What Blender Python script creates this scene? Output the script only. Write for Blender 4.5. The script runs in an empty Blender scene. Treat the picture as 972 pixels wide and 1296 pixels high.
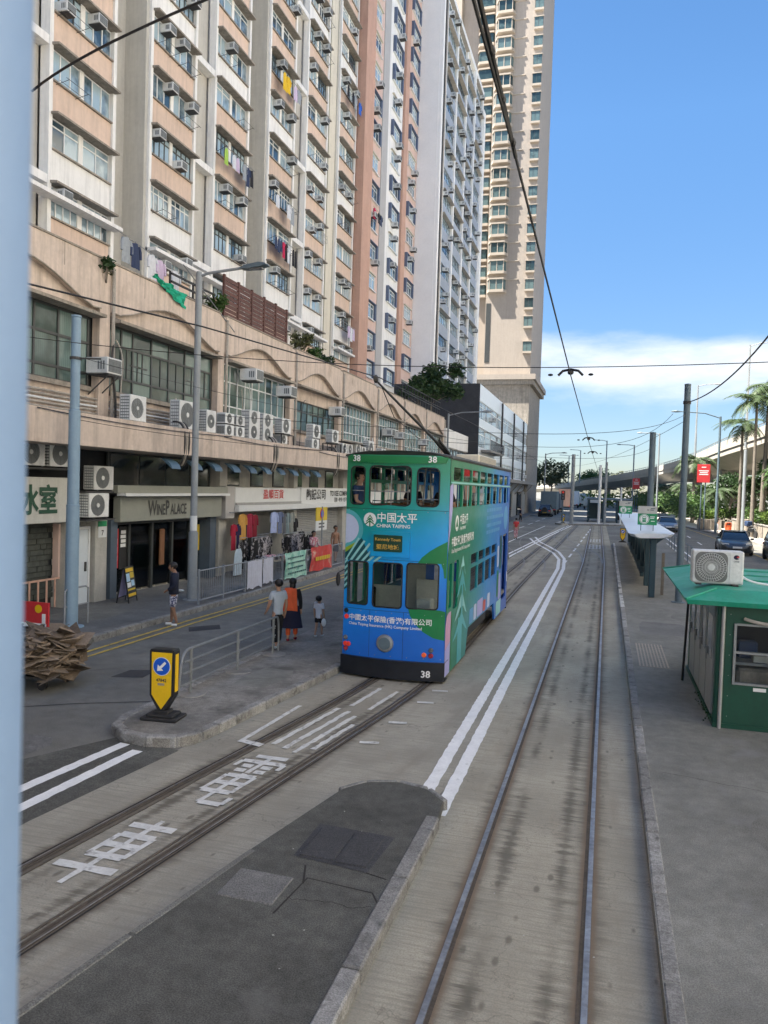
import bpy, bmesh, math, random
from mathutils import Vector, Matrix, noise
D = bpy.data
S = bpy.context.scene
COL = S.collection
rnd = random.Random(11)
rad = math.radians
PI = math.pi

# ------------------------------------------------------------------ camera
EYE = 3.5
def camera():
    yaw, pitch, roll = rad(16.15), rad(-1.87), 0.031
    f = Vector((-math.sin(yaw) * math.cos(pitch), math.cos(yaw) * math.cos(pitch), math.sin(pitch)))
    r = Vector((math.cos(yaw), math.sin(yaw), 0))
    u = r.cross(f)
    r2 = r * math.cos(roll) + u * math.sin(roll)
    u2 = u * math.cos(roll) - r * math.sin(roll)
    c = D.cameras.new('camera')
    o = D.objects.new('camera', c)
    COL.objects.link(o)
    o.matrix_world = Matrix(((r2.x, u2.x, -f.x, 0), (r2.y, u2.y, -f.y, 0), (r2.z, u2.z, -f.z, EYE), (0, 0, 0, 1)))
    c.sensor_fit = 'VERTICAL'
    c.sensor_height = 36
    c.sensor_width = 27
    c.lens = 36 * 973 / 1296
    c.clip_start = 0.05
    c.clip_end = 6000
    c.dof.use_dof = True
    c.dof.focus_distance = 22
    c.dof.aperture_fstop = c.lens / 3.4
    S.camera = o
camera()

# ------------------------------------------------------------------ light
SUN_EL, SUN_AZ = rad(61), rad(66)       # azimuth measured from -Y towards -X
def lights():
    w = D.worlds.new('World')
    S.world = w
    w.use_nodes = True
    N, L = w.node_tree.nodes, w.node_tree.links
    N.clear()
    out = N.new('ShaderNodeOutputWorld')
    bg = N.new('ShaderNodeBackground')
    sky = N.new('ShaderNodeTexSky')
    sky.sky_type = 'NISHITA'
    sky.sun_disc = False
    sky.sun_elevation = SUN_EL
    sky.sun_rotation = PI + SUN_AZ
    sky.air_density = 1.0
    sky.dust_density = 0.2
    sky.ozone_density = 1.6
    tc = N.new('ShaderNodeTexCoord')
    sep = N.new('ShaderNodeSeparateXYZ')
    L.new(tc.outputs['Generated'], sep.inputs[0])
    mp = N.new('ShaderNodeMapping')
    mp.inputs['Scale'].default_value = (1, 1, 3.6)
    L.new(tc.outputs['Generated'], mp.inputs[0])
    nz = N.new('ShaderNodeTexNoise')
    nz.inputs['Scale'].default_value = 4.2
    nz.inputs['Detail'].default_value = 7
    nz.inputs['Roughness'].default_value = 0.58
    L.new(mp.outputs[0], nz.inputs['Vector'])
    band = N.new('ShaderNodeValToRGB')      # cloud amount against height above the horizon
    e = band.color_ramp.elements
    e[0].position, e[0].color = 0.0, (0.0, 0.0, 0.0, 1)
    e[1].position, e[1].color = 1.0, (0.1, 0.1, 0.1, 1)
    for p, v in ((0.085, 0.10), (0.118, 0.38), (0.15, 0.56), (0.175, 0.5), (0.205, 0.18), (0.25, 0.0)):
        k = e.new(p)
        k.color = (v, v, v, 1)
    e[-1].color = (0, 0, 0, 1)
    L.new(sep.outputs['Z'], band.inputs[0])
    add = N.new('ShaderNodeMath'); add.operation = 'ADD'
    L.new(nz.outputs['Fac'], add.inputs[0]); L.new(band.outputs[0], add.inputs[1])
    mr = N.new('ShaderNodeMapRange')
    mr.inputs['From Min'].default_value = 0.76
    mr.inputs['From Max'].default_value = 1.28
    mr.interpolation_type = 'SMOOTHSTEP'
    L.new(add.outputs[0], mr.inputs['Value'])
    mix = N.new('ShaderNodeMix'); mix.data_type = 'RGBA'
    L.new(mr.outputs[0], mix.inputs['Factor'])
    hs = N.new('ShaderNodeHueSaturation')
    hs.inputs['Saturation'].default_value = 1.22
    hs.inputs['Value'].default_value = 1.0
    L.new(sky.outputs[0], hs.inputs['Color'])
    hz = N.new('ShaderNodeMapRange')
    hz.inputs['From Max'].default_value = 0.42
    L.new(sep.outputs['Z'], hz.inputs['Value'])
    hc = N.new('ShaderNodeMix'); hc.data_type = 'RGBA'
    hc.inputs[6].default_value = (0.42, 0.455, 0.56, 1)
    hc.inputs[7].default_value = (1, 1, 1, 1)
    L.new(hz.outputs[0], hc.inputs['Factor'])
    hv = N.new('ShaderNodeVectorMath'); hv.operation = 'MULTIPLY'
    L.new(hs.outputs[0], hv.inputs[0]); L.new(hc.outputs[2], hv.inputs[1])
    L.new(hv.outputs[0], mix.inputs[6])
    mix.inputs[7].default_value = (4.9, 5.0, 5.1, 1)
    L.new(mix.outputs[2], bg.inputs['Color'])
    bg.inputs['Strength'].default_value = 0.064
    L.new(bg.outputs[0], out.inputs[0])
    l = D.lights.new('sun', 'SUN')
    l.energy = 5.0
    l.angle = rad(0.5)
    l.color = (1, 0.94, 0.85)
    o = D.objects.new('sun', l)
    COL.objects.link(o)
    d = Vector((-math.sin(SUN_AZ) * math.cos(SUN_EL), -math.cos(SUN_AZ) * math.cos(SUN_EL), math.sin(SUN_EL)))
    o.rotation_euler = d.to_track_quat('Z', 'Y').to_euler()
    o.location = (0, -20, 60)
lights()
S.view_settings.view_transform = 'Standard'
S.view_settings.look = 'None'
S.view_settings.gamma = 1
S.view_settings.exposure = 1.95
S.cycles.max_bounces = 6
S.cycles.diffuse_bounces = 3
S.cycles.glossy_bounces = 3
S.cycles.transmission_bounces = 4
S.cycles.transparent_max_bounces = 12

# ------------------------------------------------------------------ helpers
class MB:
    """Collects simple shapes and links them as one mesh object."""
    def __init__(s):
        s.v, s.f = [], []
    def add(s, vs, fs):
        n = len(s.v)
        s.v += [tuple(v) for v in vs]
        s.f += [tuple(i + n for i in q) for q in fs]
        return s
    def box(s, x0, x1, y0, y1, z0, z1, m=None):
        vs = [(x, y, z) for z in (z0, z1) for y in (y0, y1) for x in (x0, x1)]
        if m is not None:
            vs = [m @ Vector(v) for v in vs]
        return s.add(vs, [(0, 2, 3, 1), (4, 5, 7, 6), (0, 1, 5, 4), (2, 6, 7, 3), (0, 4, 6, 2), (1, 3, 7, 5)])
    def cbox(s, x0, x1, y0, y1, z0, z1, c=0.02, m=None):
        """box with every edge chamfered by c"""
        vs, X, Y, Z = [], (x0, x1), (y0, y1), (z0, z1)
        for k in range(8):
            sx, sy, sz = k & 1, (k >> 1) & 1, k >> 2
            ix, iy, iz = (1, -1)[sx] * c, (1, -1)[sy] * c, (1, -1)[sz] * c
            x, y, z = X[sx], Y[sy], Z[sz]
            vs += [(x, y + iy, z + iz), (x + ix, y, z + iz), (x + ix, y + iy, z)]
        if m is not None:
            vs = [m @ Vector(v) for v in vs]
        I = lambda a, b, d, t: 3 * (a + 2 * b + 4 * d) + t
        fs = []
        fs += [(I(0, 0, 0, 0), I(0, 0, 1, 0), I(0, 1, 1, 0), I(0, 1, 0, 0)), (I(1, 0, 0, 0), I(1, 1, 0, 0), I(1, 1, 1, 0), I(1, 0, 1, 0))]
        fs += [(I(0, 0, 0, 1), I(1, 0, 0, 1), I(1, 0, 1, 1), I(0, 0, 1, 1)), (I(0, 1, 0, 1), I(0, 1, 1, 1), I(1, 1, 1, 1), I(1, 1, 0, 1))]
        fs += [(I(0, 0, 0, 2), I(0, 1, 0, 2), I(1, 1, 0, 2), I(1, 0, 0, 2)), (I(0, 0, 1, 2), I(1, 0, 1, 2), I(1, 1, 1, 2), I(0, 1, 1, 2))]
        for a in (0, 1):
            for b in (0, 1):
                q = (I(a, b, 0, 0), I(a, b, 0, 1), I(a, b, 1, 1), I(a, b, 1, 0)); fs.append(q if a == b else q[::-1])
                q = (I(a, 0, b, 0), I(a, 1, b, 0), I(a, 1, b, 2), I(a, 0, b, 2)); fs.append(q if a != b else q[::-1])
                q = (I(0, a, b, 1), I(1, a, b, 1), I(1, a, b, 2), I(0, a, b, 2)); fs.append(q if a == b else q[::-1])
        for k in range(8):
            q = (3 * k, 3 * k + 1, 3 * k + 2)
            fs.append(q)
        return s.add(vs, fs)
    def quad(s, *p):
        return s.add(p, [tuple(range(len(p)))])
    def tube(s, pts, r, n=8, caps=True, r1=None):
        pts = [Vector(p) for p in pts]
        m = len(pts)
        vs, fs = [], []
        up = None
        for i, p in enumerate(pts):
            d = (pts[min(i + 1, m - 1)] - pts[max(i - 1, 0)]).normalized()
            if up is None:
                up = Vector((0, 0, 1)) if abs(d.z) < 0.9 else Vector((0, 1, 0))
            a = d.cross(up)
            if a.length < 1e-4:
                a = d.cross(Vector((1, 0, 0)))
            a.normalize()
            b = a.cross(d).normalized()
            up = b
            rr = r if r1 is None else r + (r1 - r) * i / (m - 1)
            if isinstance(r, (list, tuple)):
                rr = r[i]
            for k in range(n):
                t = 2 * PI * k / n
                vs.append(p + a * math.cos(t) * rr + b * math.sin(t) * rr)
        for i in range(m - 1):
            for k in range(n):
                k2 = (k + 1) % n
                fs.append((i * n + k, i * n + k2, (i + 1) * n + k2, (i + 1) * n + k))
        if caps:
            fs.append(tuple(range(n))[::-1])
            fs.append(tuple((m - 1) * n + k for k in range(n)))
        return s.add(vs, fs)
    def cyl(s, p0, p1, r0, r1=None, n=12):
        return s.tube([p0, p1], r0, n, True, r0 if r1 is None else r1)
    def lathe(s, prof, c, axis='z', n=16):
        vs, fs = [], []
        for (r, h) in prof:
            for k in range(n):
                t = 2 * PI * k / n
                a, b = r * math.cos(t), r * math.sin(t)
                vs.append({'z': (c[0] + a, c[1] + b, c[2] + h), 'y': (c[0] + a, c[1] + h, c[2] + b), 'x': (c[0] + h, c[1] + a, c[2] + b)}[axis])
        m = len(prof)
        for i in range(m - 1):
            for k in range(n):
                k2 = (k + 1) % n
                fs.append((i * n + k, i * n + k2, (i + 1) * n + k2, (i + 1) * n + k))
        fs.append(tuple(range(n))[::-1])
        fs.append(tuple((m - 1) * n + k for k in range(n)))
        return s.add(vs, fs)
    def ball(s, c, r, n=10, sx=1, sy=1, sz=1):
        prof = [(max(0.001, math.sin(PI * i / (n // 2 + 1))) * r, -math.cos(PI * i / (n // 2 + 1)) * r) for i in range(n // 2 + 2)]
        k = len(s.v)
        s.lathe(prof, (0, 0, 0), 'z', n)
        for i in range(k, len(s.v)):
            v = s.v[i]
            s.v[i] = (c[0] + v[0] * sx, c[1] + v[1] * sy, c[2] + v[2] * sz)
        return s
    def prism(s, poly, axis, a, b):
        """2D polygon extruded between a and b: axis x -> (y,z), y -> (x,z), z -> (x,y)"""
        P = {'x': lambda p, h: (h, p[0], p[1]), 'y': lambda p, h: (p[0], h, p[1]), 'z': lambda p, h: (p[0], p[1], h)}[axis]
        n = len(poly)
        vs = [P(p, a) for p in poly] + [P(p, b) for p in poly]
        fs = [tuple(range(n))[::-1], tuple(range(n, 2 * n))] + [(i, (i + 1) % n, n + (i + 1) % n, n + i) for i in range(n)]
        return s.add(vs, fs)
    def ribbon(s, pts, w, z, z2=None):
        """flat strip along (x,y) points; with z2 a strip of that thickness"""
        m = len(pts)
        L, R = [], []
        for i in range(m):
            a, b = Vector(pts[max(i - 1, 0)][:2]), Vector(pts[min(i + 1, m - 1)][:2])
            d = (b - a).normalized()
            q = Vector((d.y, -d.x)) * w / 2
            p = Vector(pts[i][:2])
            L.append(p - q); R.append(p + q)
        zz = [z] if z2 is None else [z, z2]
        vs = [(p.x, p.y, h) for h in zz for p in L + R]
        top = (len(zz) - 1) * 2 * m
        fs = [(top + i, top + m + i, top + m + i + 1, top + i + 1) for i in range(m - 1)]
        if z2 is not None:
            for i in range(m - 1):
                fs += [(i, i + 1, top + i + 1, top + i), (m + i + 1, m + i, top + m + i, top + m + i + 1)]
            fs += [(0, top, top + m, m), (m - 1, 2 * m - 1, top + 2 * m - 1, top + m - 1)]
        return s.add(vs, fs)
    def build(s, name, mat, parent=None, smooth=False, world=True, sharp=None, norm=True):
        off = Vector((0, 0, 0))
        if parent is not None and world:
            r = parent
            while r.parent is not None:
                r = r.parent
            off = r.location
        me = D.meshes.new(name)
        me.from_pydata([(v[0] - off.x, v[1] - off.y, v[2] - off.z) for v in s.v], [], s.f)
        if norm:
            bm = bmesh.new(); bm.from_mesh(me)
            bmesh.ops.recalc_face_normals(bm, faces=bm.faces)
            bm.to_mesh(me); bm.free()
        return link(name, me, mat, parent, smooth, sharp)

def link(name, me, mat, parent=None, smooth=False, sharp=None):
    for m in (mat if isinstance(mat, (list, tuple)) else [mat]):
        if m is not None:
            me.materials.append(m)
    if smooth:
        me.shade_smooth()
        me.set_sharp_from_angle(angle=rad(sharp or 40))
    o = D.objects.new(name, me)
    COL.objects.link(o)
    if parent is not None:
        o.parent = parent
    return o

def tag(o, label=None, cat=None, group=None, kind=None):
    if label: o['label'] = label
    if cat: o['category'] = cat
    if group: o['group'] = group
    if kind: o['kind'] = kind
    return o
def thing(name, label, cat, loc=(0, 0, 0), rz=0, group=None):
    o = D.objects.new(name, None)
    COL.objects.link(o)
    o.empty_display_size = 0.1
    o.location = loc
    o.rotation_euler = (0, 0, rz)
    return tag(o, label, cat, group)
def dup(o, loc=None, rz=None, label=None, group=None, parent=None, scale=None):
    c = o.copy()
    COL.objects.link(c)
    if parent is not None: c.parent = parent
    if loc is not None: c.location = loc
    if rz is not None: c.rotation_euler = (0, 0, rz)
    if scale is not None: c.scale = scale
    if label: c['label'] = label
    if group: c['group'] = group
    for ch in list(o.children):
        dup(ch, parent=c)
    return c
def struct(mb, name, mat, **k):
    return tag(mb.build(name, mat, **k), kind='structure')

def panel_mesh(outer, holes, thick, bisect=()):
    """2D outline with holes -> extruded panel in (u, v) with depth w from 0 to thick; bisect = u positions to cut"""
    bm = bmesh.new()
    es = []
    for loop in [outer] + holes:
        vs = [bm.verts.new((p[0], p[1], 0)) for p in loop]
        es += [bm.edges.new((vs[i], vs[(i + 1) % len(vs)])) for i in range(len(vs))]
    bmesh.ops.triangle_fill(bm, use_beauty=True, edges=es, normal=(0, 0, 1))
    for b in bisect:
        bmesh.ops.bisect_plane(bm, geom=bm.verts[:] + bm.edges[:] + bm.faces[:], plane_co=(b, 0, 0), plane_no=(1, 0, 0))
    if thick:
        r = bmesh.ops.extrude_face_region(bm, geom=bm.faces[:])
        for v in r['geom']:
            if isinstance(v, bmesh.types.BMVert):
                v.co.z += thick
        bmesh.ops.recalc_face_normals(bm, faces=bm.faces)
    bm.verts.index_update()
    vs = [tuple(v.co) for v in bm.verts]
    fs = [tuple(v.index for v in f.verts) for f in bm.faces]
    bm.free()
    return vs, fs
def rrect(u0, u1, v0, v1, r, n=3):
    out = []
    for cx, cy, a in ((u1 - r, v1 - r, 0), (u0 + r, v1 - r, 90), (u0 + r, v0 + r, 180), (u1 - r, v0 + r, 270)):
        for k in range(n + 1):
            t = rad(a + 90 * k / n)
            out.append((cx + r * math.cos(t), cy + r * math.sin(t)))
    return out

TEXTS = []
def text(body, size, mat, origin, u, v, parent, name='lettering', align='CENTER', depth=0.004, bold=0.0, wide=1.0, bend=None):
    """queues lettering: origin = baseline anchor, u = reading direction, v = up"""
    c = D.curves.new('text', 'FONT')
    c.body = body
    c.size = size
    c.align_x = align
    c.resolution_u = 2
    c.offset = bold * size
    o = D.objects.new('text', c)
    COL.objects.link(o)
    TEXTS.append((o, mat, Vector(origin), Vector(u) * wide, Vector(v), depth, parent, name, bend))
def flush_texts():
    dg = bpy.context.evaluated_depsgraph_get()
    for o, mat, org, u, v, depth, parent, name, bend in TEXTS:
        me = D.meshes.new_from_object(o.evaluated_get(dg))
        w = u.cross(v).normalized()
        r = parent
        while r.parent is not None:
            r = r.parent
        for p in me.vertices:
            q = org + u * p.co.x + v * p.co.y + w * (depth)
            if bend: q = bend(q)
            p.co = q - r.location
        me.materials.clear()
        link(name, me, mat, parent)
        c = o.data
        D.objects.remove(o)
        D.curves.remove(c)
    TEXTS.clear()

# ------------------------------------------------------------------ materials
def mat(name, col, rough=0.75, var=0.12, scale=6.0, bump=0.0, bscale=None, metal=0.0, spec=None, per=0.0, stain=None, emit=None, streak=0.0, speck=0.0):
    """painted or mineral surface: base colour with noise, optional per-object change, stains, vertical streaks and relief"""
    m = D.materials.new(name)
    m.use_nodes = True
    N, L = m.node_tree.nodes, m.node_tree.links
    b = N['Principled BSDF']
    b.inputs['Roughness'].default_value = rough
    b.inputs['Metallic'].default_value = metal
    if spec is not None: b.inputs['Specular IOR Level'].default_value = spec
    tc = N.new('ShaderNodeNewGeometry')
    src = None
    def ns(sc, det=5, rgh=0.6, vec=None):
        n = N.new('ShaderNodeTexNoise')
        n.inputs['Scale'].default_value = sc
        n.inputs['Detail'].default_value = det
        n.inputs['Roughness'].default_value = rgh
        L.new(vec or tc.outputs['Position'], n.inputs['Vector'])
        return n.outputs['Fac']
    def mul(colsock, fac, lo, hi, f0=0.3, f1=0.7):
        r = N.new('ShaderNodeMapRange')
        r.inputs['From Min'].default_value = f0
        r.inputs['From Max'].default_value = f1
        r.inputs['To Min'].default_value = lo
        r.inputs['To Max'].default_value = hi
        L.new(fac, r.inputs['Value'])
        x = N.new('ShaderNodeVectorMath'); x.operation = 'SCALE'
        if isinstance(colsock, tuple): x.inputs[0].default_value = colsock
        else: L.new(colsock, x.inputs[0])
        L.new(r.outputs[0], x.inputs['Scale'])
        return x.outputs[0]
    c = tuple(col[:3])
    if var:
        c = mul(c, ns(scale), 1 - var, 1 + var)
        c = mul(c, ns(scale * 7, 3), 1 - var * 0.7, 1 + var * 0.7)
    if speck:
        c = mul(c, ns(95, 2, 0.5), 1 - speck, 1 + speck, 0.38, 0.62)
        c = mul(c, ns(0.23, 4, 0.6), 1 - speck * 0.5, 1 + speck * 0.5, 0.36, 0.64)
    if streak:
        mp = N.new('ShaderNodeMapping')
        mp.inputs['Scale'].default_value = (3.0, 3.0, 0.22)
        L.new(tc.outputs['Position'], mp.inputs[0])
        c = mul(c, ns(1.6, 6, 0.65, mp.outputs[0]), 1 - streak, 1.04, 0.28, 0.56)
    if stain:
        scol, sscale, lo, hi = stain
        r = N.new('ShaderNodeMapRange')
        r.inputs['From Min'].default_value = lo; r.inputs['From Max'].default_value = hi
        L.new(ns(sscale, 6, 0.65), r.inputs['Value'])
        x = N.new('ShaderNodeMix'); x.data_type = 'RGBA'
        L.new(r.outputs[0], x.inputs['Factor'])
        if isinstance(c, tuple): x.inputs[6].default_value = (*c, 1)
        else: L.new(c, x.inputs[6])
        x.inputs[7].default_value = (*scol, 1)
        c = x.outputs[2]
    if per:
        oi = N.new('ShaderNodeObjectInfo')
        c = mul(c, oi.outputs['Random'], 1 - per, 1 + per, 0, 1)
    if isinstance(c, tuple): b.inputs['Base Color'].default_value = (*c, 1)
    else: L.new(c, b.inputs['Base Color'])
    if bump:
        bp = N.new('ShaderNodeBump')
        bp.inputs['Strength'].default_value = 0.6
        bp.inputs['Distance'].default_value = bump
        L.new(ns(bscale or scale * 5, 4), bp.inputs['Height'])
        L.new(bp.outputs[0], b.inputs['Normal'])
    if emit:
        b.inputs['Emission Color'].default_value = (*emit[:3], 1)
        b.inputs['Emission Strength'].default_value = emit[3]
    return m

M = {}
def mm(k, *a, **kw):
    M[k] = mat(k, *a, **kw)
    return M[k]
mm('asphalt_dark', (0.086, 0.085, 0.074), 0.9, 0.3, 1.1, 0.004, 60, stain=((0.16, 0.155, 0.14), 0.8, 0.6, 0.75), speck=0.35)
mm('asphalt_road', (0.172, 0.168, 0.148), 0.85, 0.2, 0.5, 0.004, 70, stain=((0.10, 0.097, 0.09), 0.35, 0.52, 0.7), speck=0.35)
mm('asphalt_patch', (0.05, 0.05, 0.052), 0.8, 0.15, 3, 0.003, 80, speck=0.35)
mm('asphalt_platform', (0.19, 0.188, 0.166), 0.85, 0.2, 0.9, 0.004, 60, stain=((0.22, 0.22, 0.215), 1.3, 0.55, 0.75), speck=0.24)
mm('pavement', (0.15, 0.147, 0.138), 0.8, 0.18, 1.2, 0.003, 50, stain=((0.09, 0.088, 0.083), 0.9, 0.55, 0.72), speck=0.35)
mm('island_top', (0.21, 0.2, 0.18), 0.9, 0.25, 1.4, 0.004, 50, stain=((0.11, 0.105, 0.095), 1.0, 0.5, 0.66), speck=0.35)
mm('concrete', (0.26, 0.25, 0.23), 0.85, 0.15, 2, 0.003, 40, streak=0.3)
mm('concrete_light', (0.44, 0.41, 0.36), 0.85, 0.08, 0.6, 0.003, 20, streak=0.12)
mm('kerb', (0.24, 0.235, 0.22), 0.85, 0.25, 5, 0.006, 40, per=0.18, stain=((0.10, 0.097, 0.09), 7, 0.54, 0.68), speck=0.25)
mm('kerb_white', (0.55, 0.55, 0.52), 0.8, 0.2, 6, 0.004, 40, stain=((0.18, 0.175, 0.165), 5, 0.5, 0.6))
mm('steel', (0.36, 0.355, 0.35), 0.5, 0.3, 2.5, metal=0.75, stain=((0.20, 0.165, 0.13), 5, 0.56, 0.72))
mm('groove_brown', (0.075, 0.06, 0.045), 0.9, 0.3, 6)
mm('slab_white', (0.86, 0.85, 0.83), 0.8, 0.03, 0.8)
mm('rail_dark', (0.15, 0.132, 0.112), 0.45, 0.2, 6, metal=0.6)
mm('groove', (0.025, 0.022, 0.02), 0.9)
mm('white_paint', (0.80, 0.80, 0.78), 0.7, 0.08, 5, stain=((0.42, 0.42, 0.4), 9, 0.62, 0.74))
mm('worn_paint', (0.62, 0.62, 0.59), 0.8, 0.12, 5, stain=((0.3, 0.29, 0.27), 9, 0.54, 0.68))
mm('yellow_paint', (0.62, 0.43, 0.08), 0.75, 0.12, 6, stain=((0.2, 0.17, 0.1), 8, 0.56, 0.68))
mm('podium_pink', (0.59, 0.49, 0.415), 0.85, 0.09, 1.2, 0.003, 30, streak=0.32, stain=((0.40, 0.315, 0.25), 0.9, 0.55, 0.72))
mm('hood_conc', (0.30, 0.265, 0.22), 0.9, 0.2, 3, 0.004, 30, streak=0.35)
mm('tower_peach', (0.64, 0.49, 0.39), 0.85, 0.06, 0.6, streak=0.14, per=0.06)
mm('tower_white', (0.80, 0.79, 0.76), 0.8, 0.04, 0.8, streak=0.16)
mm('tower_grey', (0.50, 0.48, 0.43), 0.85, 0.06, 0.8, streak=0.1)
mm('tower_cream', (0.66, 0.61, 0.50), 0.85, 0.05, 0.8, streak=0.1)
mm('tower_pink', (0.64, 0.47, 0.40), 0.85, 0.05, 0.6, streak=0.08)
mm('pilaster_brown', (0.52, 0.32, 0.24), 0.85, 0.06, 0.8, streak=0.12)
mm('pilaster_grey', (0.43, 0.42, 0.41), 0.85, 0.06, 0.8)
mm('beige', (0.37, 0.32, 0.27), 0.85, 0.05, 0.5, streak=0.06)
mm('beige_light', (0.44, 0.38, 0.31), 0.85, 0.04, 0.5)
mm('panel_blue', (0.33, 0.37, 0.43), 0.75, 0.08, 0.8, per=0.12)
mm('black_wall', (0.035, 0.038, 0.045), 0.8, 0.2, 1)
mm('frame_white', (0.70, 0.72, 0.72), 0.5, 0.05, 4)
mm('frame_dark', (0.045, 0.05, 0.05), 0.5, 0.1, 4)
mm('shutter_blue', (0.10, 0.13, 0.20), 0.6, 0.1, 4)
mm('ac_white', (0.66, 0.67, 0.66), 0.5, 0.1, 5, per=0.12, streak=0.1)
mm('ac_grille', (0.16, 0.175, 0.18), 0.6, 0.15, 6, per=0.2)
mm('ac_fan', (0.16, 0.165, 0.16), 0.6, 0.15, 6)
mm('pipe_grey', (0.36, 0.33, 0.29), 0.7, 0.2, 4)
mm('pipe_dark', (0.05, 0.05, 0.05), 0.7, 0.2, 4)
mm('pole_grey', (0.26, 0.285, 0.30), 0.55, 0.08, 3, streak=0.1)
mm('pole_blue', (0.21, 0.31, 0.40), 0.5, 0.06, 3, streak=0.1)
mm('pole_dark', (0.10, 0.145, 0.175), 0.55, 0.1, 3)
mm('galv', (0.27, 0.285, 0.29), 0.45, 0.15, 8, metal=0.5)
mm('rail_grey', (0.26, 0.28, 0.30), 0.5, 0.1, 5)
mm('wire', (0.012, 0.012, 0.013), 0.6, 0)
mm('black', (0.012, 0.013, 0.014), 0.55, 0.1, 6)
mm('rubber', (0.02, 0.02, 0.021), 0.75, 0.15, 8, bump=0.002)
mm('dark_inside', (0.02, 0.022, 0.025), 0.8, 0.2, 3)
mm('stone_dark', (0.055, 0.062, 0.055), 0.85, 0.25, 6, per=0.3)
mm('door_white', (0.60, 0.66, 0.70), 0.5, 0.04, 3)
mm('stone_pale', (0.42, 0.41, 0.37), 0.8, 0.1, 3, streak=0.15)
mm('sign_white', (0.70, 0.72, 0.72), 0.4, 0.03, 4)
mm('cafe_board', (0.50, 0.50, 0.46), 0.6, 0.06, 3, streak=0.1)
mm('green_letter', (0.015, 0.07, 0.04), 0.5, 0.05)
mm('sign_olive', (0.27, 0.28, 0.24), 0.5, 0.05, 3)
mm('letter_dark', (0.045, 0.045, 0.045), 0.4, 0)
mm('slate_blue', (0.085, 0.115, 0.15), 0.5, 0.1, 3)
mm('awning_blue', (0.07, 0.13, 0.19), 0.55, 0.15, 5, per=0.2)
mm('shutter_grey', (0.36, 0.36, 0.35), 0.5, 0.06, 3, metal=0.2, streak=0.1)
mm('red', (0.55, 0.035, 0.04), 0.5, 0.08, 4)
mm('red_dark', (0.30, 0.02, 0.035), 0.7, 0.15, 6)
mm('orange', (0.75, 0.12, 0.035), 0.7, 0.1, 8)
mm('yellow', (0.80, 0.50, 0.01), 0.4, 0.04, 5)
mm('sign_yellow', (0.62, 0.45, 0.03), 0.5, 0.05, 5)
mm('sign_blue', (0.01, 0.10, 0.55), 0.4, 0.03)
mm('print_white', (0.80, 0.81, 0.80), 0.5, 0)
mm('print_pale', (0.42, 0.62, 0.78), 0.5, 0)
mm('print_black', (0.02, 0.02, 0.02), 0.5, 0)
mm('print_amber', (0.50, 0.33, 0.06), 0.5, 0, emit=(1.0, 0.5, 0.05, 0.015))
mm('kiosk_green', (0.003, 0.062, 0.036), 0.5, 0.12, 2.5, streak=0.12)
mm('kiosk_roof', (0.012, 0.30, 0.185), 0.55, 0.12, 2.5, stain=((0.10, 0.36, 0.27), 1.6, 0.5, 0.7))
mm('kiosk_grey', (0.30, 0.31, 0.31), 0.5, 0.1, 3)
mm('roof_white', (0.72, 0.76, 0.79), 0.35, 0.05, 2)
mm('shelter_post', (0.02, 0.055, 0.075), 0.45, 0.1, 3)
mm('sign_green', (0.01, 0.26, 0.10), 0.45, 0.04)
mm('wood_brown', (0.10, 0.04, 0.03), 0.7, 0.2, 5, per=0.15)
mm('cloth_green', (0.01, 0.36, 0.22), 0.8, 0.15, 6)
mm('card', (0.19, 0.145, 0.105), 0.9, 0.25, 4, per=0.5)
mm('banner_red', (0.60, 0.05, 0.05), 0.6, 0.1, 4)
mm('tile_rim', (0.33, 0.28, 0.21), 0.6, 0.1, 8)
mm('seat_tan', (0.40, 0.27, 0.15), 0.7, 0.1, 6)
mm('bark', (0.19, 0.165, 0.135), 0.9, 0.2, 6, 0.01, 20)
mm('skin', (0.42, 0.245, 0.165), 0.6, 0.05, 10)
mm('skin_tan', (0.27, 0.145, 0.09), 0.6, 0.05, 10)
mm('hair', (0.012, 0.010, 0.009), 0.5, 0.1, 30)
mm('tail_red', (0.5, 0.02, 0.015), 0.3, 0, emit=(1.0, 0.10, 0.05, 0.04))
mm('tail_amber', (0.6, 0.12, 0.03), 0.3, 0, emit=(1.0, 0.15, 0.06, 0.05))
mm('lamp_glass', (0.12, 0.13, 0.14), 0.15, 0)
mm('post_blue', (0.235, 0.355, 0.55), 0.45, 0.03, 6)

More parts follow.
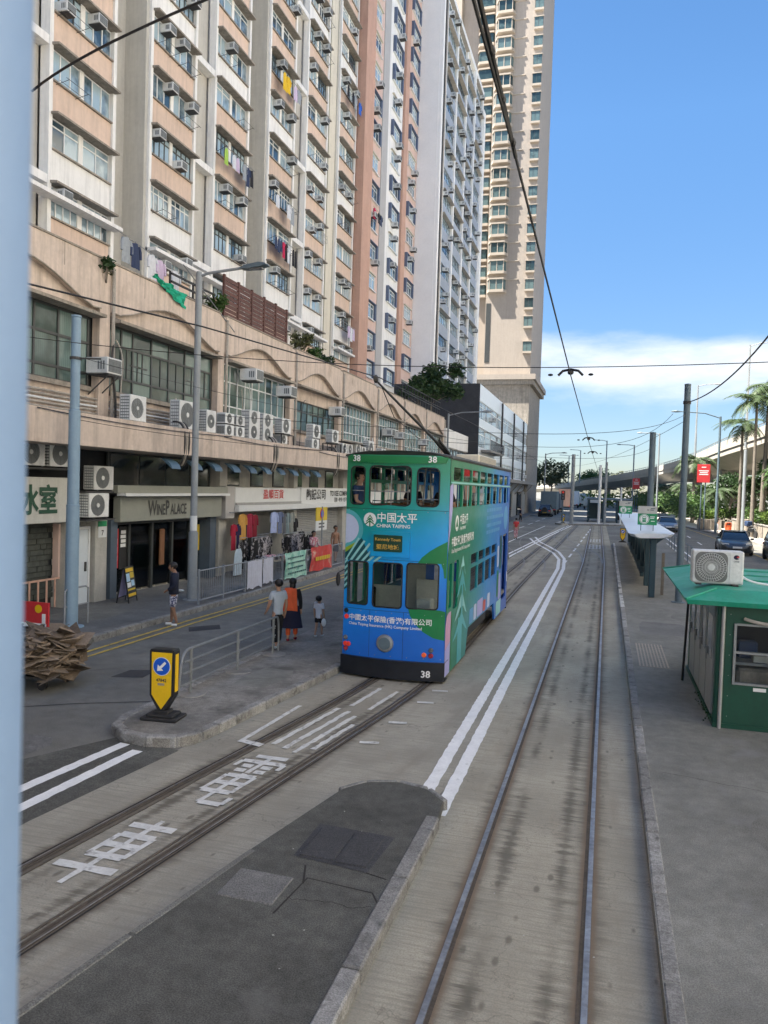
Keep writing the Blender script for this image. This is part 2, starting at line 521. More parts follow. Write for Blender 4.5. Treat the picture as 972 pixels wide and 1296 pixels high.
def glass_mat(name, dark, light, rough=0.06, lightp=0.4, spec=0.8, ior=1.6):
    """window seen from outside: some panes dark, some with blinds or curtains close behind the glass"""
    m = D.materials.new(name)
    m.use_nodes = True
    N, L = m.node_tree.nodes, m.node_tree.links
    b = N['Principled BSDF']
    b.inputs['Roughness'].default_value = rough
    b.inputs['Specular IOR Level'].default_value = spec
    b.inputs['IOR'].default_value = ior
    oi = N.new('ShaderNodeObjectInfo')
    g = N.new('ShaderNodeNewGeometry')
    n = N.new('ShaderNodeTexNoise')
    n.inputs['Scale'].default_value = 1.6
    n.inputs['Detail'].default_value = 3
    L.new(g.outputs['Position'], n.inputs['Vector'])
    wv = N.new('ShaderNodeTexWave')
    wv.bands_direction = 'Y'
    wv.inputs['Scale'].default_value = 4.5
    wv.inputs['Distortion'].default_value = 2
    L.new(g.outputs['Position'], wv.inputs['Vector'])
    a = N.new('ShaderNodeMath'); a.operation = 'ADD'
    L.new(oi.outputs['Random'], a.inputs[0]); L.new(n.outputs['Fac'], a.inputs[1])
    r = N.new('ShaderNodeMapRange')
    r.inputs['From Min'].default_value = 1.5 - lightp - 0.2
    r.inputs['From Max'].default_value = 1.5 - lightp + 0.2
    L.new(a.outputs[0], r.inputs['Value'])
    w2 = N.new('ShaderNodeMapRange')
    w2.inputs['To Min'].default_value = 0.7
    L.new(wv.outputs['Fac'], w2.inputs['Value'])
    mu = N.new('ShaderNodeMath'); mu.operation = 'MULTIPLY'
    L.new(r.outputs[0], mu.inputs[0]); L.new(w2.outputs[0], mu.inputs[1])
    x = N.new('ShaderNodeMix'); x.data_type = 'RGBA'
    L.new(mu.outputs[0], x.inputs['Factor'])
    x.inputs[6].default_value = (*dark, 1)
    x.inputs[7].default_value = (*light, 1)
    L.new(x.outputs[2], b.inputs['Base Color'])
    M[name] = m
glass_mat('glass_tower', (0.045, 0.08, 0.11), (0.42, 0.55, 0.62), lightp=0.72)
glass_mat('glass_podium', (0.045, 0.07, 0.066), (0.16, 0.23, 0.215), lightp=0.62, spec=0.3, ior=1.35)
glass_mat('glass_shop', (0.012, 0.016, 0.018), (0.05, 0.05, 0.045), lightp=0.35, spec=0.5)
glass_mat('glass_dark', (0.015, 0.02, 0.025), (0.04, 0.05, 0.055), lightp=0.4)
def clear_glass(name, tint=(0.8, 0.86, 0.86), amount=0.12):
    m = D.materials.new(name)
    m.use_nodes = True
    N, L = m.node_tree.nodes, m.node_tree.links
    N.clear()
    o = N.new('ShaderNodeOutputMaterial')
    t = N.new('ShaderNodeBsdfTransparent'); t.inputs[0].default_value = (*tint, 1)
    g = N.new('ShaderNodeBsdfGlossy'); g.inputs['Roughness'].default_value = 0.03
    f = N.new('ShaderNodeFresnel'); f.inputs['IOR'].default_value = 1.5
    x = N.new('ShaderNodeMixShader')
    L.new(f.outputs[0], x.inputs[0]); L.new(t.outputs[0], x.inputs[1]); L.new(g.outputs[0], x.inputs[2])
    L.new(x.outputs[0], o.inputs[0])
    M[name] = m
glass_mat('glass_bay', (0.03, 0.055, 0.06), (0.12, 0.18, 0.18), lightp=0.5, spec=0.4)
clear_glass('clear_glass', (0.95, 0.97, 0.97))
clear_glass('tram_glass', (0.8, 0.84, 0.83))
# ================================================================== GROUND
def bed_material(name, base, dark, rust, half, light_mid=1.0):
    """tram bed concrete; the UV map's x is the distance across the track in metres from its centre, y runs along it"""
    m = D.materials.new(name)
    m.use_nodes = True
    N, L = m.node_tree.nodes, m.node_tree.links
    b = N['Principled BSDF']
    b.inputs['Roughness'].default_value = 0.85
    uv = N.new('ShaderNodeUVMap'); uv.uv_map = 'across'
    sp = N.new('ShaderNodeSeparateXYZ'); L.new(uv.outputs[0], sp.inputs[0])
    def noise_(sx, sy, det=5, rg=0.6):
        mp = N.new('ShaderNodeMapping'); mp.inputs['Scale'].default_value = (sx, sy, 1)
        L.new(uv.outputs[0], mp.inputs[0])
        n = N.new('ShaderNodeTexNoise'); n.inputs['Scale'].default_value = 1; n.inputs['Detail'].default_value = det
        n.inputs['Roughness'].default_value = rg
        L.new(mp.outputs[0], n.inputs['Vector'])
        return n.outputs['Fac']
    def math_(op, a, b_=None, c=None):
        n = N.new('ShaderNodeMath'); n.operation = op
        for i, q in enumerate((a, b_, c)):
            if q is None: continue
            if isinstance(q, (int, float)): n.inputs[i].default_value = q
            else: L.new(q, n.inputs[i])
        return n.outputs[0]
    def rng(v, a, b_, c, d):
        n = N.new('ShaderNodeMapRange')
        for i, q in enumerate((a, b_, c, d)): n.inputs[i + 1].default_value = q
        n.interpolation_type = 'SMOOTHSTEP'
        L.new(v, n.inputs[0])
        return n.outputs[0]
    def mixc(f, a, col):
        x = N.new('ShaderNodeMix'); x.data_type = 'RGBA'
        L.new(f, x.inputs['Factor'])
        if isinstance(a, tuple): x.inputs[6].default_value = (*a, 1)
        else: L.new(a, x.inputs[6])
        x.inputs[7].default_value = (*col, 1)
        return x.outputs[2]
    c = mixc(rng(noise_(0.9, 0.5), 0.35, 0.65, 0, 1), tuple(v * 0.78 for v in base), tuple(v * 1.1 for v in base))
    c = mixc(rng(noise_(70, 70, 2), 0.42, 0.66, 0, 0.5), c, tuple(v * 0.55 for v in base))
    c = mixc(rng(noise_(2.2, 0.35, 6, 0.65), 0.5, 0.7, 0, 0.55), c, tuple(v * 0.55 for v in rust) if False else tuple((v * 0.5 + r_ * 0.5) * 0.9 for v, r_ in zip(base, rust)))
    c = mixc(rng(noise_(1.6, 34, 5), 0.44, 0.64, 0, 0.62), c, tuple(v * 0.62 for v in base))      # brushed lines across the bed
    c = mixc(rng(noise_(45, 45, 2), 0.55, 0.75, 0, 0.45), c, tuple(v * 0.5 for v in base))
    wob = math_('MULTIPLY_ADD', noise_(0.6, 13, 6, 0.75), 0.42, -0.21)
    au = math_('ABSOLUTE', sp.outputs['X'])
    dr = math_('ABSOLUTE', math_('SUBTRACT', au, half))
    d1 = math_('ADD', dr, wob)
    c = mixc(math_('MULTIPLY', rng(d1, 0.03, 0.20, 1, 0), rng(noise_(1.5, 1.6), 0.3, 0.6, 0.3, 0.85)), c, dark)   # grime beside each rail
    inn = math_('ABSOLUTE', math_('SUBTRACT', au, half - 0.24))
    c = mixc(math_('MULTIPLY', rng(math_('ADD', inn, wob), 0.0, 0.10, 0.9, 0), rng(noise_(1, 0.9, 5), 0.36, 0.6, 0.1, 1)), c, dark)
    c = mixc(rng(dr, 0.045, 0.11, 0.75, 0), c, rust)
    vo = N.new('ShaderNodeTexVoronoi'); vo.inputs['Scale'].default_value = 1
    mp = N.new('ShaderNodeMapping'); mp.inputs['Scale'].default_value = (5, 2.2, 1)
    L.new(uv.outputs[0], mp.inputs[0]); L.new(mp.outputs[0], vo.inputs['Vector'])
    spot = rng(math_('ADD', vo.outputs['Distance'], math_('MULTIPLY', au, 0.08)), 0.09, 0.2, 0.7, 0)    # drip spots
    c = mixc(spot, c, dark)
    cr = N.new('ShaderNodeTexVoronoi'); cr.feature = 'DISTANCE_TO_EDGE'; cr.inputs['Scale'].default_value = 1
    mp2 = N.new('ShaderNodeMapping'); mp2.inputs['Scale'].default_value = (0.7, 0.35, 1)
    add = N.new('ShaderNodeVectorMath'); add.operation = 'ADD'
    nv = N.new('ShaderNodeTexNoise'); nv.inputs['Scale'].default_value = 3; nv.inputs['Detail'].default_value = 6
    L.new(uv.outputs[0], nv.inputs['Vector']); L.new(nv.outputs['Color'], add.inputs[0]); L.new(uv.outputs[0], add.inputs[1])
    L.new(add.outputs[0], mp2.inputs[0]); L.new(mp2.outputs[0], cr.inputs['Vector'])
    c = mixc(rng(cr.outputs['Distance'], 0.0, 0.006, 0.6, 0), c, tuple(v * 0.4 for v in base))
    L.new(c, b.inputs['Base Color'])
    bp = N.new('ShaderNodeBump'); bp.inputs['Strength'].default_value = 0.5; bp.inputs['Distance'].default_value = 0.004
    L.new(math_('ADD', noise_(50, 50, 3), noise_(2, 40, 3)), bp.inputs['Height'])
    L.new(bp.outputs[0], b.inputs['Normal'])
    M[name] = m
bed_material('bed_right', (0.41, 0.378, 0.295), (0.12, 0.108, 0.082), (0.17, 0.115, 0.07), 0.5)
bed_material('bed_left', (0.38, 0.355, 0.288), (0.105, 0.092, 0.07), (0.12, 0.09, 0.065), 0.5)

def cl(y):          # centre line of the left track
    if y < 11: return -4.47 + 0.13 * (y - 5)
    if y < 16:
        t = (y - 11) / 5
        return -3.69 + 0.13 * 5 * (t - t * t / 2)
    return -3.365 - 0.1 * min(1, (y - 16) / 12)
def cr_(y):
    return -0.53 if y < 40 else -0.53 - 0.0105 * (y - 40)
def bed(name, mat_, cf, y0, y1, wl, wr, z):
    ys, y = [], y0
    while y < y1:
        ys.append(y); y += 0.8 if y < 40 else 4
    ys.append(y1)
    us = [wl, -0.5, 0.0, 0.5, wr]
    vs, uvs, fs = [], [], []
    for y in ys:
        for u in us:
            vs.append((cf(y) + u, y, z)); uvs.append((u, y))
    n = len(us)
    for i in range(len(ys) - 1):
        for k in range(n - 1):
            fs.append((i * n + k, i * n + k + 1, (i + 1) * n + k + 1, (i + 1) * n + k))
    me = D.meshes.new(name)
    me.from_pydata(vs, [], fs)
    lay = me.uv_layers.new(name='across')
    for lp in me.loops:
        lay.data[lp.index].uv = uvs[lp.vertex_index]
    o = link(name, me, M[mat_])
    return tag(o, kind='structure')

struct(MB().quad((-2500, -600, -0.07), (2500, -600, -0.07), (2500, 4000, -0.07), (-2500, 4000, -0.07)), 'ground', M['asphalt_road'])
road = struct(MB().quad((-10.6, -60, 0), (13, -60, 0), (13, 420, 0), (-10.6, 420, 0)), 'road', M['asphalt_road'])
bedL = bed('tram_track_bed', 'bed_left', cl, -6, 95, -1.25, 2.3, 0.004)
bedR = bed('tram_track_bed.001', 'bed_right', cr_, -6, 92, -1.16, 1.03, 0.0054)

def rails(bedo, cf, gauge, mat_top, y1):
    for s in (-1, 1):
        pts, y = [], -6
        while y < y1:
            pts.append((cf(y) + s * gauge / 2, y)); y += 0.8 if y < 40 else 3
        near_ = mat_top == 'steel'
        MB().ribbon([(x + s * (-0.042 if near_ else -.05), y) for x, y in pts], 0.03 if near_ else .034, 0.0085).build('groove', M['groove_brown'], bedo)
        MB().ribbon(pts, 0.044 if near_ else .04, 0.004, 0.013).build('rail', M[mat_top], bedo)
        if mat_top == 'rail_dark':
            MB().ribbon([(x - s * 0.11, y) for x, y in pts], 0.026, 0.004, 0.0125).build('guard_rail', M['rail_dark'], bedo)
            MB().ribbon([(x + s * 0.05, y) for x, y in pts], 0.02, 0.0085).build('groove', M['groove'], bedo)
            MB().ribbon([(x + s * 0.012, y) for x, y in pts], 0.014, 0.0165).build('rail_tread', M['steel'], bedo)
rails(bedL, cl, 1.0, 'rail_dark', 92)
rails(bedR, cr_, 1.03, 'steel', 90)

# darker asphalt laid between the left road and the track, and patches
MB().add([(-9.2, -3, 0.0045), (-5.85, -3, 0.0045), (-5.5, 6.4, 0.0045), (-5.2, 8.75, 0.0045), (-6.2, 9.0, 0.0045), (-7.2, 7, 0.0045)], [(0, 1, 2, 3, 4, 5)]).build('asphalt_patch', M['asphalt_dark'], road)
MB().add([(-8.27, 12.17, 0.0047), (-7.82, 12.37, 0.0047), (-7.75, 11.77, 0.0047), (-8.28, 11.6, 0.0047)], [(0, 3, 2, 1)]).build('asphalt_patch', M['asphalt_patch'], road)
MB().add([(-9.5, 16.3, 0.0047), (-9.0, 16.9, 0.0047), (-8.7, 16.4, 0.0047), (-9.2, 15.8, 0.0047)], [(0, 3, 2, 1)]).build('asphalt_patch', M['asphalt_patch'], road)
for x0, y0, x1, y1 in ((-8.9, 9.2, -6.7, 10.6), (-8.4, 18.5, -6.9, 20.5)):      # worn trench seams
    MB().ribbon([(x0, y0), ((x0 + x1) / 2, (y0 + y1) / 2 + 0.1), (x1, y1)], 0.035, 0.0049).build('road_seam', M['asphalt_patch'], road)

# ---- markings
ZK = [0]
def wavy(pts, w, z, name='marking', m='white_paint', amp=0.007, parent=road, step=0.08):
    """painted line with slightly ragged edges"""
    P = []
    ZK[0] += 1
    z += (ZK[0] % 40) * 0.0001
    for a, b in zip(pts[:-1], pts[1:]):
        a, b = Vector(a), Vector(b)
        n = max(1, int((b - a).length / step))
        P += [a.lerp(b, i / n) for i in range(n)]
    P.append(Vector(pts[-1]))
    mb = MB()
    vs = []
    for i, p in enumerate(P):
        d = (P[min(i + 1, len(P) - 1)] - P[max(i - 1, 0)]).normalized()
        q = Vector((d.y, -d.x))
        for sgn in (-1, 1):
            k = p + q * sgn * (w / 2 + rnd.uniform(-amp, amp))
            vs.append((k.x, k.y, z))
    mb.add(vs, [(2 * i, 2 * i + 1, 2 * i + 3, 2 * i + 2) for i in range(len(P) - 1)])
    return mb.build(name, M[m], parent)
far = [(-2.05, 36), (-2.3, 41), (-2.85, 45), (-3.7, 49), (-4.6, 53), (-5.4, 58)]
wavy([(-1.86, 8.15), (-1.92, 20)] + far, 0.155, 0.011)
wavy([(-1.60, 7.98), (-1.68, 20), (-1.80, 36), (-2.05, 41.5), (-2.6, 46), (-3.45, 50.2), (-4.4, 54.5), (-5.2, 60)], 0.155, 0.011)
wavy([(-6.42, 4.2), (-6.16, 7.02), (-5.98, 8.72)], 0.155, 0.011)
wavy([(-6.12, 4.0), (-5.80, 6.6), (-5.68, 8.55)], 0.155, 0.011)
wavy([(-5.25, 30), (-5.15, 42), (-4.6, 62), (-3.8, 84)], 0.14, 0.011)
wavy([(-4.95, 30), (-4.85, 42), (-4.3, 62), (-3.5, 84)], 0.14, 0.011)
wavy([(-6.4, 42), (-6.3, 58), (-6.0, 80)], 0.1, 0.011)
for i in range(9):
    y = 38 + i * 4.6
    wavy([(-1.92 + 0.012 * (y - 38), y), (-1.92 + 0.012 * (y - 35.5), y + 2.5)], 0.11, 0.012)
for i in range(7):
    y = 46 + i * 9
    wavy([(-7.9, y), (-7.8, y + 4)], 0.11, 0.011)
for dx in (-9.90, -9.62):
    wavy([(dx, 9.5), (dx, 13), (dx - 0.02, 17), (dx + 0.05, 20), (dx + 0.1, 27), (dx + 0.05, 44), (dx, 60)], 0.075, 0.011, m='yellow_paint', amp=0.010)
for i in range(9):                                  # lane dashes on the road to the right of the stop
    y = 24 + i * 9
    wavy([(6.0 + 0.012 * y, y), (6.04 + 0.012 * y, y + 3.2)], 0.12, 0.011)
wavy([(4.75, 22), (4.75, 40), (4.8, 88)], 0.11, 0.011)
wavy([(9.0, 20), (8.9, 70), (8.2, 92)], 0.1, 0.011, m='yellow_paint')
for k in range(6):
    wavy([(5.2 + k * 0.55, 34 + k * 0.2), (5.2 + k * 0.55, 36 + k * 0.2)], 0.2, 0.012, m='worn_paint')

# worn characters between the rails of the left track, read while driving away
T = lambda u, v: (cl(v) + u, v)                     # across, along
def strokes(L, y0, h, w, m='worn_paint', lw=0.058):
    for a, b, c, d in L:                            # from (a,b) to (c,d) in a unit box
        wavy([T(-w / 2 + a * w, y0 + b * h), T(-w / 2 + c * w, y0 + d * h)], lw if a == c else lw * 1.9, 0.012, 'painted_character', m, 0.006, bedL, 0.1)
che = [(0.1, 0.88, 0.9, 0.88), (0.5, 0.0, 0.5, 1.0), (0.2, 0.72, 0.8, 0.72), (0.2, 0.4, 0.8, 0.4), (0.2, 0.56, 0.8, 0.56), (0.2, 0.4, 0.2, 0.72), (0.8, 0.4, 0.8, 0.72), (0.0, 0.22, 1.0, 0.22)]
dian = [(0.15, 0.98, 0.85, 0.98), (0.5, 0.62, 0.5, 0.98), (0.03, 0.86, 0.97, 0.86), (0.03, 0.74, 0.03, 0.86), (0.97, 0.74, 0.97, 0.86), (0.18, 0.76, 0.4, 0.76), (0.6, 0.76, 0.82, 0.76), (0.18, 0.66, 0.4, 0.66), (0.6, 0.66, 0.82, 0.66),
        (0.2, 0.55, 0.8, 0.55), (0.2, 0.4, 0.8, 0.4), (0.2, 0.24, 0.8, 0.24), (0.2, 0.24, 0.2, 0.55), (0.8, 0.24, 0.8, 0.55), (0.5, 0.04, 0.5, 0.6), (0.5, 0.04, 0.95, 0.04), (0.95, 0.04, 0.95, 0.16)]
strokes(che, 5.5, 1.35, 0.62)
strokes(dian, 7.35, 1.6, 0.6)
for u, a, b in ((-0.27, 9.4, 11.3), (-0.05, 9.3, 11.2), (0.14, 9.2, 11.0), (0.30, 9.4, 10.6), (-0.14, 11.5, 12.7), (0.2, 11.4, 12.6)):
    wavy([T(u, a), T(u + 0.01, b)], 0.075, 0.012, 'painted_character', 'worn_paint', 0.012, bedL, 0.1)
wavy([(-4.62, 9.35), (-4.52, 11.2)], 0.07, 0.012, m='worn_paint', parent=bedL)
wavy([(-4.65, 9.38), (-4.28, 9.3)], 0.12, 0.0125, m='worn_paint', parent=bedL)
for y in (9.9, 10.9, 12.1, 12.9):
    wavy([(cl(y) + 0.72, y), (cl(y) + 0.98, y + 0.06)], 0.09, 0.012, m='worn_paint', parent=bedL)
R_ = lambda u, v: (cr_(v) + u, v)
for row, y0 in enumerate((50, 57)):
    for u in (-0.32, -0.1, 0.12, 0.33):
        wavy([R_(u, y0), R_(u, y0 + 4)], 0.06, 0.012, 'painted_character', 'worn_paint', 0.012, bedR, 0.3)
    for v in (0.3, 2, 3.7):
        wavy([R_(-0.36, y0 + v), R_(0.36, y0 + v)], 0.25, 0.0125, 'painted_character', 'worn_paint', 0.012, bedR, 0.2)
def curve(pts, n=14):
    P = [Vector(p) for p in pts]
    out = []
    for i in range(n + 1):
        t = i / n
        Q = P[:]
        while len(Q) > 1:
            Q = [a.lerp(b, t) for a, b in zip(Q[:-1], Q[1:])]
        out.append(tuple(Q[0]))
    return out
for off in (0.0, 1.0):                               # crossover rails far ahead
    MB().ribbon(curve([(-2.6 + off * -1.0, 34), (-2.6 - off, 44), (-5.4 - off * 0.8, 44), (-6.0 - off, 58)]), 0.07, 0.0135).build('rail', M['rail_dark'], bedL)
    MB().ribbon(curve([(-1.1 + off, 40), (-1.2 + off, 52), (-4.0 + off, 52), (-4.0 + off, 66)]), 0.07, 0.0137).build('rail', M['rail_dark'], bedL)

# ---- raised islands, platform and pavements with individual kerb stones
def arc(cx, cy, r, a0, a1, n=9):
    return [(cx + r * math.cos(rad(a0 + (a1 - a0) * i / n)), cy + r * math.sin(rad(a0 + (a1 - a0) * i / n))) for i in range(n + 1)]
def raised(name, poly, z, m):
    vs, fs = panel_mesh(poly, [], 0)
    mb = MB().add([(a, b, z) for a, b, _ in vs], fs)
    n = len(poly)
    k = len(mb.v)
    mb.add([(a, b, -0.05) for a, b in poly] + [(a, b, z) for a, b in poly], [(i, (i + 1) % n, n + (i + 1) % n, n + i) for i in range(n)])
    return struct(mb, name, M[m])
def kerbs(parent, pts, z, w=0.14, ln=0.9, m='kerb', name='kerb_stone', gap=0.012):
    """a row of kerb stones whose outer top edge follows pts; each stone is an object"""
    P = [Vector(p) for p in pts]
    seg, s = [], 0
    L = [0]
    for a, b in zip(P[:-1], P[1:]):
        L.append(L[-1] + (b - a).length)
    def atlen(q):
        for i in range(len(P) - 1):
            if q <= L[i + 1] or i == len(P) - 2:
                return P[i].lerp(P[i + 1], (q - L[i]) / max(1e-6, L[i + 1] - L[i]))
    tot = L[-1]
    n = max(1, round(tot / ln))
    for i in range(n):
        a, b = atlen(tot * i / n), atlen(tot * (i + 1) / n)
        d = (b - a)
        ll = d.length - gap
        d.normalize()
        mid = (a + b) / 2
        ang = math.atan2(d.y, d.x)
        mtx = Matrix.Translation((mid.x, mid.y, 0)) @ Matrix.Rotation(ang + rnd.uniform(-0.006, 0.006), 4, 'Z')
        MB().cbox(-ll / 2, ll / 2, 0, w, -0.04, z + 0.006 + rnd.uniform(-0.005, 0.005), 0.016, mtx).build(name, M[m], parent)

# near island between the tracks
tip = [(-1.55, 7.72)] + curve([(-1.58, 8.1), (-1.75, 8.5), (-2.3, 8.62), (-2.62, 8.35), (-2.72, 8.02)], 10)
isl = [(-3.95, 0.3), (-3.47, 3.9), (-3.1, 6.1)] + tip[::-1] + [(-1.55, 4), (-1.52, -4), (-4.5, -4)]
near = raised('traffic_island', isl, 0.115, 'asphalt_dark')
kerbs(near, [(-1.50, -1.6), (-1.53, 7.7)], 0.12, 0.15, 1.35)
kerbs(near, tip[::-1][:-1] + [], 0.118, 0.07, 0.33)
kerbs(near, [(-2.74, 7.95), (-3.12, 6.1), (-3.49, 3.9), (-3.97, 0.3)], 0.112, 0.085, 1.5, 'asphalt_road')
cov = MB().add([(-2.63, 7.13, 0.119), (-1.84, 7.09, 0.119), (-1.89, 6.35, 0.119), (-2.62, 6.43, 0.119)], [(0, 3, 2, 1)]).build('manhole_frame', M['asphalt_patch'], near)
MB().cbox(-2.57, -2.24, 6.45, 7.05, 0.10, 0.129, 0.006).build('manhole_cover', M['asphalt_patch'], near)
MB().cbox(-2.225, -1.93, 6.43, 7.03, 0.10, 0.130, 0.006).build('manhole_cover', M['asphalt_patch'], near)
MB().cbox(-2.96, -2.46, 5.60, 6.06, 0.10, 0.124, 0.008).build('manhole_cover', M['pavement'], near)
for pts in ([(-2.4, 5.5), (-2.35, 6.1), (-1.75, 6.05), (-1.66, 5.9)], [(-2.35, 6.0), (-2.45, 6.3)], [(-1.9, 6.35), (-1.7, 6.3)]):
    MB().ribbon(pts, 0.018, 0.1165).build('joint', M['groove'], near)

# left refuge island with the guard rail
li = [(-6.52, 9.45)] + curve([(-6.52, 9.3), (-6.45, 8.85), (-5.9, 8.6), (-5.3, 8.65), (-5.13, 9.05)], 9) + [(-4.72, 13.3), (-4.74, 14.2), (-4.76, 40), (-5.6, 46), (-6.5, 40)]
ref = raised('refuge_island', li, 0.125, 'island_top')
outer = [(-6.55, 14), (-6.55, 9.45)] + curve([(-6.55, 9.3), (-6.48, 8.82), (-5.9, 8.57), (-5.28, 8.62), (-5.1, 9.05)], 9) + [(-4.69, 13.3), (-4.71, 15)]
kerbs(ref, outer, 0.13, 0.15, 0.42)
for (x, y) in ((-6.22, 10.78), (-6.22, 12.42), (-6.22, 13.95)):
    MB().lathe([(0.02, -0.02), (0.26, -0.02), (0.24, 0.012), (0.02, 0.014)], (x, y, 0.125), 'z', 9).build('concrete_footing', M['concrete'], ref)

# left pavement
pv = raised('pavement', [(-10.52, -30), (-10.5, 20), (-10.75, 33), (-10.8, 62), (-10.6, 75), (-10.2, 130), (-16, 130), (-16, -30)], 0.13, 'pavement')
kerbs(pv, [(-10.36, 9), (-10.36, 20), (-10.6, 33), (-10.66, 48)][::1], 0.135, 0.15, 0.95)
# right-hand tram stop platform
pf = raised('tram_platform', [(0.50, -8), (0.50, 55), (1.0, 58), (4.25, 58), (4.25, -8)], 0.125, 'asphalt_platform')
kerbs(pf, [(0.50, 14.2), (0.50, -3)][::1], 0.13, 0.13, 1.25, 'kerb')
kerbs(pf, [(0.50, 24), (0.50, 14.2)], 0.13, 0.13, 1.25, 'kerb')
kerbs(pf, [(0.50, 55), (0.50, 24)], 0.13, 0.13, 1.6, 'kerb_white')
kerbs(pf, [(4.25, 20), (4.25, 58)], 0.13, 0.15, 1.6, 'kerb_white')
for i in range(9):
    x = 0.74 + i * 0.066
    MB().box(x, x + 0.03, 15.9, 18.35, 0.122, 0.1285).build('grating_bar', M['tile_rim'], pf)
for i in range(13):
    MB().box(0.74, 1.31, 15.9 + i * 0.2, 15.93 + i * 0.2, 0.122, 0.1275).build('grating_bar', M['tile_rim'], pf)
# pavement on the far side of the right-hand road
rp = raised('pavement.001', [(11.5, -20), (11.5, 58), (11.1, 74), (9.9, 80), (9.2, 88), (8.4, 96), (5, 190), (60, 190), (60, -20)], 0.12, 'concrete_light')
kerbs(rp, [(11.42, 58), (11.02, 74), (9.82, 80), (9.12, 88), (8.3, 96)][::1], 0.125, 0.15, 1.6)
# junction island with the stop poles
ji = raised('junction_island', [(-5.4, 86), (-4.6, 84.5), (1.8, 88.5), (2.2, 91), (1.6, 92.5), (-5.2, 91)], 0.15, 'concrete_light')
kerbs(ji, [(-5.4, 86), (-4.6, 84.4), (1.9, 88.4), (2.3, 91)], 0.16, 0.2, 1.5)

# repairs, cracks and grit that break up the plain surfaces
gr_ = random.Random(31)
for cx, cy, w, h, m, par, z in ((2.2, 8.4, 1.3, 1.1, 'asphalt_road', pf, .1262), (1.5, 20.6, 1.2, 1.9, 'pavement', pf, .1262), (2.6, 22.8, 1.5, 1.2, 'asphalt_road', pf, .1263), (-12.2, 16.2, 1.4, 2.0, 'asphalt_road', pv, .1312), (-11.6, 22.2, .9, 3.0, 'island_top', pv, .1312), (-8.4, 22.5, 1.6, 3.4, 'pavement', road, .0049), (-7.6, 8.1, 1.5, 1.0, 'pavement', road, .0058), (-5.6, 12.2, .7, 1.3, 'asphalt_platform', ref, .1262), (-3.1, 2.6, .9, 1.2, 'asphalt_patch', near, .1162), (-2.1, 3.6, .6, .5, 'pavement', near, .1164)):
    k = 14
    vs = []
    for i in range(k):
        a = 2 * PI * i / k
        c_, s_ = math.cos(a), math.sin(a)
        q = 1 / max(abs(c_), abs(s_)) * .5 * (1 + gr_.uniform(-.05, .05))
        vs.append((cx + c_ * q * w, cy + s_ * q * h, z))
    MB().add(vs, [tuple(range(k))]).build('surface_patch', M[m], par)
def crack(p, q, par, z, amp=.03, w=.008, n=22):
    P, Q = Vector(p), Vector(q)
    d = (Q - P).normalized(); nn = Vector((d.y, -d.x))
    o = 0
    pts = []
    for i in range(n + 1):
        o += gr_.uniform(-amp, amp)
        pts.append(tuple(P.lerp(Q, i / n) + nn * o))
    MB().ribbon(pts, w, z).build('crack', M['groove'], par)
for p, q, par, z in (((.75, 9.9), (4.0, 9.3), pf, .1268), ((1.0, 22), (4.1, 24.5), pf, .1268), ((-1.7, 5.85), (-2.4, 5.75), near, .1168), ((-6.5, 11.6), (-4.8, 12.4), ref, .1268), ((-9.4, 11.2), (-6.7, 14.2), road, .0051), ((-8.9, 18), (-6.7, 23), road, .0052), ((-13.2, 19.5), (-10.6, 20.4), pv, .1315), ((-13.2, 14.6), (-10.6, 15.2), pv, .1315)):
    crack(p, q, par, z)
lt = MB()
for i in range(60):
    a = gr_.random()
    if a < .35: x, y, z = gr_.uniform(.8, 3.8), gr_.uniform(4.5, 26), .1272
    elif a < .6: x, y, z = gr_.uniform(-3.0, -1.7), gr_.uniform(3, 8), .1172
    elif a < .8: x, y, z = gr_.uniform(-9.4, -6.8), gr_.uniform(7, 22), .0062
    else: x, y, z = gr_.uniform(-1.3, .4), gr_.uniform(5, 18), .0092
    s_ = gr_.uniform(.005, .013); t_ = gr_.uniform(0, 6.28)
    c_, d_ = math.cos(t_) * s_, math.sin(t_) * s_
    lt.quad((x + c_, y + d_, z), (x - d_, y + c_, z + .004), (x - c_, y - d_, z), (x + d_ * .5, y - c_ * .6, z + .003))
tag(lt.build('litter', M['stone_pale']), kind='stuff')
# ================================================================== BUILDINGS ON THE LEFT
def grid_window(parent, x, ys, zs, frame, glass, bar=0.05, depth=0.07, skip=(), panes=True, name='window', back=0.03, thin=None):
    """a window in a wall facing +X: frame bars along ys / zs, glass in the cells; each pane is an object"""
    mb = MB()
    y0, y1, z0, z1 = ys[0], ys[-1], zs[0], zs[-1]
    for i, y in enumerate(ys):
        w = bar if i in (0, len(ys) - 1) else (thin or bar)
        mb.box(x - depth, x, y - w / 2, y + w / 2, z0, z1)
    for i, z in enumerate(zs):
        w = bar if i in (0, len(zs) - 1) else (thin or bar)
        for a, b in zip(ys[:-1], ys[1:]):
            mb.box(x - depth + 0.004, x - 0.004, a + bar / 2, b - bar / 2, z - w / 2, z + w / 2)
    f = mb.build(name, frame, parent)
    for i in range(len(ys) - 1):
        for j in range(len(zs) - 1):
            if (i, j) in skip: continue
            if panes:
                MB().box(x - depth + 0.005, x - back, ys[i] + bar / 2, ys[i + 1] - bar / 2, zs[j] + bar / 2, zs[j + 1] - bar / 2).build('pane', glass, f)
    return f
def lin(a, b, n): return [a + (b - a) * i / n for i in range(n + 1)]

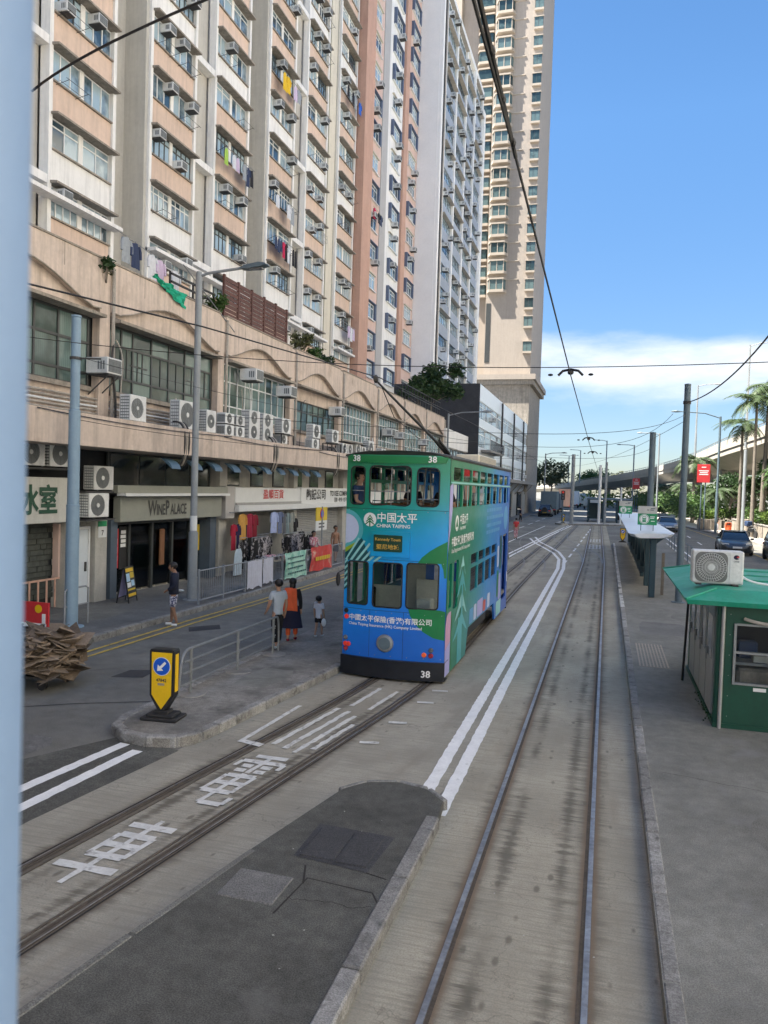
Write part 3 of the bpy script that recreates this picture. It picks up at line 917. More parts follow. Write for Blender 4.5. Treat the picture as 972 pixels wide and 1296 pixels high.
# ---- outdoor air conditioner units
def condenser_proto(w=0.85, h=0.62, d=0.32, fans=1, big=False):
    t = thing('air_conditioner', 'x', 'air conditioner')
    MB().cbox(-d / 2, d / 2, -w / 2, w / 2, 0.03, h, 0.012).build('casing', M['ac_white'], t)
    mb, g = MB(), MB()
    for k in range(fans):
        cz = 0.03 + (h - 0.03) * (k + 0.5) / fans
        r = min(w * 0.36, (h - 0.03) / fans * 0.44)
        cy = -w * 0.08
        MB().lathe([(0.02, 0.0), (r, 0.0), (r, 0.004), (0.02, 0.004)], (d / 2, cy, cz), 'x', 20).build('fan_opening', M['ac_grille'], t)
        for q in range(1, 5):
            pts = [(d / 2 + 0.012, cy + r * q / 4 * math.cos(2 * PI * i / 16), cz + r * q / 4 * math.sin(2 * PI * i / 16)) for i in range(17)]
            g.tube(pts, 0.004, 4, False)
        for q in range(8):
            a = q * PI / 4
            g.tube([(d / 2 + 0.012, cy, cz), (d / 2 + 0.012, cy + r * math.cos(a), cz + r * math.sin(a))], 0.0035, 4, False)
        MB().lathe([(0.005, 0), (r * 0.22, 0), (r * 0.2, 0.02), (0.005, 0.022)], (d / 2 + 0.004, cy, cz), 'x', 12).build('fan_hub', M['ac_white'], t)
    g.build('fan_guard', M['ac_fan'], t)
    v = MB()
    for i in range(8):
        z = 0.09 + (h - 0.16) * i / 7
        v.box(-d / 2 + 0.03, d / 2 - 0.03, -w / 2 - 0.004, -w / 2 + 0.006, z - 0.012, z + 0.012)
    for i in range(5):
        x = -d / 2 + 0.04 + (d - 0.08) * i / 4
        v.box(x - 0.004, x + 0.004, -w / 2 - 0.006, -w / 2 + 0.004, 0.06, h - 0.04)
    v.build('side_louvre', M['ac_grille'], t)
    for s in (-1, 1): MB().box(-d / 2 - 0.02, d / 2 + 0.02, s * w * 0.35 - 0.03, s * w * 0.35 + 0.03, 0, 0.03).build('foot', M['pipe_dark'], t)
    return t
ORD = ['first', 'second', 'third', 'fourth', 'fifth', 'sixth', 'seventh', 'eighth', 'ninth', 'tenth', 'eleventh', 'twelfth', 'thirteenth', 'fourteenth', 'fifteenth', 'sixteenth', 'seventeenth', 'eighteenth', 'nineteenth', 'twentieth']
PROTO = {}
def used(key, make):
    """first call returns the thing itself, later calls a copy"""
    if key not in PROTO:
        PROTO[key] = make()
        return PROTO[key], True
    return None, False
def put(key, make, loc, label, group=None, rz=0, scale=None):
    o, first = used(key, make)
    if not first:
        o = dup(PROTO[key])
        if 'group' in o and not group: del o['group']
    o.location = loc
    o.rotation_euler = (0, 0, rz)
    if scale: o.scale = scale
    o['label'] = label
    if group: o['group'] = group
    return o
def window_ac_proto():
    t = thing('window_air_conditioner', 'x', 'air conditioner')
    MB().cbox(-0.25, 0.42, -0.31, 0.31, 0, 0.42, 0.015).build('casing', M['ac_white'], t)
    MB().box(0.40, 0.425, -0.27, 0.27, 0.04, 0.38).build('coil_face', M['ac_grille'], t)
    g = MB()
    for i in range(4): g.box(0.415, 0.435, -0.27, 0.27, 0.06 + i * 0.085, 0.075 + i * 0.085)
    for i in range(4): g.box(0.415, 0.432, -0.25 + i * 0.16, -0.235 + i * 0.16, 0.04, 0.38)
    for s in (-1, 1):
        for i in range(3): g.box(0.12 + i * 0.08, 0.17 + i * 0.08, s * 0.312 - 0.006, s * 0.312 + 0.006, 0.1, 0.32)
    g.build('louvre', M['ac_grille'], t)
    MB().box(-0.2, 0.40, -0.25, 0.25, -0.045, -0.004).build('bracket', M['pipe_dark'], t)
    return t

# ------------------------------------------------------------------ podium with shops
XF = -13.3
BAY = [-1.0, 5.3, 11.6, 17.9, 24.4, 30.75, 36.95, 43.1, 49.25, 55.65, 62.5]
pod = thing('podium_building', 'long low pink rendered commercial block with wavy parapet and a deep canopy over its shops', 'building', (XF, 20, 0))
w = MB()
w.box(-22, -13.5, -40, 62.3, 4.3, 8.8)                       # body and roof behind the facade
w.build('body_wall', M['podium_pink'], pod)
MB().box(-13.5, XF, -40, 62.5, 7.78, 9.2).build('upper_wall', M['podium_pink'], pod)
MB().box(-13.5, XF, -40, 62.5, 5.031, 5.9).build('lower_wall', M['podium_pink'], pod)
MB().box(-13.6, -12.0, -40, 62.5, 4.26, 5.03).build('canopy', M['podium_pink'], pod)
MB().box(-13.45, -12.9, -40, 11.6, 5.0, 9.3).build('upper_wall', M['podium_pink'], pod)
for y in BAY[2:]:
    MB().box(XF - 0.1, XF + 0.13, y - 0.22, y + 0.22, 5.032, 9.28).build('pier', M['podium_pink'], pod)
    MB().tube([(XF + 0.19, y + 0.28, 5.03), (XF + 0.19, y + 0.28, 9.2)], 0.05, 7).build('drain_pipe', M['pipe_grey'], pod)
def wave_panel(y0, y1):
    n = 22
    top = 9.32
    poly = [(y0, top), (y0, 8.02), (y0 + 0.35, 8.0)]
    for i in range(n + 1):
        t = i / n
        y = y0 + 0.5 + (y1 - y0 - 1.0) * t
        poly.append((y, 8.05 + 0.62 * math.sin(PI * t) ** 1.3))
    poly += [(y1 - 0.35, 8.0), (y1, 8.02), (y1, top)]
    vs, fs = panel_mesh(poly, [], 0.16)
    mb = MB().add([(XF + 0.02 + d, a, b) for a, b, d in vs], fs)
    o = mb.build('parapet_panel', M['podium_pink'], pod)
    MB().tube([(XF + 0.18, a, b - 0.005) for a, b in poly[1:-1]], 0.022, 5, False).build('moulding', M['hood_conc'], o)
    MB().box(XF - 0.05, XF + 0.21, y0, y1, top + 0.002, top + 0.05).build('coping', M['hood_conc'], o)
    for q in range(1, 4):
        yy = y0 + (y1 - y0) * q / 4
        MB().box(XF + 0.175, XF + 0.183, yy - 0.008, yy + 0.008, 8.75, top).build('joint', M['hood_conc'], o)
for a, b in zip(BAY[2:-1], BAY[3:]):
    wave_panel(a + 0.24, b - 0.24)
    MB().prism([(XF, 7.74), (XF + 0.42, 7.74), (XF + 0.42, 7.82), (XF, 7.96)], 'y', a + 0.3, b - 0.3).build('window_hood', M['hood_conc'], pod)
    MB().box(XF, XF + 0.12, a + 0.35, b - 0.35, 5.78, 5.9).build('window_sill', M['hood_conc'], pod)
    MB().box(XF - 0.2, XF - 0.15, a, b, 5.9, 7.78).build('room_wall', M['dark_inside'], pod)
XW = XF - 0.04
a, b = BAY[2], BAY[3]
grid_window(pod, XW, [a + .4, a + 1.5, a + 2.9, 14.9, 15.45, 16.3, 17.0, 17.45], [5.92, 6.25, 7.05, 7.72], M['frame_dark'], M['glass_podium'], 0.07)
a, b = BAY[3], BAY[4]
grid_window(pod, XW, [18.35, 18.9, 19.45, 20.4, 21.35, 22.3, 23.2, 24.0], [5.92, 6.32, 7.22, 7.72], M['frame_dark'], M['glass_podium'], 0.065)
mb = MB()
for y in (18.62, 19.18, 19.7, 19.95, 20.9, 21.8, 22.75, 23.6): mb.box(XW - 0.05, XW - 0.008, y - 0.02, y + 0.02, 6.35, 7.2)
for y in (19.6, 19.95, 22.6): mb.box(XW - 0.05, XW - 0.012, y - 0.25, y + 0.25, 6.75, 6.79)
mb.build('glazing_bar', M['frame_dark'], pod)
a, b = BAY[4], BAY[5]
grid_window(pod, XW, lin(a + .4, b - .5, 9), [5.92, 6.25, 7.12, 7.72], M['frame_white'], M['glass_podium'], 0.045)
a, b = BAY[5], BAY[6]
MB().box(XF - 0.1, XF + 0.02, a + .3, b - .3, 7.2, 7.779).build('blind_panel', M['podium_pink'], pod)
grid_window(pod, XW, [a + .4, a + .9, a + 1.5, a + 2.2, a + 2.9, a + 3.6, a + 4.3, a + 5.0, b - .4], [5.92, 6.75, 7.18], M['frame_dark'], M['glass_podium'], 0.05)
for k in range(6, 10):
    a, b = BAY[k], BAY[k + 1]
    grid_window(pod, XW, lin(a + .4, b - .4, 10 if k < 8 else 7), [5.92, 6.3, 7.2, 7.72], M['frame_white'], M['glass_podium'], 0.05)
# pipes along the foot of the first-floor wall
for i in range(6):
    z = 5.1 + i * 0.1
    pts = [(XF + 0.06 + 0.03 * (i % 2), 10, z + 0.02), (XF + 0.06, 14 + i, z), (XF + 0.08, 18, z + rnd.uniform(-.02, .02)), (XF + 0.06, 21.5 + i * .5, z)]
    MB().tube(pts, 0.028, 6).build('pipe', M['pipe_grey' if i % 3 else 'frame_white'], pod)
for i in range(3):
    MB().tube([(XF + 0.1, 24 + i, 5.12 + i * .12), (XF + 0.08, 45, 5.15 + i * .12), (XF + .1, 62, 5.12 + i * .12)], 0.025, 6).build('pipe', M['pipe_grey' if i else 'pipe_dark'], pod)
def run(pts, r, m='pipe_dark', name='cable'):
    return MB().tube(curve3(pts), r, 6).build(name, M[m], pod)
def curve3(pts, n=14):
    P = [Vector(p) for p in pts]
    out = []
    for i in range(n + 1):
        t = i / n
        Q = P[:]
        while len(Q) > 1:
            Q = [a.lerp(b, t) for a, b in zip(Q[:-1], Q[1:])]
        out.append(tuple(Q[0]))
    return out
run([(XF + .2, 18.2, 7.2), (XF + .3, 17.9, 6.4), (XF + .25, 18.3, 6.1), (XF + .3, 18.2, 5.1)], 0.035)
run([(XF + .2, 18.3, 7.3), (XF + .35, 18.8, 6.7), (XF + .3, 18.1, 6.1), (XF + .35, 18.5, 5.1)], 0.02, 'pipe_grey')
for y, n in ((20.1, 3), (26.4, 4), (33.4, 3)):
    for i in range(n):
        yy = y + i * 0.11
        run([(-12.5, yy + .2, 5.25), (-11.9, yy, 5.3), (-11.94, yy + .03 * i, 4.8), (-11.95, yy, 4.1), (-12.2, yy + .1, 3.95)], 0.03, 'pipe_grey' if i % 2 else 'pipe_dark', 'pipe')

kr = random.Random(8)
for i in range(16):
    y = kr.uniform(18.5, 55)
    z1 = kr.uniform(5.5, 7.6)
    run([(XF + .16, y, 5.05), (XF + .16, y + kr.uniform(-.2, .2), (5 + z1) / 2), (XF + .12, y + kr.uniform(-.6, .6), z1), (XF + .06, y + kr.uniform(-.8, .8), z1 + .1)], kr.uniform(.012, .03), kr.choice(['pipe_dark', 'pipe_grey', 'frame_white']))
for i in range(5):
    y = 14 + i * 8.5
    run([(-11.97, y, 5.0 - .04 * i), (-11.96, y + 3, 4.86 - .05 * (i % 3)), (-11.96, y + 6, 4.9), (-11.97, y + 9, 5.0)], .012)
# ground floor: back wall, pillars between the shops
XS = -13.35
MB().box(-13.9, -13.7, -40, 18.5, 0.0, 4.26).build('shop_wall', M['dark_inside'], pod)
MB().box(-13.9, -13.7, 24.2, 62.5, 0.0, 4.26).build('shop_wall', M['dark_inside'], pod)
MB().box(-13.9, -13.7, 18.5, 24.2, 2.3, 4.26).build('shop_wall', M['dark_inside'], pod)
MB().box(-16, -13.7, 18.5, 24.2, 2.9, 3.0).build('shop_ceiling', M['tower_white'], pod)
MB().box(-16, -13.62, 18.5, 24.2, .125, .14).build('shop_floor', M['stone_pale'], pod)
for y0, y1, m in ((16.62, 16.72, 'stone_pale'), (17.75, 18.25, 'stone_pale'), (18.42, 18.72, 'slate_blue'), (24.0, 24.42, 'slate_blue'), (24.62, 25.15, 'stone_pale'), (31.35, 31.75, 'stone_pale'), (37.9, 38.5, 'stone_pale'), (44.2, 44.8, 'stone_pale'), (50.4, 51.0, 'stone_pale'), (56.6, 57.2, 'stone_pale')):
    z1 = 2.35 if y0 < 24.5 else 4.25
    MB().box(-13.75, XS + 0.12, y0, y1, 0.0, z1).build('pillar', M[m], pod)
d = MB().cbox(-13.62, XS, 16.95, 17.6, 0.14, 2.12, 0.01).build('door', M['door_white'], pod)
MB().box(XS, XS + 0.05, 17.46, 17.50, 1.0, 1.25).build('handle', M['pipe_dark'], d)
fr = MB()
fr.box(-13.66, XS + 0.02, 16.88, 16.95, 0.13, 2.2).box(-13.66, XS + 0.02, 17.6, 17.67, 0.13, 2.2).box(-13.66, XS + 0.02, 16.95, 17.6, 2.12, 2.2)
fr.build('door_frame', M['frame_white'], pod)
MB().box(-13.66, -13.55, 16.7, 17.76, 2.2, 2.5).build('door_head', M['stone_pale'], pod)
# mezzanine strip below the canopy
def mezz(y0, y1):
    MB().box(-13.7, -13.5, y0, y1, 3.2, 4.25).build('mezzanine_wall', M['stone_pale'], pod)
    n = int((y1 - y0) / 2)
    for i in range(n):
        yy = y0 + (i + .5) * (y1 - y0) / n
        f = MB().box(-13.52, -13.46, yy - .55, yy + .55, 3.35, 4.2).build('window', M['frame_dark'], pod)
        MB().box(-13.458, -13.45, yy - .5, yy + .5, 3.4, 4.15).build('pane', M['glass_dark'], f)
mezz(25.0, 62.4)
f = MB().box(-13.55, -13.5, 18.6, 24.4, 3.2, 4.24).build('window', M['frame_dark'], pod)
for i in range(4):
    MB().box(-13.498, -13.48, 18.7 + i * 1.42, 20.05 + i * 1.42, 3.27, 4.2).build('pane', M['glass_dark'], f)
# wine shop front
for y in (19.75, 20.95, 22.1, 23.2):
    MB().box(-13.66, -13.54, y - .05, y + .05, 0.13, 2.2).build('mullion', M['frame_dark'], pod)
MB().box(-13.68, XS + 0.02, 18.72, 24.0, 2.18, 2.3).build('shop_lintel', M['frame_dark'], pod)
for y0, y1 in ((18.74, 19.7), (19.8, 20.9), (21.0, 22.05), (22.15, 23.15), (23.25, 23.98)):
    g = MB().box(-13.62, -13.6, y0, y1, 0.2, 2.16).build('shop_window', M['clear_glass'], pod)
# interior of the wine shop: shelves with bottles
sh = MB()
for z in (0.3, 0.75, 1.2, 1.65): sh.box(-13.98, -13.66, 19.9, 22.0, z, z + 0.04)
for y in (19.9, 20.6, 21.3, 22.0): sh.box(-13.98, -13.66, y - .03, y + .03, 0.13, 2.1)
sh.build('shelf', M['tower_cream'], pod)
w2 = MB().box(-14.6, -14.5, 18.6, 24.1, 0.1, 3).box(-16, -13.9, 24.0, 24.1, 0.1, 3).box(-16, -13.9, 18.6, 18.7, 0.1, 3)
w2.build('room_wall', M['tower_cream'], pod)
for q in range(9):
    y0 = 22.3 + (q % 3) * .5
    MB().cbox(-14.4, -14.05, y0, y0 + .42, .14 + (q // 3) * .36, .48 + (q // 3) * .36, .01).build('wine_box', M[('card', 'hood_conc', 'seat_tan')[q % 3]], pod)
bt = MB()
for z in (0.34, 0.79, 1.24, 1.69):
    for i in range(26):
        if rnd.random() < .85:
            y = 19.96 + i * .08
            bt.lathe([(0.03, 0), (0.033, .18), (.012, .24), (.012, .3)], (-13.76 + rnd.uniform(-.06, .06), y, z), 'z', 6)
tag(bt.build('bottle', M['kiosk_green'], pod), kind='stuff')

# ---- condensers on the canopy and window units on the podium
def cond(y, z=5.04, h=0.62, w=0.85, fans=1, x=-12.45, label=None, k=None):
    key = ('c', round(h, 2), round(w, 2), fans)
    return put(key, lambda: condenser_proto(w, h, 0.34, fans), (x, y, z), label, 'air conditioner units on the canopy')
cl_ = 'white outdoor air conditioner '
cond(18.2, 5.04, 0.72, 0.74, label=cl_ + 'with large square fan alone beside pipes, first along the canopy')
cond(20.8, 5.04, 0.86, 1.02, label=cl_ + 'with ribbed side and bright hub, largest on the canopy')
cond(22.2, 5.04, 0.74, 0.6, label=cl_ + 'right behind the street lamp post on the canopy')
cond(23.45, 5.04, 0.38, 0.62, label=cl_ + 'lower left of a block of four small ones on the canopy')
cond(24.25, 5.04, 0.38, 0.62, label=cl_ + 'lower right of a block of four small ones on the canopy')
cond(23.45, 5.43, 0.38, 0.62, label=cl_ + 'upper left of a block of four small ones on the canopy')
cond(24.25, 5.43, 0.38, 0.62, label=cl_ + 'upper right of a block of four small ones on the canopy')
cond(25.35, 5.04, 1.05, 0.85, 2, label=cl_ + 'tall with two fans, first of two tall ones above the pipes')
cond(26.5, 5.04, 1.05, 0.85, 2, label=cl_ + 'tall with two fans, second of two tall ones above the pipes')
cond(28.2, 5.45, 0.62, 0.85, label=cl_ + 'raised on a dark rack just past the two tall ones')
cond(28.0, 5.04, 0.38, 0.62, label='small air conditioner under the rack past the two tall ones')
cond(31.5, 5.50, 0.62, 0.85, label=cl_ + 'raised upper one of a pair beside the fifth pier')
cond(31.4, 5.04, 0.45, 0.85, label=cl_ + 'lower one of a pair beside the fifth pier')
cond(33.9, 5.45, 0.62, 0.85, label=cl_ + 'on a dark rack in the middle of the fifth bay')
for i, (y, h) in enumerate(((35.3, .5), (36.1, .5), (37.4, .6), (38.3, .5))):
    cond(y, 5.04, h, 0.7, label=cl_ + '%s in a row of four low ones above the shutter shop' % ORD[i])
cond(39.6, 5.04, 0.9, 0.95, label=cl_ + 'with ribbed side above the left end of the tram roof')
for i, y in enumerate((42, 45.5, 47.2, 51.3, 53.8, 58.2)):
    cond(y, 5.04, 0.62, 0.85, label=cl_ + '%s of six far along the canopy behind the tram' % ORD[i])
rk = MB()
for y0, y1 in ((27.6, 28.8), (33.3, 34.5), (35.0, 39.0)):
    rk.box(-12.7, -12.2, y0, y1, 5.42 if y0 < 35 else 5.62, 5.445 if y0 < 35 else 5.645)
    for y in (y0, y1): rk.box(-12.25, -12.2, y - .02, y + .02, 5.03, 5.42); rk.box(-12.7, -12.65, y - .02, y + .02, 5.03, 5.42)
tag(rk.build('rack', M['pipe_dark'], pod))
def wac(x, y, z, label, group=None):
    return put('wac', window_ac_proto, (x, y, z), label, group)
wl = 'boxy window air conditioner '
o = wac(XF + .25, 17.62, 6.25, wl + 'on struts beside the blue pole at the first-floor windows')
st = MB()
for s in (-.22, .22): st.tube([(XF + .62, 17.62 + s, 6.2), (XF + .02, 17.62 + s, 5.7)], 0.018, 5)
st.build('strut', M['pipe_dark'], pod)
wac(XF + .45, 26.0, 7.25, wl + 'jutting out high at the left of the white railed bay')
wac(XF + .45, 29.2, 7.05, wl + 'jutting out high at the right of the white railed bay')
wac(XF + .35, 35.6, 6.9, wl + 'high at the right end of the fifth podium bay')
for i, y in enumerate((45.0, 47.6, 54.2)): wac(XF + .3, y, 6.6, wl + '%s of three on the far podium bays behind the tram' % ORD[i], 'window units on the far podium bays')
# units hung under the canopy by the cafe
def cond2(x, y, z, label, h=.66, w=.82):
    return put(('c2', h, w), lambda: condenser_proto(w, h, 0.34, 1), (x, y, z), label, 'air conditioners under the canopy')
cond2(-13.05, 17.6, 3.16, 'grimy air conditioner hung above another one left of the wine shop sign')
cond2(-13.0, 17.35, 2.44, 'grimy air conditioner with cables, lower of two left of the wine shop sign')
cond2(-13.1, 16.0, 3.72, 'dim air conditioner under the canopy above the cafe sign')
cond2(-13.1, 15.0, 3.72, 'dim air conditioner under the canopy half behind the blue window post')
MB().box(-13.4, -12.85, 16.8, 18.0, 3.11, 3.15).box(-13.4, -12.8, 16.8, 18.0, 2.38, 2.42).box(-13.4, -12.9, 14.4, 16.6, 3.67, 3.71).build('bracket', M['pipe_dark'], pod)
# blue hoods in a row under the canopy edge
def hood_proto():
    t = thing('canopy_hood', 'x', 'hood')
    vs, fs = [], []
    for i in range(7):
        a = rad(15 + i * 12)
        for s in (-.33, .33): vs.append((-.35 + .75 * math.sin(a), s, -.42 + .46 * math.cos(a)))
    for i in range(6): fs.append((2 * i, 2 * i + 1, 2 * i + 3, 2 * i + 2))
    for s in (0, 1): fs.append(tuple([2 * i + s for i in range(7)]))
    MB().add(vs, fs).build('shade', M['awning_blue'], t)
    MB().tube([(.36, -.33, -.33), (.36, .33, -.33)], .025, 6).build('edge_roll', M['awning_blue'], t)
    return t
for i in range(10):
    put('hood', hood_proto, (-12.3, 19.75 + i * 1.28, 4.12), '%s small dark blue hood from the left under the pink canopy edge' % ORD[i], 'blue hoods under the canopy edge', scale=(.7, .72, .72))

# ------------------------------------------------------------------ signs and shops
def sign_box(name, label, y0, y1, z0, z1, m, x=-13.0, d=0.25):
    t = thing(name, label, 'shop sign', (x, (y0 + y1) / 2, z0))
    MB().cbox(x - d, x, y0, y1, z0, z1, 0.015).build('board', M[m], t)
    return t
UX, UZ = (0, 1, 0), (0, 0, 1)
t = sign_box('shop_sign', 'pale cafe sign board with thick dark green Chinese characters', 13.0, 16.6, 2.36, 3.48, 'cafe_board', -13.05)
text('冰室', 0.74, M['green_letter'], (-13.045, 15.33, 2.66), UX, UZ, t, bold=0.03, depth=0.012, wide=0.92)
t = sign_box('shop_sign.001', 'olive grey wine shop fascia with dark serif English lettering', 18.55, 24.4, 2.28, 3.0, 'sign_olive', -13.02)
MB().box(-13.05, -12.75, 18.4, 24.5, 3.02, 3.1).build('light_strip', M['sign_white'], t)
MB().box(-13.2, -12.95, 18.3, 24.7, 3.1, 3.32).build('cornice', M['sign_olive'], t)
for body, size, y in (('W', .62, 19.88), ('INE', .46, 20.31), ('P', .62, 20.80), ('ALACE', .46, 21.08)):
    text(body, size, M['letter_dark'], (-13.015, y, 2.45), UX, UZ, t, align='LEFT', bold=.022, depth=.01, wide=.68)
t = sign_box('shop_sign.002', 'white fascia with small red Chinese characters over the clothes stall', 25.3, 31.45, 2.48, 3.32, 'sign_white', -12.95)
MB().box(-12.98, -12.8, 25.3, 31.45, 2.44, 2.66).build('lower_band', M['sign_white'], t)
MB().box(-12.95, -12.9, 25.3, 31.45, 2.67, 2.76).build('rail', M['shutter_grey'], t)
text('盈順百貨', 0.40, M['red'], (-12.945, 28.6, 2.92), UX, UZ, t, bold=0.01, depth=0.01, wide=1.25)
t = sign_box('shop_sign.003', 'white fascia with black Chinese characters and English words over the grey shutter', 31.55, 38.5, 2.48, 3.36, 'sign_white', -12.95)
MB().box(-12.98, -12.85, 31.55, 38.5, 2.44, 2.62).build('lower_band', M['sign_white'], t)
text('陶記公司', 0.52, M['print_black'], (-12.945, 33.35, 2.86), UX, UZ, t, bold=0.02, depth=0.01, wide=1.2)
text('TO KEE COMPANY', 0.36, M['print_black'], (-12.945, 36.7, 2.98), UX, UZ, t, bold=0.02, depth=0.01)
text('百貨 • 糖果 • 批發', 0.24, M['print_black'], (-12.945, 36.7, 2.70), UX, UZ, t, bold=0.01, depth=0.01)
MB().box(-13.5, -12.97, 24.6, 25.28, 2.2, 3.35).build('end_panel', M['pilaster_grey'], pod)
sg = thing('number_plate', 'small white building number plate with green top on the pale pillar', 'sign', (XS + .12, 18, 1.95))
MB().box(XS + .12, XS + .14, 17.85, 18.2, 1.88, 2.18).build('plate', M['sign_white'], sg)
MB().box(XS + .12, XS + .142, 17.85, 18.2, 2.181, 2.33).build('green_top', M['sign_green'], sg)
text('7', 0.2, M['print_black'], (XS + .14, 18.02, 1.94), UX, UZ, sg, bold=.02)
# shutters
def shutter(y0, y1, z0=0.14, z1=2.42):
    prof = []
    n = int((z1 - z0) / 0.085)
    mb = MB()
    for i in range(n):
        z = z0 + i * 0.085
        mb.prism([(-13.5, z), (-13.455, z + .02), (-13.455, z + .06), (-13.5, z + .083)], 'y', y0, y1)
    s = MB().box(-13.56, -13.5, y0, y1, z0, z1).build('roller_shutter', M['shutter_grey'], pod)
    tag(mb.build('slat', M['shutter_grey'], s), kind='stuff')
shutter(31.8, 37.8); shutter(45, 50.2); shutter(51.1, 56.4)
MB().box(-13.6, -13.45, 38.6, 44.0, 0.13, 2.4).build('shop_wall', M['shutter_grey'], pod)
for y0, y1, m in ((38.9, 44.1, 'sign_white'), (44.7, 50.3, 'cafe_board'), (50.7, 62, 'sign_olive')):
    MB().box(-13.5, -13.0, y0, y1, 2.45, 3.2).build('fascia', M[m], pod)
MB().box(-13.5, -13.0, 5, 13, 2.45, 3.2).build('fascia', M['sign_olive'], pod)

# ------------------------------------------------------------------ apartment block
XT = -20.5
FL = 2.53
SILL0 = 13.28
def ztop(y): return 3.5 + (y * .96 + 5.7) * .69 + 3
apt = thing('apartment_block', 'tall peach and white apartment block with grey recesses above the pink podium', 'building', (XT, 40, 8))
def mkmesh(mb, name, mats):
    o = mb.build(name, mats)
    me = o.data
    D.objects.remove(o)
    return me
def inst(name, me, loc, parent, mtl=None, label=None):
    o = D.objects.new(name, me)
    COL.objects.link(o)
    o.parent = parent
    r = parent
    base = Vector((0, 0, 0))
    q = parent
    while q is not None:
        base += q.location
        q = q.parent
    o.location = Vector(loc) - base
    if mtl is not None:
        o.material_slots[0].link = 'OBJECT'
        o.material_slots[0].material = mtl
    return o
BW = 4.0
sp_mesh = mkmesh(MB().box(-.25, 0, 0.2, BW - .2, -FL + 1.24, -0.06), 'spandrel', M['tower_peach'])
hd_mesh = mkmesh(MB().prism([(-.15, 1.19), (.42, 1.16), (.42, 1.24), (-.15, 1.30)], 'y', .12, BW - .12), 'window_hood', M['hood_conc'])
sl_mesh = mkmesh(MB().box(-.2, .10, .2, BW - .2, -.06, .0), 'window_sill', M['hood_conc'])
def win_frame(w, h, cols, transom, m):
    mb = MB()
    b = .055
    for i in range(cols + 1):
        y = w * i / cols
        mb.box(-.06, 0, max(0, y - b / 2), min(w, y + b / 2), 0, h)
    for z in [0, h - b] + ([h * .72] if transom else []):
        for i in range(cols):
            mb.box(-.056, -.004, w * i / cols + b / 2, w * (i + 1) / cols - b / 2, z, z + b)
    return mkmesh(mb, 'window', M[m])
def win_glass(w, h, name='pane'):
    return mkmesh(MB().box(-.05, -.03, .03, w - .03, .03, h - .03), name, M['glass_tower'])
WW = 1.68
frames = [win_frame(WW, 1.16, 4, True, 'frame_white'), win_frame(WW, 1.16, 3, False, 'frame_white'), win_frame(WW, 1.16, 4, True, 'frame_dark'), win_frame(WW, 1.16, 2, True, 'frame_white')]
cells = [4, 3, 4, 2]
pane_m = [mkmesh(MB().box(-.05, -.03, .02, WW / c - .02, .03, 1.13), 'pane', M['glass_tower']) for c in cells]
glz = win_glass(WW, 1.16, 'glazing')
pier_mesh = mkmesh(MB().box(-.2, -.04, BW / 2 - .13, BW / 2 + .13, 0, 1.18), 'window_pier', M['tower_white'])
bays = [24.2, 30.65, 36.45, 42.95, 48.85, 55.1]
NT = 23
prng = random.Random(5)
npanes = 0
db = MB()
for yy in (.25, 1.35): db.tube([(0, yy, -.12), (.62, yy, .0)], .012, 4)
db.tube([(.6, .1, 0), (.6, 1.5, 0)], .012, 4); db.tube([(.3, .1, -.06), (.3, 1.5, -.06)], .01, 4)
dry_m = mkmesh(db, 'drying_rack', M['pipe_dark'])
cg = MB()
for i in range(6): cg.tube([(0, .1 + i * .28, .0), (.42, .1 + i * .28, .0), (.42, .1 + i * .28, .5), (0, .1 + i * .28, .5)], .009, 4)
for z in (0, .25, .5): cg.tube([(.42, .1, z), (.42, 1.5, z)], .01, 4)
cage_m = mkmesh(cg, 'window_cage', M['galv'])
for bi, y0 in enumerate(bays):
    zt = ztop(y0 + 4)
    pil = MB().box(XT - .3, XT + .1, y0, y0 + .2, 8, 60).box(XT - .3, XT + .1, y0 + BW - .2, y0 + BW, 8, 60)
    pil.build('pilaster', M['tower_white'], apt)
    MB().box(XT - .5, XT - .18, y0 + .2, y0 + BW - .2, 8.2, 60).build('bay_wall', M['tower_white'], apt)
    up = MB()
    for n in range(-2, NT):
        z = SILL0 + n * FL
        if z > 59: break
        if z > zt:
            up.box(XT - .18, XT, y0 + .2, y0 + BW - .2, z - FL + 1.24, z)
            continue
        white = (n - 1) % 4 == 0
        inst('spandrel', sp_mesh, (XT, y0, z), apt, M['tower_white'] if white else None)
        inst('window_hood', hd_mesh, (XT, y0, z), apt)
        inst('window_sill', sl_mesh, (XT, y0, z), apt)
        inst('window_pier', pier_mesh, (XT, y0, z), apt)
        k = prng.randrange(4)
        for s in (0, 1):
            yy = y0 + .22 + s * (BW - .44 - WW)
            kk = k if prng.random() < .75 else prng.randrange(4)
            wn = inst('window', frames[kk], (XT - .06, yy, z), apt)
            if bi < 3 and npanes < 290:
                for c in range(cells[kk]):
                    inst('pane', pane_m[kk], (XT - .06, yy + WW * c / cells[kk], z), wn); npanes += 1
            else:
                inst('glazing', glz, (XT - .06, yy, z), wn)
            rr = rnd.random()
            if rr < .34: inst('drying_rack', dry_m, (XT, yy, z), apt)
            elif rr < .42: inst('window_cage', cage_m, (XT, yy, z), apt)
            if prng.random() < .5 and n > -2:
                put('wac', window_ac_proto, (XT + .1, yy + prng.choice((.34, .5, 1.0, 1.3)), z + prng.choice((.72, .70, .05))), 'window air conditioner, %s window, %s row above the podium, %s column of the peach block' % (('left', 'right')[s], ORD[n + 1], ORD[bi]), 'window air conditioners on the peach apartment block', scale=(.85, .85, .88))
    if up.v: up.build('upper_storeys', M['tower_peach'], apt)
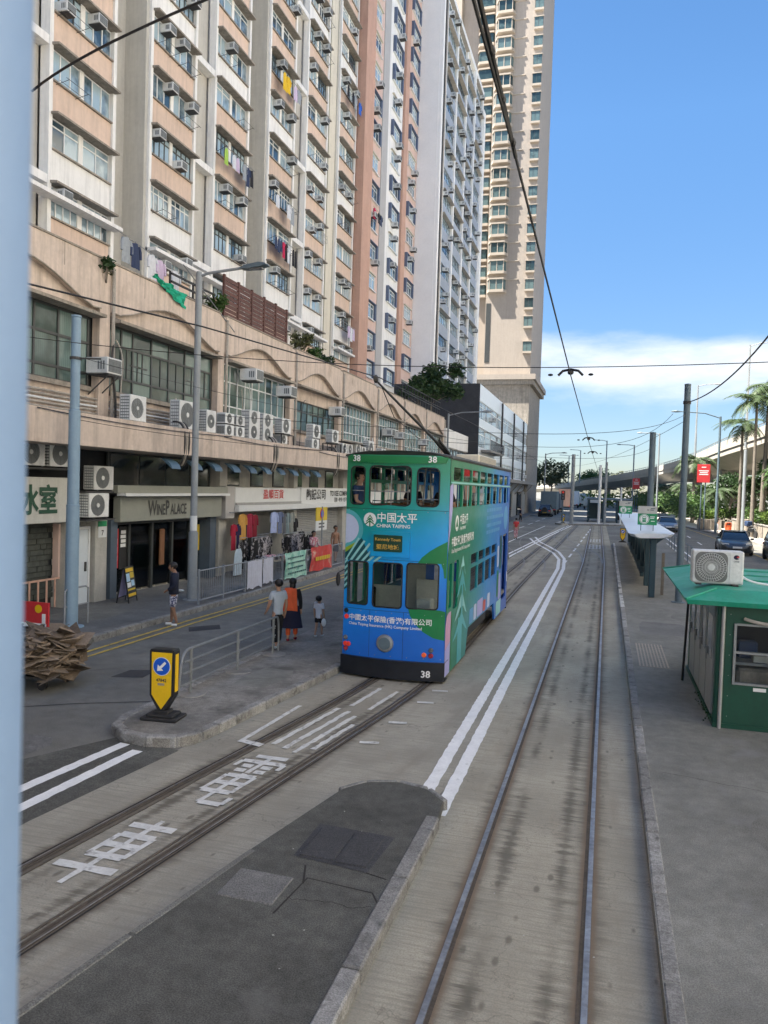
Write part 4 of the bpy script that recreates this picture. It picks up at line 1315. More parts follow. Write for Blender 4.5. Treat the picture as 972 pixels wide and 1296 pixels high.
# gaps: deep recess between pairs, shallow recess with beams within a pair
def gap(y0, y1, deep):
    if deep:
        MB().box(XT - 1.3, XT - 1.1, y0, y1, 8, 60).build('recess_wall', M['tower_grey'], apt)
        MB().box(XT - 1.1, XT - .02, y1 - .22, y1 - .002, 8, 60).build('side_wall', M['tower_grey'], apt)
        MB().box(XT - 1.1, XT - .3, y0 + .002, y0 + .12, 8, 60).build('side_wall', M['tower_grey'], apt)
        for k in range(2):
            MB().tube([(XT - .95, y0 + .45 + k * .3, 8), (XT - .95, y0 + .45 + k * .3, 60)], .06, 6).build('drain_pipe', M['tower_cream'], apt)
    else:
        MB().box(XT - .6, XT - .4, y0, y1, 8, 60).build('recess_wall', M['tower_grey'], apt)
        for n in range(9):
            z = 14.4 + n * 2 * FL
            MB().box(XT - .4, XT + .08, y0 + .002, y1 - .002, z, z + .32).build('tie_beam', M['tower_white'], apt)
gap(28.2, 30.65, True); gap(34.65, 36.45, False); gap(40.45, 42.95, True); gap(46.95, 48.85, False); gap(52.85, 55.1, True); gap(20.2, 24.2, False)
MB().box(XT - .9, XT - .1, 53.6, 54.9, 8, 60).build('pipe_duct', M['tower_cream'], apt)
for y in (22.3, 28.35, 34.75, 40.55):
    for z in (13.5, 14.2) if y < 30 else (14.3,):
        pass
lowbeam = MB()
for y0, y1 in ((20.2, 28.2), (30.65, 40.5), (42.95, 52.85), (55.1, 59.1)):
    lowbeam.box(XT, XT + .55, y0, y1, 13.0 - .45 + 1.3, 13.0 - .3 + 1.3)
lowbeam.build('string_course', M['tower_white'], apt)
MB().box(-40, XT - 1.3, 20.2, 59.2, 8.8, 60).build('core_wall', M['tower_grey'], apt)
# unseen end of the estate row behind the camera, added to shade the street
blk = thing('apartment_block.001', 'plain unseen peach block continuing the estate row, added to shade the street', 'building', (XT, -30, 8))
MB().box(-40, XT - .3, -95, 20.1, 8.8, 60).build('wall', M['tower_peach'], blk)
bb = MB()
for n in range(20): bb.box(XT - .3, XT, -95, 20.1, 9.5 + n * FL, 10.7 + n * FL)
bb.build('spandrel_band', M['tower_peach'], blk)
MB().box(-20, -13.3, -95, -40.05, 0, 9).build('podium', M['podium_pink'], blk)

# ---- pink block with brown pilasters
pk = thing('apartment_block.002', 'pale pink apartment block with brown pilasters and dark blue window flanks', 'building', (XT, 70, 8))
MB().box(-40, XT - .25, 59.2, 79.1, 8.8, 61).build('wall', M['tower_pink'], pk)
for y0, y1, x1, m in ((59.25, 61.6, XT + .75, 'pilaster_brown'), (66.3, 68.1, XT + .05, 'pilaster_grey'), (73.0, 74.4, XT + .25, 'pilaster_brown')):
    MB().box(XT - .3, x1, y0, y1, 8, 61.5).build('pilaster', M[m], pk)
pw = MB()
for i in range(4): pw.box(-.06, 0, i * .8 - .03 if i else 0, i * .8 + .03, 0, 1.22)
for z in (0, .85, 1.17):
    for i in range(3): pw.box(-.055, -.004, i * .8 + .03, i * .8 + .77, z, z + .05)
pw = mkmesh(pw, 'window', M['frame_white'])
pg = mkmesh(MB().box(-.05, -.03, .03, 2.37, .03, 1.19), 'glazing', M['glass_tower'])
fl = mkmesh(MB().box(-.05, .22, -.32, -.02, -.05, 1.3).box(-.05, .22, 2.42, 2.72, -.05, 1.3).box(-.05, .25, -.32, 2.72, 1.301, 1.36), 'window_flank', M['shutter_blue'])
slm = mkmesh(MB().box(-.05, .15, -.3, 2.7, -.13, -.06), 'window_sill', M['frame_white'])
fl2 = mkmesh(MB().box(-.03, .18, -.2, 2.6, 1.24, 1.3), 'window_hood', M['tower_cream'])
spk = {}
for bi, (y0, y1) in enumerate(((61.65, 66.25), (68.15, 72.95), (74.45, 79.1))):
    if bi == 1: MB().box(XT - .24, XT + .02, y0 + .01, y1 - .01, 8.2, 61).build('bay_wall', M['tower_white'], pk)
    else: MB().box(XT - .24, XT + .01, y0 + .01, y1 - .01, 8.2, 61).build('bay_wall', M['tower_pink'], pk)
    for n in range(0, 20):
        z = 13.1 + n * FL + (.15 if bi == 1 else 0)
        if z > ztop(y0 + 4): break
        yc = y0 + (y1 - y0) / 2 - 1.2
        MBb = inst('window', pw, (XT + .09, yc, z), pk)
        inst('glazing', pg, (XT + .075, yc, z), MBb)
        if prng.random() < .72: inst('window_flank', fl, (XT + .06, yc, z), pk)
        else: inst('window_hood', fl2, (XT + .06, yc, z), pk)
        inst('window_sill', slm, (XT + .06, yc, z), pk)
        if prng.random() < .5:
            put('wac', window_ac_proto, (XT + .25, yc + prng.uniform(.4, 2.0), z + prng.choice((.7, -.5))), 'window air conditioner, %s row above the podium, %s column of the pale pink block' % (ORD[n], ORD[bi]), 'window air conditioners on the pale pink block')

# ---- white slab block with blue grey street front
XB = -18.1
wb = thing('apartment_block.003', 'white slab block with blank tiled end wall and blue grey windowed street front', 'building', (XB, 92, 8))
MB().box(-34, XB - .35, 79.25, 104.6, 8, 56.4).build('core_wall', M['tower_white'], wb)
MB().box(XB - .3, XB + .02, 79.2, 80.7, 8, 57).build('corner_wall', M['slab_white'], wb)
MB().box(-34, XB - .31, 79.15, 79.3, 8, 57).build('end_wall', M['slab_white'], wb)
MB().box(XB - .3, XB + .25, 104.0, 105.4, 8, 54.5).build('corner_wall', M['tower_white'], wb)
MB().box(-34, XB + .02, 79.2, 105, 56.5, 57.2).build('roof_parapet', M['tower_white'], wb)
for k in range(3):
    MB().tube([(XB + .1, 79.9 + k * .3, 8), (XB + .1, 79.9 + k * .3, 56)], .07, 6).build('drain_pipe', M['pipe_grey' if k else 'pipe_dark'], wb)
ry = lin(80.7, 104.0, 4)
for y in ry:
    MB().box(XB - .3, XB + .12, y - .22, y + .22, 8, 56.6).build('rib', M['slab_white'], wb)
bw = ry[1] - ry[0] - .44
spb = mkmesh(MB().box(-.3, 0, 0, bw, -1.25, 0), 'spandrel', M['panel_blue'])
wfr = MB()
for i in range(7): wfr.box(-.05, 0, bw * i / 6 - .03 if i else 0, bw * i / 6 + .03 if i < 6 else bw, 0, 1.24)
for z in (0.0, .9):
    for i in range(6): wfr.box(-.046, -.004, bw * i / 6 + .03, bw * (i + 1) / 6 - .03, z, z + .05)
wfr = mkmesh(wfr, 'window', M['frame_dark'])
wgl = mkmesh(MB().box(-.04, -.03, .01, bw - .01, .02, 1.22), 'glazing', M['glass_tower'])
hdb = mkmesh(MB().box(-.1, .35, 0, bw, 1.24, 1.28), 'window_hood', M['pipe_grey'])
for b in range(4):
    for n in range(0, 18):
        z = 11.4 + n * FL
        yy = ry[b] + .22
        if z > 55: break
        inst('spandrel', spb, (XB - .02, yy, z), wb)
        wn = inst('window', wfr, (XB - .15, yy, z), wb)
        inst('glazing', wgl, (XB - .15, yy, z), wn)
        if prng.random() < .6: inst('window_hood', hdb, (XB - .02, yy, z), wb)
        for q in range(prng.choice((0, 1, 1, 2))):
            put('wac', window_ac_proto, (XB + .1, yy + prng.uniform(.5, bw - .5), z + prng.choice((.6, .7, -.5))), 'window air conditioner, %s row up, %s column of the blue grey front%s' % (ORD[n], ORD[b], ('', ', second unit')[q]), 'window air conditioners on the blue grey front')

# ---- beige tower
bt_ = thing('residential_tower', 'very tall beige residential tower with stacked bay windows against the sky', 'building', (-16, 118, 0))
MB().box(-19.0, -11.9, 118, 136, 21.2, 98).build('wall', M['beige'], bt_)
MB().box(-24.5, -19.05, 121, 140, 21.2, 98).build('wing_wall', M['beige'], bt_)
MB().box(-27.5, -24.55, 119.5, 140, 21.2, 98).build('wing_wall', M['beige_light'], bt_)
MB().box(-20.5, -11.3, 117.3, 137, 19.6, 20.3).build('cornice', M['hood_conc'], bt_)
MB().box(-20.5, -11.0, 117.0, 137, 20.31, 21.1).build('cornice', M['beige'], bt_)
MB().box(-20.3, -11.9, 117.8, 136, 0, 19.58).build('podium_wall', M['hood_conc'], bt_)
TF = 2.76
bwn = MB()
bwn.box(-.9, .45, -.45, .0, -.32, -.02)
bay_slab = mkmesh(bwn, 'bay_slab', M['beige_light'])
bay_top = mkmesh(MB().box(-.95, .5, -.5, .0, 1.42, 1.55), 'bay_ledge', M['beige_light'])
bay_gl = mkmesh(MB().box(-.85, .4, -.4, .0, -.019, 1.419), 'bay_glazing', M['glass_bay'])
bfr = MB()
for x in (-.86, -.3, .4): bfr.box(x, x + .05, -.42, -.37, 0, 1.4)
bfr.box(.36, .42, -.2, -.16, 0, 1.4)
bay_fr = mkmesh(bfr, 'bay_frame', M['frame_dark'])
for n in range(25):
    z = 25.6 + n * TF
    if n == 0: z = 24.6
    w_ = inst('bay_window', bay_slab, (-12.25, 118, z), bt_)
    inst('bay_glazing', bay_gl, (-12.25, 118, z), w_)
    inst('bay_ledge', bay_top, (-12.25, 118, z), w_)
    inst('bay_frame', bay_fr, (-12.25, 118, z), w_)
sb = mkmesh(MB().prism([(-1.5, 0), (1.5, 0), (1.1, -.95), (-1.1, -.95)], 'z', 1.4, 1.62), 'bay_slab', M['beige_light'])
sb2 = mkmesh(MB().prism([(-1.5, 0), (1.5, 0), (1.1, -.9), (-1.1, -.9)], 'z', -.5, -.1), 'bay_sill', M['beige_light'])
sg_ = mkmesh(MB().prism([(-1.35, 0), (1.35, 0), (1.0, -.8), (-1.0, -.8)], 'z', -.099, 1.399), 'bay_glazing', M['glass_bay'])
sf_ = MB()
for x, y in ((-1.02, -.82), (0, -.82), (1.0, -.82), (-1.36, -.03), (1.33, -.03)): sf_.box(x - .05, x + .05, y - .03, y + .03, -.1, 1.4)
sf_ = mkmesh(sf_, 'bay_frame', M['beige_light'])
for n in range(22):
    z = 34.0 + n * TF
    w_ = inst('bay_window', sb, (-17.4, 118, z), bt_)
    inst('bay_glazing', sg_, (-17.4, 118, z), w_)
    inst('bay_sill', sb2, (-17.4, 118, z), w_)
    inst('bay_frame', sf_, (-17.4, 118, z), w_)
    w_ = inst('bay_window', sb, (-20.6, 121, z), bt_)
    inst('bay_glazing', sg_, (-20.6, 121, z), w_)
    inst('bay_sill', sb2, (-20.6, 121, z), w_)
ledge = mkmesh(MB().box(-.9, .9, -.14, 0, 0, .14), 'ledge', M['beige_light'])
for n in range(22): inst('ledge', ledge, (-15.1, 118, 34.0 + n * TF + 1.42), bt_)
MB().box(-18.9, -18.2, 117.95, 118.05, 23, 32).build('louvre_panel', M['frame_dark'], bt_)
for n in range(16):
    z = 50 + n * TF
    inst('condenser_box', pier_mesh, (-23.6, 119.3, z), bt_)

# ---- low block with pale blue street front, and the white annex
lb = thing('low_office_block', 'low block with black side wall and pale blue windowed street front with canopy', 'building', (-12, 95, 0))
MB().box(-22, -12.2, 73.05, 121, 0, 13.2).build('wall', M['panel_blue'], lb)
MB().box(-22, -12.0, 72.9, 73.05, 5.5, 13.6).build('side_wall', M['black_wall'], lb)
MB().box(-22, -12.0, 72.92, 73.04, 0, 5.49).build('side_wall', M['pilaster_brown'], lb)
for z0, z1, m in ((12.0, 13.6, 'roof_white'), (9.4, 10.35, 'roof_white'), (6.6, 7.6, 'roof_white'), (4.9, 5.1, 'roof_white')):
    MB().box(-12.2, -12.0, 73.06, 121, z0, z1).build('facade_band', M[m], lb)
for z0, z1 in ((10.36, 11.99), (7.61, 9.39), (5.11, 6.59)):
    for k in range(12):
        y0 = 73.3 + k * 4.0
        grid_window(lb, -12.06, lin(y0, y0 + 3.6, 4), [z0, z0 + (z1 - z0) * .7, z1], M['frame_white'], M['glass_tower'], .08, .05, panes=(k < 6))
        if k >= 6: MB().box(-12.12, -12.1, y0, y0 + 3.6, z0, z1).build('glazing', M['glass_tower'], lb)
for y in (88.0, 99.5, 111):
    MB().tube(curve3([(-11.8, y, 4.9), (-11.8, y, 9), (-11.8, y, 12.6), (-11.8, y, 13.2), (-11.9, y + .6, 13.4)], 12), .11, 6).build('drain_pipe', M['pipe_dark'], lb)
MB().box(-12.0, -10.6, 84, 121, 4.45, 4.85).build('canopy', M['concrete'], lb)
MB().box(-12.0, -11.0, 74.5, 84, 7.2, 7.4).build('balcony_slab', M['concrete'], lb)
br = MB()
for k in range(20): br.box(-11.04, -11.0, 74.5 + k * .5, 74.54 + k * .5, 7.4, 8.3)
br.box(-11.05, -10.99, 74.5, 84.1, 8.3, 8.36)
br.build('balcony_rail', M['pipe_dark'], lb)
for y in (86, 92, 98, 104, 110, 116):
    MB().tube([(-12.0, y, 3.0), (-10.8, y, 4.4)], .07, 5).build('canopy_strut', M['concrete'], lb)
    MB().box(-12.19, -11.95, y - 2.3, y + 2.3, .13, 3.4).build('shop_front', M['glass_shop' if y % 4 else 'shutter_grey'], lb)
for k in range(6): put('wac', window_ac_proto, (-11.85, 80 + k * 6.5 + (k % 2), 10.6 - (k % 3) * 2.6), '%s window air conditioner along the pale blue front of the low block' % ORD[k], 'window air conditioners on the low block')
an = thing('white_annex', 'low white annex between the pink podium and the black side wall', 'building', (-13, 68, 0))
MB().box(-22, -13.1, 62.55, 72.85, 0, 8.5).build('wall', M['tower_white'], an)
MB().box(-13.1, -12.95, 62.55, 72.85, 7.0, 8.52).build('parapet', M['tower_white'], an)
for k in range(3):
    y0 = 63.0 + k * 3.3
    grid_window(an, -13.04, lin(y0, y0 + 2.9, 3), [4.2, 6.2, 6.9], M['frame_dark'], M['glass_tower'], .08, .05)

# ---- unseen blocks added for light: one bounces sun back, two shade the viaduct
def plain_block(label, pts, h, m='tower_cream', sp='tower_white'):
    t = thing('unseen_block', label, 'building', (pts[0][0], pts[0][1], 0))
    MB().prism(pts, 'z', 0, h).build('wall', M[m], t)
    fb = MB()
    n = len(pts)
    for k in range(int(h / 3.4)):
        for i in range(n):
            a, b = Vector((*pts[i], 0)), Vector((*pts[(i + 1) % n], 0))
            d = (b - a).normalized(); q = Vector((d.y, -d.x, 0))
            for o in (.0,):
                fb.add([a - q * .0 + Vector((0, 0, k * 3.4 + 1.2)), b + Vector((0, 0, k * 3.4 + 1.2)), b + Vector((0, 0, k * 3.4 + 3.2)), a + Vector((0, 0, k * 3.4 + 3.2)), a + q * .25 + Vector((0, 0, k * 3.4 + 1.2)), b + q * .25 + Vector((0, 0, k * 3.4 + 1.2)), b + q * .25 + Vector((0, 0, k * 3.4 + 3.2)), a + q * .25 + Vector((0, 0, k * 3.4 + 3.2))], [(4, 5, 6, 7), (0, 1, 5, 4), (3, 7, 6, 2)])
    tag(fb.build('floor_band', M[sp], t), kind='stuff')
    return t
plain_block('long pale unseen block added across the right-hand road to bounce sunlight', [(26, -130), (60, -130), (60, 108), (26, 108)], 46)
plain_block('tall unseen block added behind the beige tower to shade the viaduct', [(-44, 150), (-20.5, 150), (-24.5, 196), (-60, 196)], 112)
plain_block('second tall unseen block added further along to shade the viaduct', [(-64, 205), (-26.5, 205), (-38, 300), (-80, 300)], 112)
# ================================================================== PEOPLE
SKINS = []
BASE = {
 'pelvis': (0, 0, .52, .078, .06), 'waist': (0, 0, .61, .068, .05), 'chest': (0, .005, .73, .085, .058), 'nape': (0, .012, .815, .045, .04),
 'neck': (0, .004, .848, .029, .03), 'jaw': (0, -.008, .878, .036, .044), 'face': (0, -.004, .925, .050, .060), 'crown': (0, .004, .972, .040, .050), 'top': (0, .006, .992, .018, .022), 'nose': (0, -.066, .912, .008, .008),
}
for s, q in ((-1, 'l'), (1, 'r')):
    BASE.update({
     'sh' + q: (s * .098, .005, .795, .040, .038), 'el' + q: (s * .128, .012, .625, .026, .026), 'wr' + q: (s * .135, -.03, .487, .017, .016), 'pa' + q: (s * .135, -.045, .452, .020, .012),
     'hi' + q: (s * .048, 0, .495, .056, .055), 'kn' + q: (s * .055, -.008, .28, .036, .036), 'an' + q: (s * .055, .014, .05, .021, .022), 'ba' + q: (s * .058, -.05, .02, .022, .015), 'to' + q: (s * .06, -.085, .016, .016, .012),
     'f1' + q: (s * .122, -.062, .418, .006, .006), 'f2' + q: (s * .131, -.068, .408, .006, .006), 'f3' + q: (s * .139, -.066, .411, .006, .006), 'f4' + q: (s * .147, -.060, .42, .0055, .0055), 'th' + q: (s * .118, -.066, .445, .0065, .0065)})
EDGES = [('pelvis', 'waist'), ('waist', 'chest'), ('chest', 'nape'), ('nape', 'neck'), ('neck', 'jaw'), ('jaw', 'face'), ('face', 'crown'), ('crown', 'top'), ('face', 'nose')]
for q in 'lr':
    EDGES += [('chest', 'sh' + q), ('sh' + q, 'el' + q), ('el' + q, 'wr' + q), ('wr' + q, 'pa' + q), ('pelvis', 'hi' + q), ('hi' + q, 'kn' + q), ('kn' + q, 'an' + q), ('an' + q, 'ba' + q), ('ba' + q, 'to' + q)] + [('pa' + q, f + q) for f in ('f1', 'f2', 'f3', 'f4', 'th')]
def skin_obj(name, J, edges, root, H, m, parent, grow=1.0, add=0.0, sub=1, drop=()):
    names = []
    for e in edges:
        for k in e:
            if k not in names: names.append(k)
    me = D.meshes.new(name)
    me.from_pydata([Vector(J[k][:3]) * H for k in names], [(names.index(a), names.index(b)) for a, b in edges], [])
    o = D.objects.new(name, me)
    COL.objects.link(o)
    sk = o.modifiers.new('skin', 'SKIN')
    sk.use_smooth_shade = True
    if not me.skin_vertices: me.skin_vertices.new()
    for i, k in enumerate(names):
        r = J[k]
        me.skin_vertices[0].data[i].radius = ((r[3] * grow + add) * H, (r[4] * grow + add) * H)
        me.skin_vertices[0].data[i].use_root = (k == root)
    ss = o.modifiers.new('sub', 'SUBSURF')
    ss.levels = ss.render_levels = sub
    SKINS.append((o, name, m, parent))
def flush_skins():
    dg = bpy.context.evaluated_depsgraph_get()
    for o, name, m, parent in SKINS:
        me = D.meshes.new_from_object(o.evaluated_get(dg))
        me.materials.clear()
        me.shade_smooth()
        D.objects.remove(o)
        link(name, me, m, parent)
    SKINS.clear()
def mix_j(J, a, b, t): return tuple(J[a][i] + (J[b][i] - J[a][i]) * t for i in range(5))
def person(label, loc, rz, H=1.5, pose=None, shirt=None, sleeve=.55, trousers=None, leg=1.0, shoes=None, hair='short', skin='skin', group=None, long_shirt=False, eyes=True, bulk=1.06):
    t = thing('person', label, 'person', loc, rz, group)
    J = dict(BASE)
    for k, v in (pose or {}).items():
        J[k] = tuple(v) + J[k][len(v):]
    skin_obj('body', J, EDGES, 'pelvis', H, M[skin], t)
    if shirt:
        K = dict(J); E2 = [('pelvis', 'waist'), ('waist', 'chest'), ('chest', 'nape')]
        K['nape'] = tuple(J['nape'][:2]) + (J['nape'][2] - .004, .046, .042)
        if long_shirt:
            K['hem'] = (J['pelvis'][0], J['pelvis'][1], J['pelvis'][2] - .05, .082, .066); E2.append(('hem', 'pelvis'))
        for q in 'lr':
            E2.append(('chest', 'sh' + q))
            if sleeve > 1: E2 += [('sh' + q, 'el' + q), ('el' + q, 'cuff' + q)]; K['cuff' + q] = mix_j(J, 'el' + q, 'wr' + q, .92)
            elif sleeve > 0: K['slv' + q] = mix_j(J, 'sh' + q, 'el' + q, sleeve); E2.append(('sh' + q, 'slv' + q))
        skin_obj('shirt', K, E2, 'chest', H, M[shirt], t, bulk, .008)
    if trousers:
        K = dict(J); E2 = [('waistband', 'pelvis')]
        K['waistband'] = mix_j(J, 'pelvis', 'waist', .35)
        for q in 'lr':
            E2.append(('pelvis', 'hi' + q))
            if leg >= 1: E2 += [('hi' + q, 'kn' + q), ('kn' + q, 'hm' + q)]; K['hm' + q] = mix_j(J, 'kn' + q, 'an' + q, .9)[:3] + (.03, .03)
            else: K['hm' + q] = mix_j(J, 'hi' + q, 'kn' + q, leg / .8); K['hm' + q] = K['hm' + q][:3] + (.047, .047); E2.append(('hi' + q, 'hm' + q))
        skin_obj('trousers' if leg >= 1 else 'shorts', K, E2, 'pelvis', H, M[trousers], t, 1.05, .008)
    if shoes:
        for q in 'lr':
            K = dict(J)
            a = J['an' + q]
            K['heel'] = (a[0], a[1] + .008, a[2] - .028, .026, .02)
            skin_obj('shoe', K, [('heel', 'ba' + q), ('ba' + q, 'to' + q)], 'heel', H, M[shoes], t, 1.0, .008)
    hx, hy, hz = J['face'][:3]
    cx, cy, cz = J['crown'][:3]
    ax = (Vector((cx, cy, cz)) - Vector((hx, hy, hz))).normalized()
    mb = MB()
    c = Vector((hx, hy, hz)) + ax * .022 + Vector((0, .012, 0))
    mb.ball((c.x * H, c.y * H, c.z * H), .064 * H, 12, .98, 1.06, .92)
    mb.v = [(x, y, z) for x, y, z in mb.v]
    if hair == 'long':
        mb.ball((hx * H, (hy + .04) * H, (hz - .05) * H), .05 * H, 10, .95, .7, 1.5)
    hair_o = mb.build('hair', M['hair'], t, True, world=False)
    me = hair_o.data                                     # cut the cap away from the face
    bm = bmesh.new(); bm.from_mesh(me)
    bad = [f for f in bm.faces if (lambda p: p.y < (hy - .022) * H and p.z < (hz + .028) * H)(f.calc_center_median())]
    bmesh.ops.delete(bm, geom=bad, context='FACES'); bm.to_mesh(me); bm.free()
    if eyes:
        for s in (-1, 1):
            MB().ball(((hx + s * .02) * H, (hy - .055) * H, (hz + .003) * H), .006 * H, 6).build('eye', M['hair'], t, True, world=False)
            MB().ball(((hx + s * .051) * H, (hy + .008) * H, (hz - .008) * H), .012 * H, 6, .5, 1, 1.5).build('ear', M[skin], t, True, world=False)
        MB().ball((hx * H, (hy - .051) * H, (hz - .036) * H), .009 * H, 6, 1.6, .6, .5).build('mouth', M['red_dark'], t, True, world=False)
    return t

mm('shirt_grey', (0.42, 0.47, 0.52), 0.85, 0.08, 9)
mm('shirt_white', (0.66, 0.68, 0.74), 0.85, 0.06, 9)
mm('shirt_navy', (0.012, 0.016, 0.035), 0.85, 0.1, 9)
mm('shirt_blue', (0.02, 0.045, 0.11), 0.85, 0.1, 9)
mm('cloth_black', (0.012, 0.012, 0.014), 0.9, 0.1, 9)
mm('cloth_navy', (0.012, 0.014, 0.04), 0.9, 0.1, 9)
mm('print_shorts', (0.06, 0.065, 0.14), 0.9, 0, stain=((0.6, 0.6, 0.66), 22, 0.49, 0.53))
mm('shirt_pink', (0.50, 0.17, 0.22), 0.85, 0, stain=((0.62, 0.55, 0.55), 16, 0.5, 0.56))
mm('denim', (0.045, 0.10, 0.26), 0.85, 0.12, 9)
mm('shoe_white', (0.7, 0.72, 0.72), 0.6, 0.05, 9)
mm('trouser_wine', (0.16, 0.012, 0.03), 0.85, 0.1, 9)

# ================================================================== TRAM 38
def livery(name, kind):
    m = D.materials.new(name)
    m.use_nodes = True
    N, L = m.node_tree.nodes, m.node_tree.links
    b = N['Principled BSDF']
    b.inputs['Roughness'].default_value = 0.32
    b.inputs['Coat Weight'].default_value = 0.25
    b.inputs['Coat Roughness'].default_value = 0.15
    tc = N.new('ShaderNodeTexCoord')
    sp = N.new('ShaderNodeSeparateXYZ')
    L.new(tc.outputs['Object'], sp.inputs[0])
    def lin_(a, s, o):
        n = N.new('ShaderNodeMath'); n.operation = 'MULTIPLY_ADD'
        L.new(a, n.inputs[0]); n.inputs[1].default_value = s
        if isinstance(o, float): n.inputs[2].default_value = o
        else: L.new(o, n.inputs[2])
        return n.outputs[0]
    r = N.new('ShaderNodeValToRGB')
    e = r.color_ramp.elements
    if kind == 'front':
        t = lin_(sp.outputs['X'], 0.11, lin_(sp.outputs['Z'], -0.27, 1.19))
        stops = ((0.0, (0.004, 0.20, 0.085)), (0.26, (0.004, 0.25, 0.15)), (0.40, (0.005, 0.30, 0.31)), (0.54, (0.004, 0.32, 0.66)), (0.64, (0.004, 0.31, 0.80)), (0.85, (0.006, 0.19, 0.70)), (1.0, (0.008, 0.135, 0.58)))
    else:
        t = lin_(sp.outputs['Y'], 0.105, lin_(sp.outputs['Z'], -0.05, 0.18))
        stops = ((0.0, (0.006, 0.20, 0.09)), (0.30, (0.006, 0.22, 0.13)), (0.46, (0.012, 0.27, 0.33)), (0.62, (0.02, 0.25, 0.62)), (0.85, (0.02, 0.17, 0.62)), (1.0, (0.03, 0.11, 0.48)))
    L.new(t, r.inputs[0])
    e[0].position, e[0].color = stops[0][0], (*stops[0][1], 1)
    e[1].position, e[1].color = stops[-1][0], (*stops[-1][1], 1)
    for p, c in stops[1:-1]:
        k = e.new(p); k.color = (*c, 1)
    nz = N.new('ShaderNodeTexNoise'); nz.inputs['Scale'].default_value = 5; nz.inputs['Detail'].default_value = 5
    L.new(tc.outputs['Object'], nz.inputs['Vector'])
    mr = N.new('ShaderNodeMapRange'); mr.inputs['To Min'].default_value = 0.9; mr.inputs['To Max'].default_value = 1.1
    L.new(nz.outputs['Fac'], mr.inputs[0])
    vm = N.new('ShaderNodeVectorMath'); vm.operation = 'SCALE'
    L.new(r.outputs[0], vm.inputs[0]); L.new(mr.outputs[0], vm.inputs['Scale'])
    L.new(vm.outputs[0], b.inputs['Base Color'])
    mr2 = N.new('ShaderNodeMapRange'); mr2.inputs['To Min'].default_value = 0.25; mr2.inputs['To Max'].default_value = 0.45
    L.new(nz.outputs['Fac'], mr2.inputs[0]); L.new(mr2.outputs[0], b.inputs['Roughness'])
    M[name] = m
livery('livery_front', 'front'); livery('livery_side', 'side')
for k, c in (('art_green', (0.006, 0.19, 0.055)), ('art_teal', (0.09, 0.42, 0.46)), ('art_mint', (0.30, 0.62, 0.60)), ('art_lilac', (0.42, 0.40, 0.72)), ('art_lime', (0.28, 0.42, 0.03)), ('art_dark', (0.01, 0.085, 0.095)), ('art_pale', (0.55, 0.62, 0.80)), ('art_blue', (0.02, 0.10, 0.52)), ('art_pink', (0.60, 0.34, 0.50)), ('art_red', (0.6, 0.09, 0.05)), ('art_sky', (0.10, 0.34, 0.62)), ('art_sign', (0.012, 0.055, 0.03))):
    mm(k, c, 0.35, 0.05, 4)
mm('tram_roof', (0.055, 0.06, 0.06), 0.7, 0.15, 4)
mm('tram_floor', (0.2, 0.19, 0.17), 0.8, 0.1, 4)
mm('tram_bumper', (0.010, 0.012, 0.018), 0.35, 0.2, 5)
mm('tram_inside', (0.46, 0.49, 0.45), 0.6, 0.1, 4)
mm('seat_wood', (0.22, 0.10, 0.045), 0.5, 0.15, 6)

TX, TY, HW, TL = -3.655, 13.45, 0.965, 8.8
tram = thing('tram', 'green and blue double-decker tram numbered 38 on the left track', 'tram', (TX, TY, 0))
def bow(u): return -0.13 * (1 - (u / HW) ** 2)
def front_pt(u, z, d=0.0): return (TX + u, TY + bow(u) - d, z)
US = [i * .12 - .96 for i in range(17)]
outer = [(-HW, .36), (HW, .36), (HW, 4.08), (-HW, 4.08)]
holes = [rrect(-.875, -.595, 3.17, 3.86, .07), rrect(-.495, .285, 3.17, 3.88, .09), rrect(.395, .785, 3.17, 3.86, .09), rrect(-.885, -.475, 1.34, 2.12, .05), rrect(-.375, .175, 1.32, 2.13, .06), rrect(.255, .825, 1.33, 2.15, .06)]
def curved(vs, off=0.0, back=False):
    if back: return [(TX + u, TY + TL - bow(u) + d + off, z) for u, z, d in vs]
    return [(TX + u, TY + bow(u) + d + off, z) for u, z, d in vs]
vs, fs = panel_mesh(outer, holes, 0.05, US)
MB().add(curved(vs), fs).build('end_panel', M['livery_front'], tram)
vs, fs = panel_mesh(outer, holes, -0.05, US)
MB().add(curved(vs, 0, True), fs).build('end_panel', M['livery_side'], tram)
for i, h in enumerate(holes):
    vs, fs = panel_mesh([(a + (.012 if a > (h[0][0] + h[4][0]) / 2 else -.012), b) for a, b in h], [], 0, US)
    if i >= 3:
        MB().add(curved(vs, 0.03), fs).build('window_pane', M['tram_glass'], tram)
    us = [(a, b) for a, b in h] + [h[0]]
    MB().tube([front_pt(a, b, 0.0) for a, b in us], .014, 5, False).build('window_seal', M['rubber'], tram)
for u0, u1, z in ((-.87, -.6, 3.42), (-.49, .28, 3.42), (.4, .78, 3.30)):
    MB().tube([(TX + u0, TY + .06 + bow(u0), z), (TX + u1, TY + .06 + bow(u1), z)], .011, 6).build('window_rail', M['galv'], tram)
MB().tube([(TX - .1, TY - .05, 3.17), (TX - .1, TY - .05, 3.88)], .010, 6).build('window_rail', M['galv'], tram)
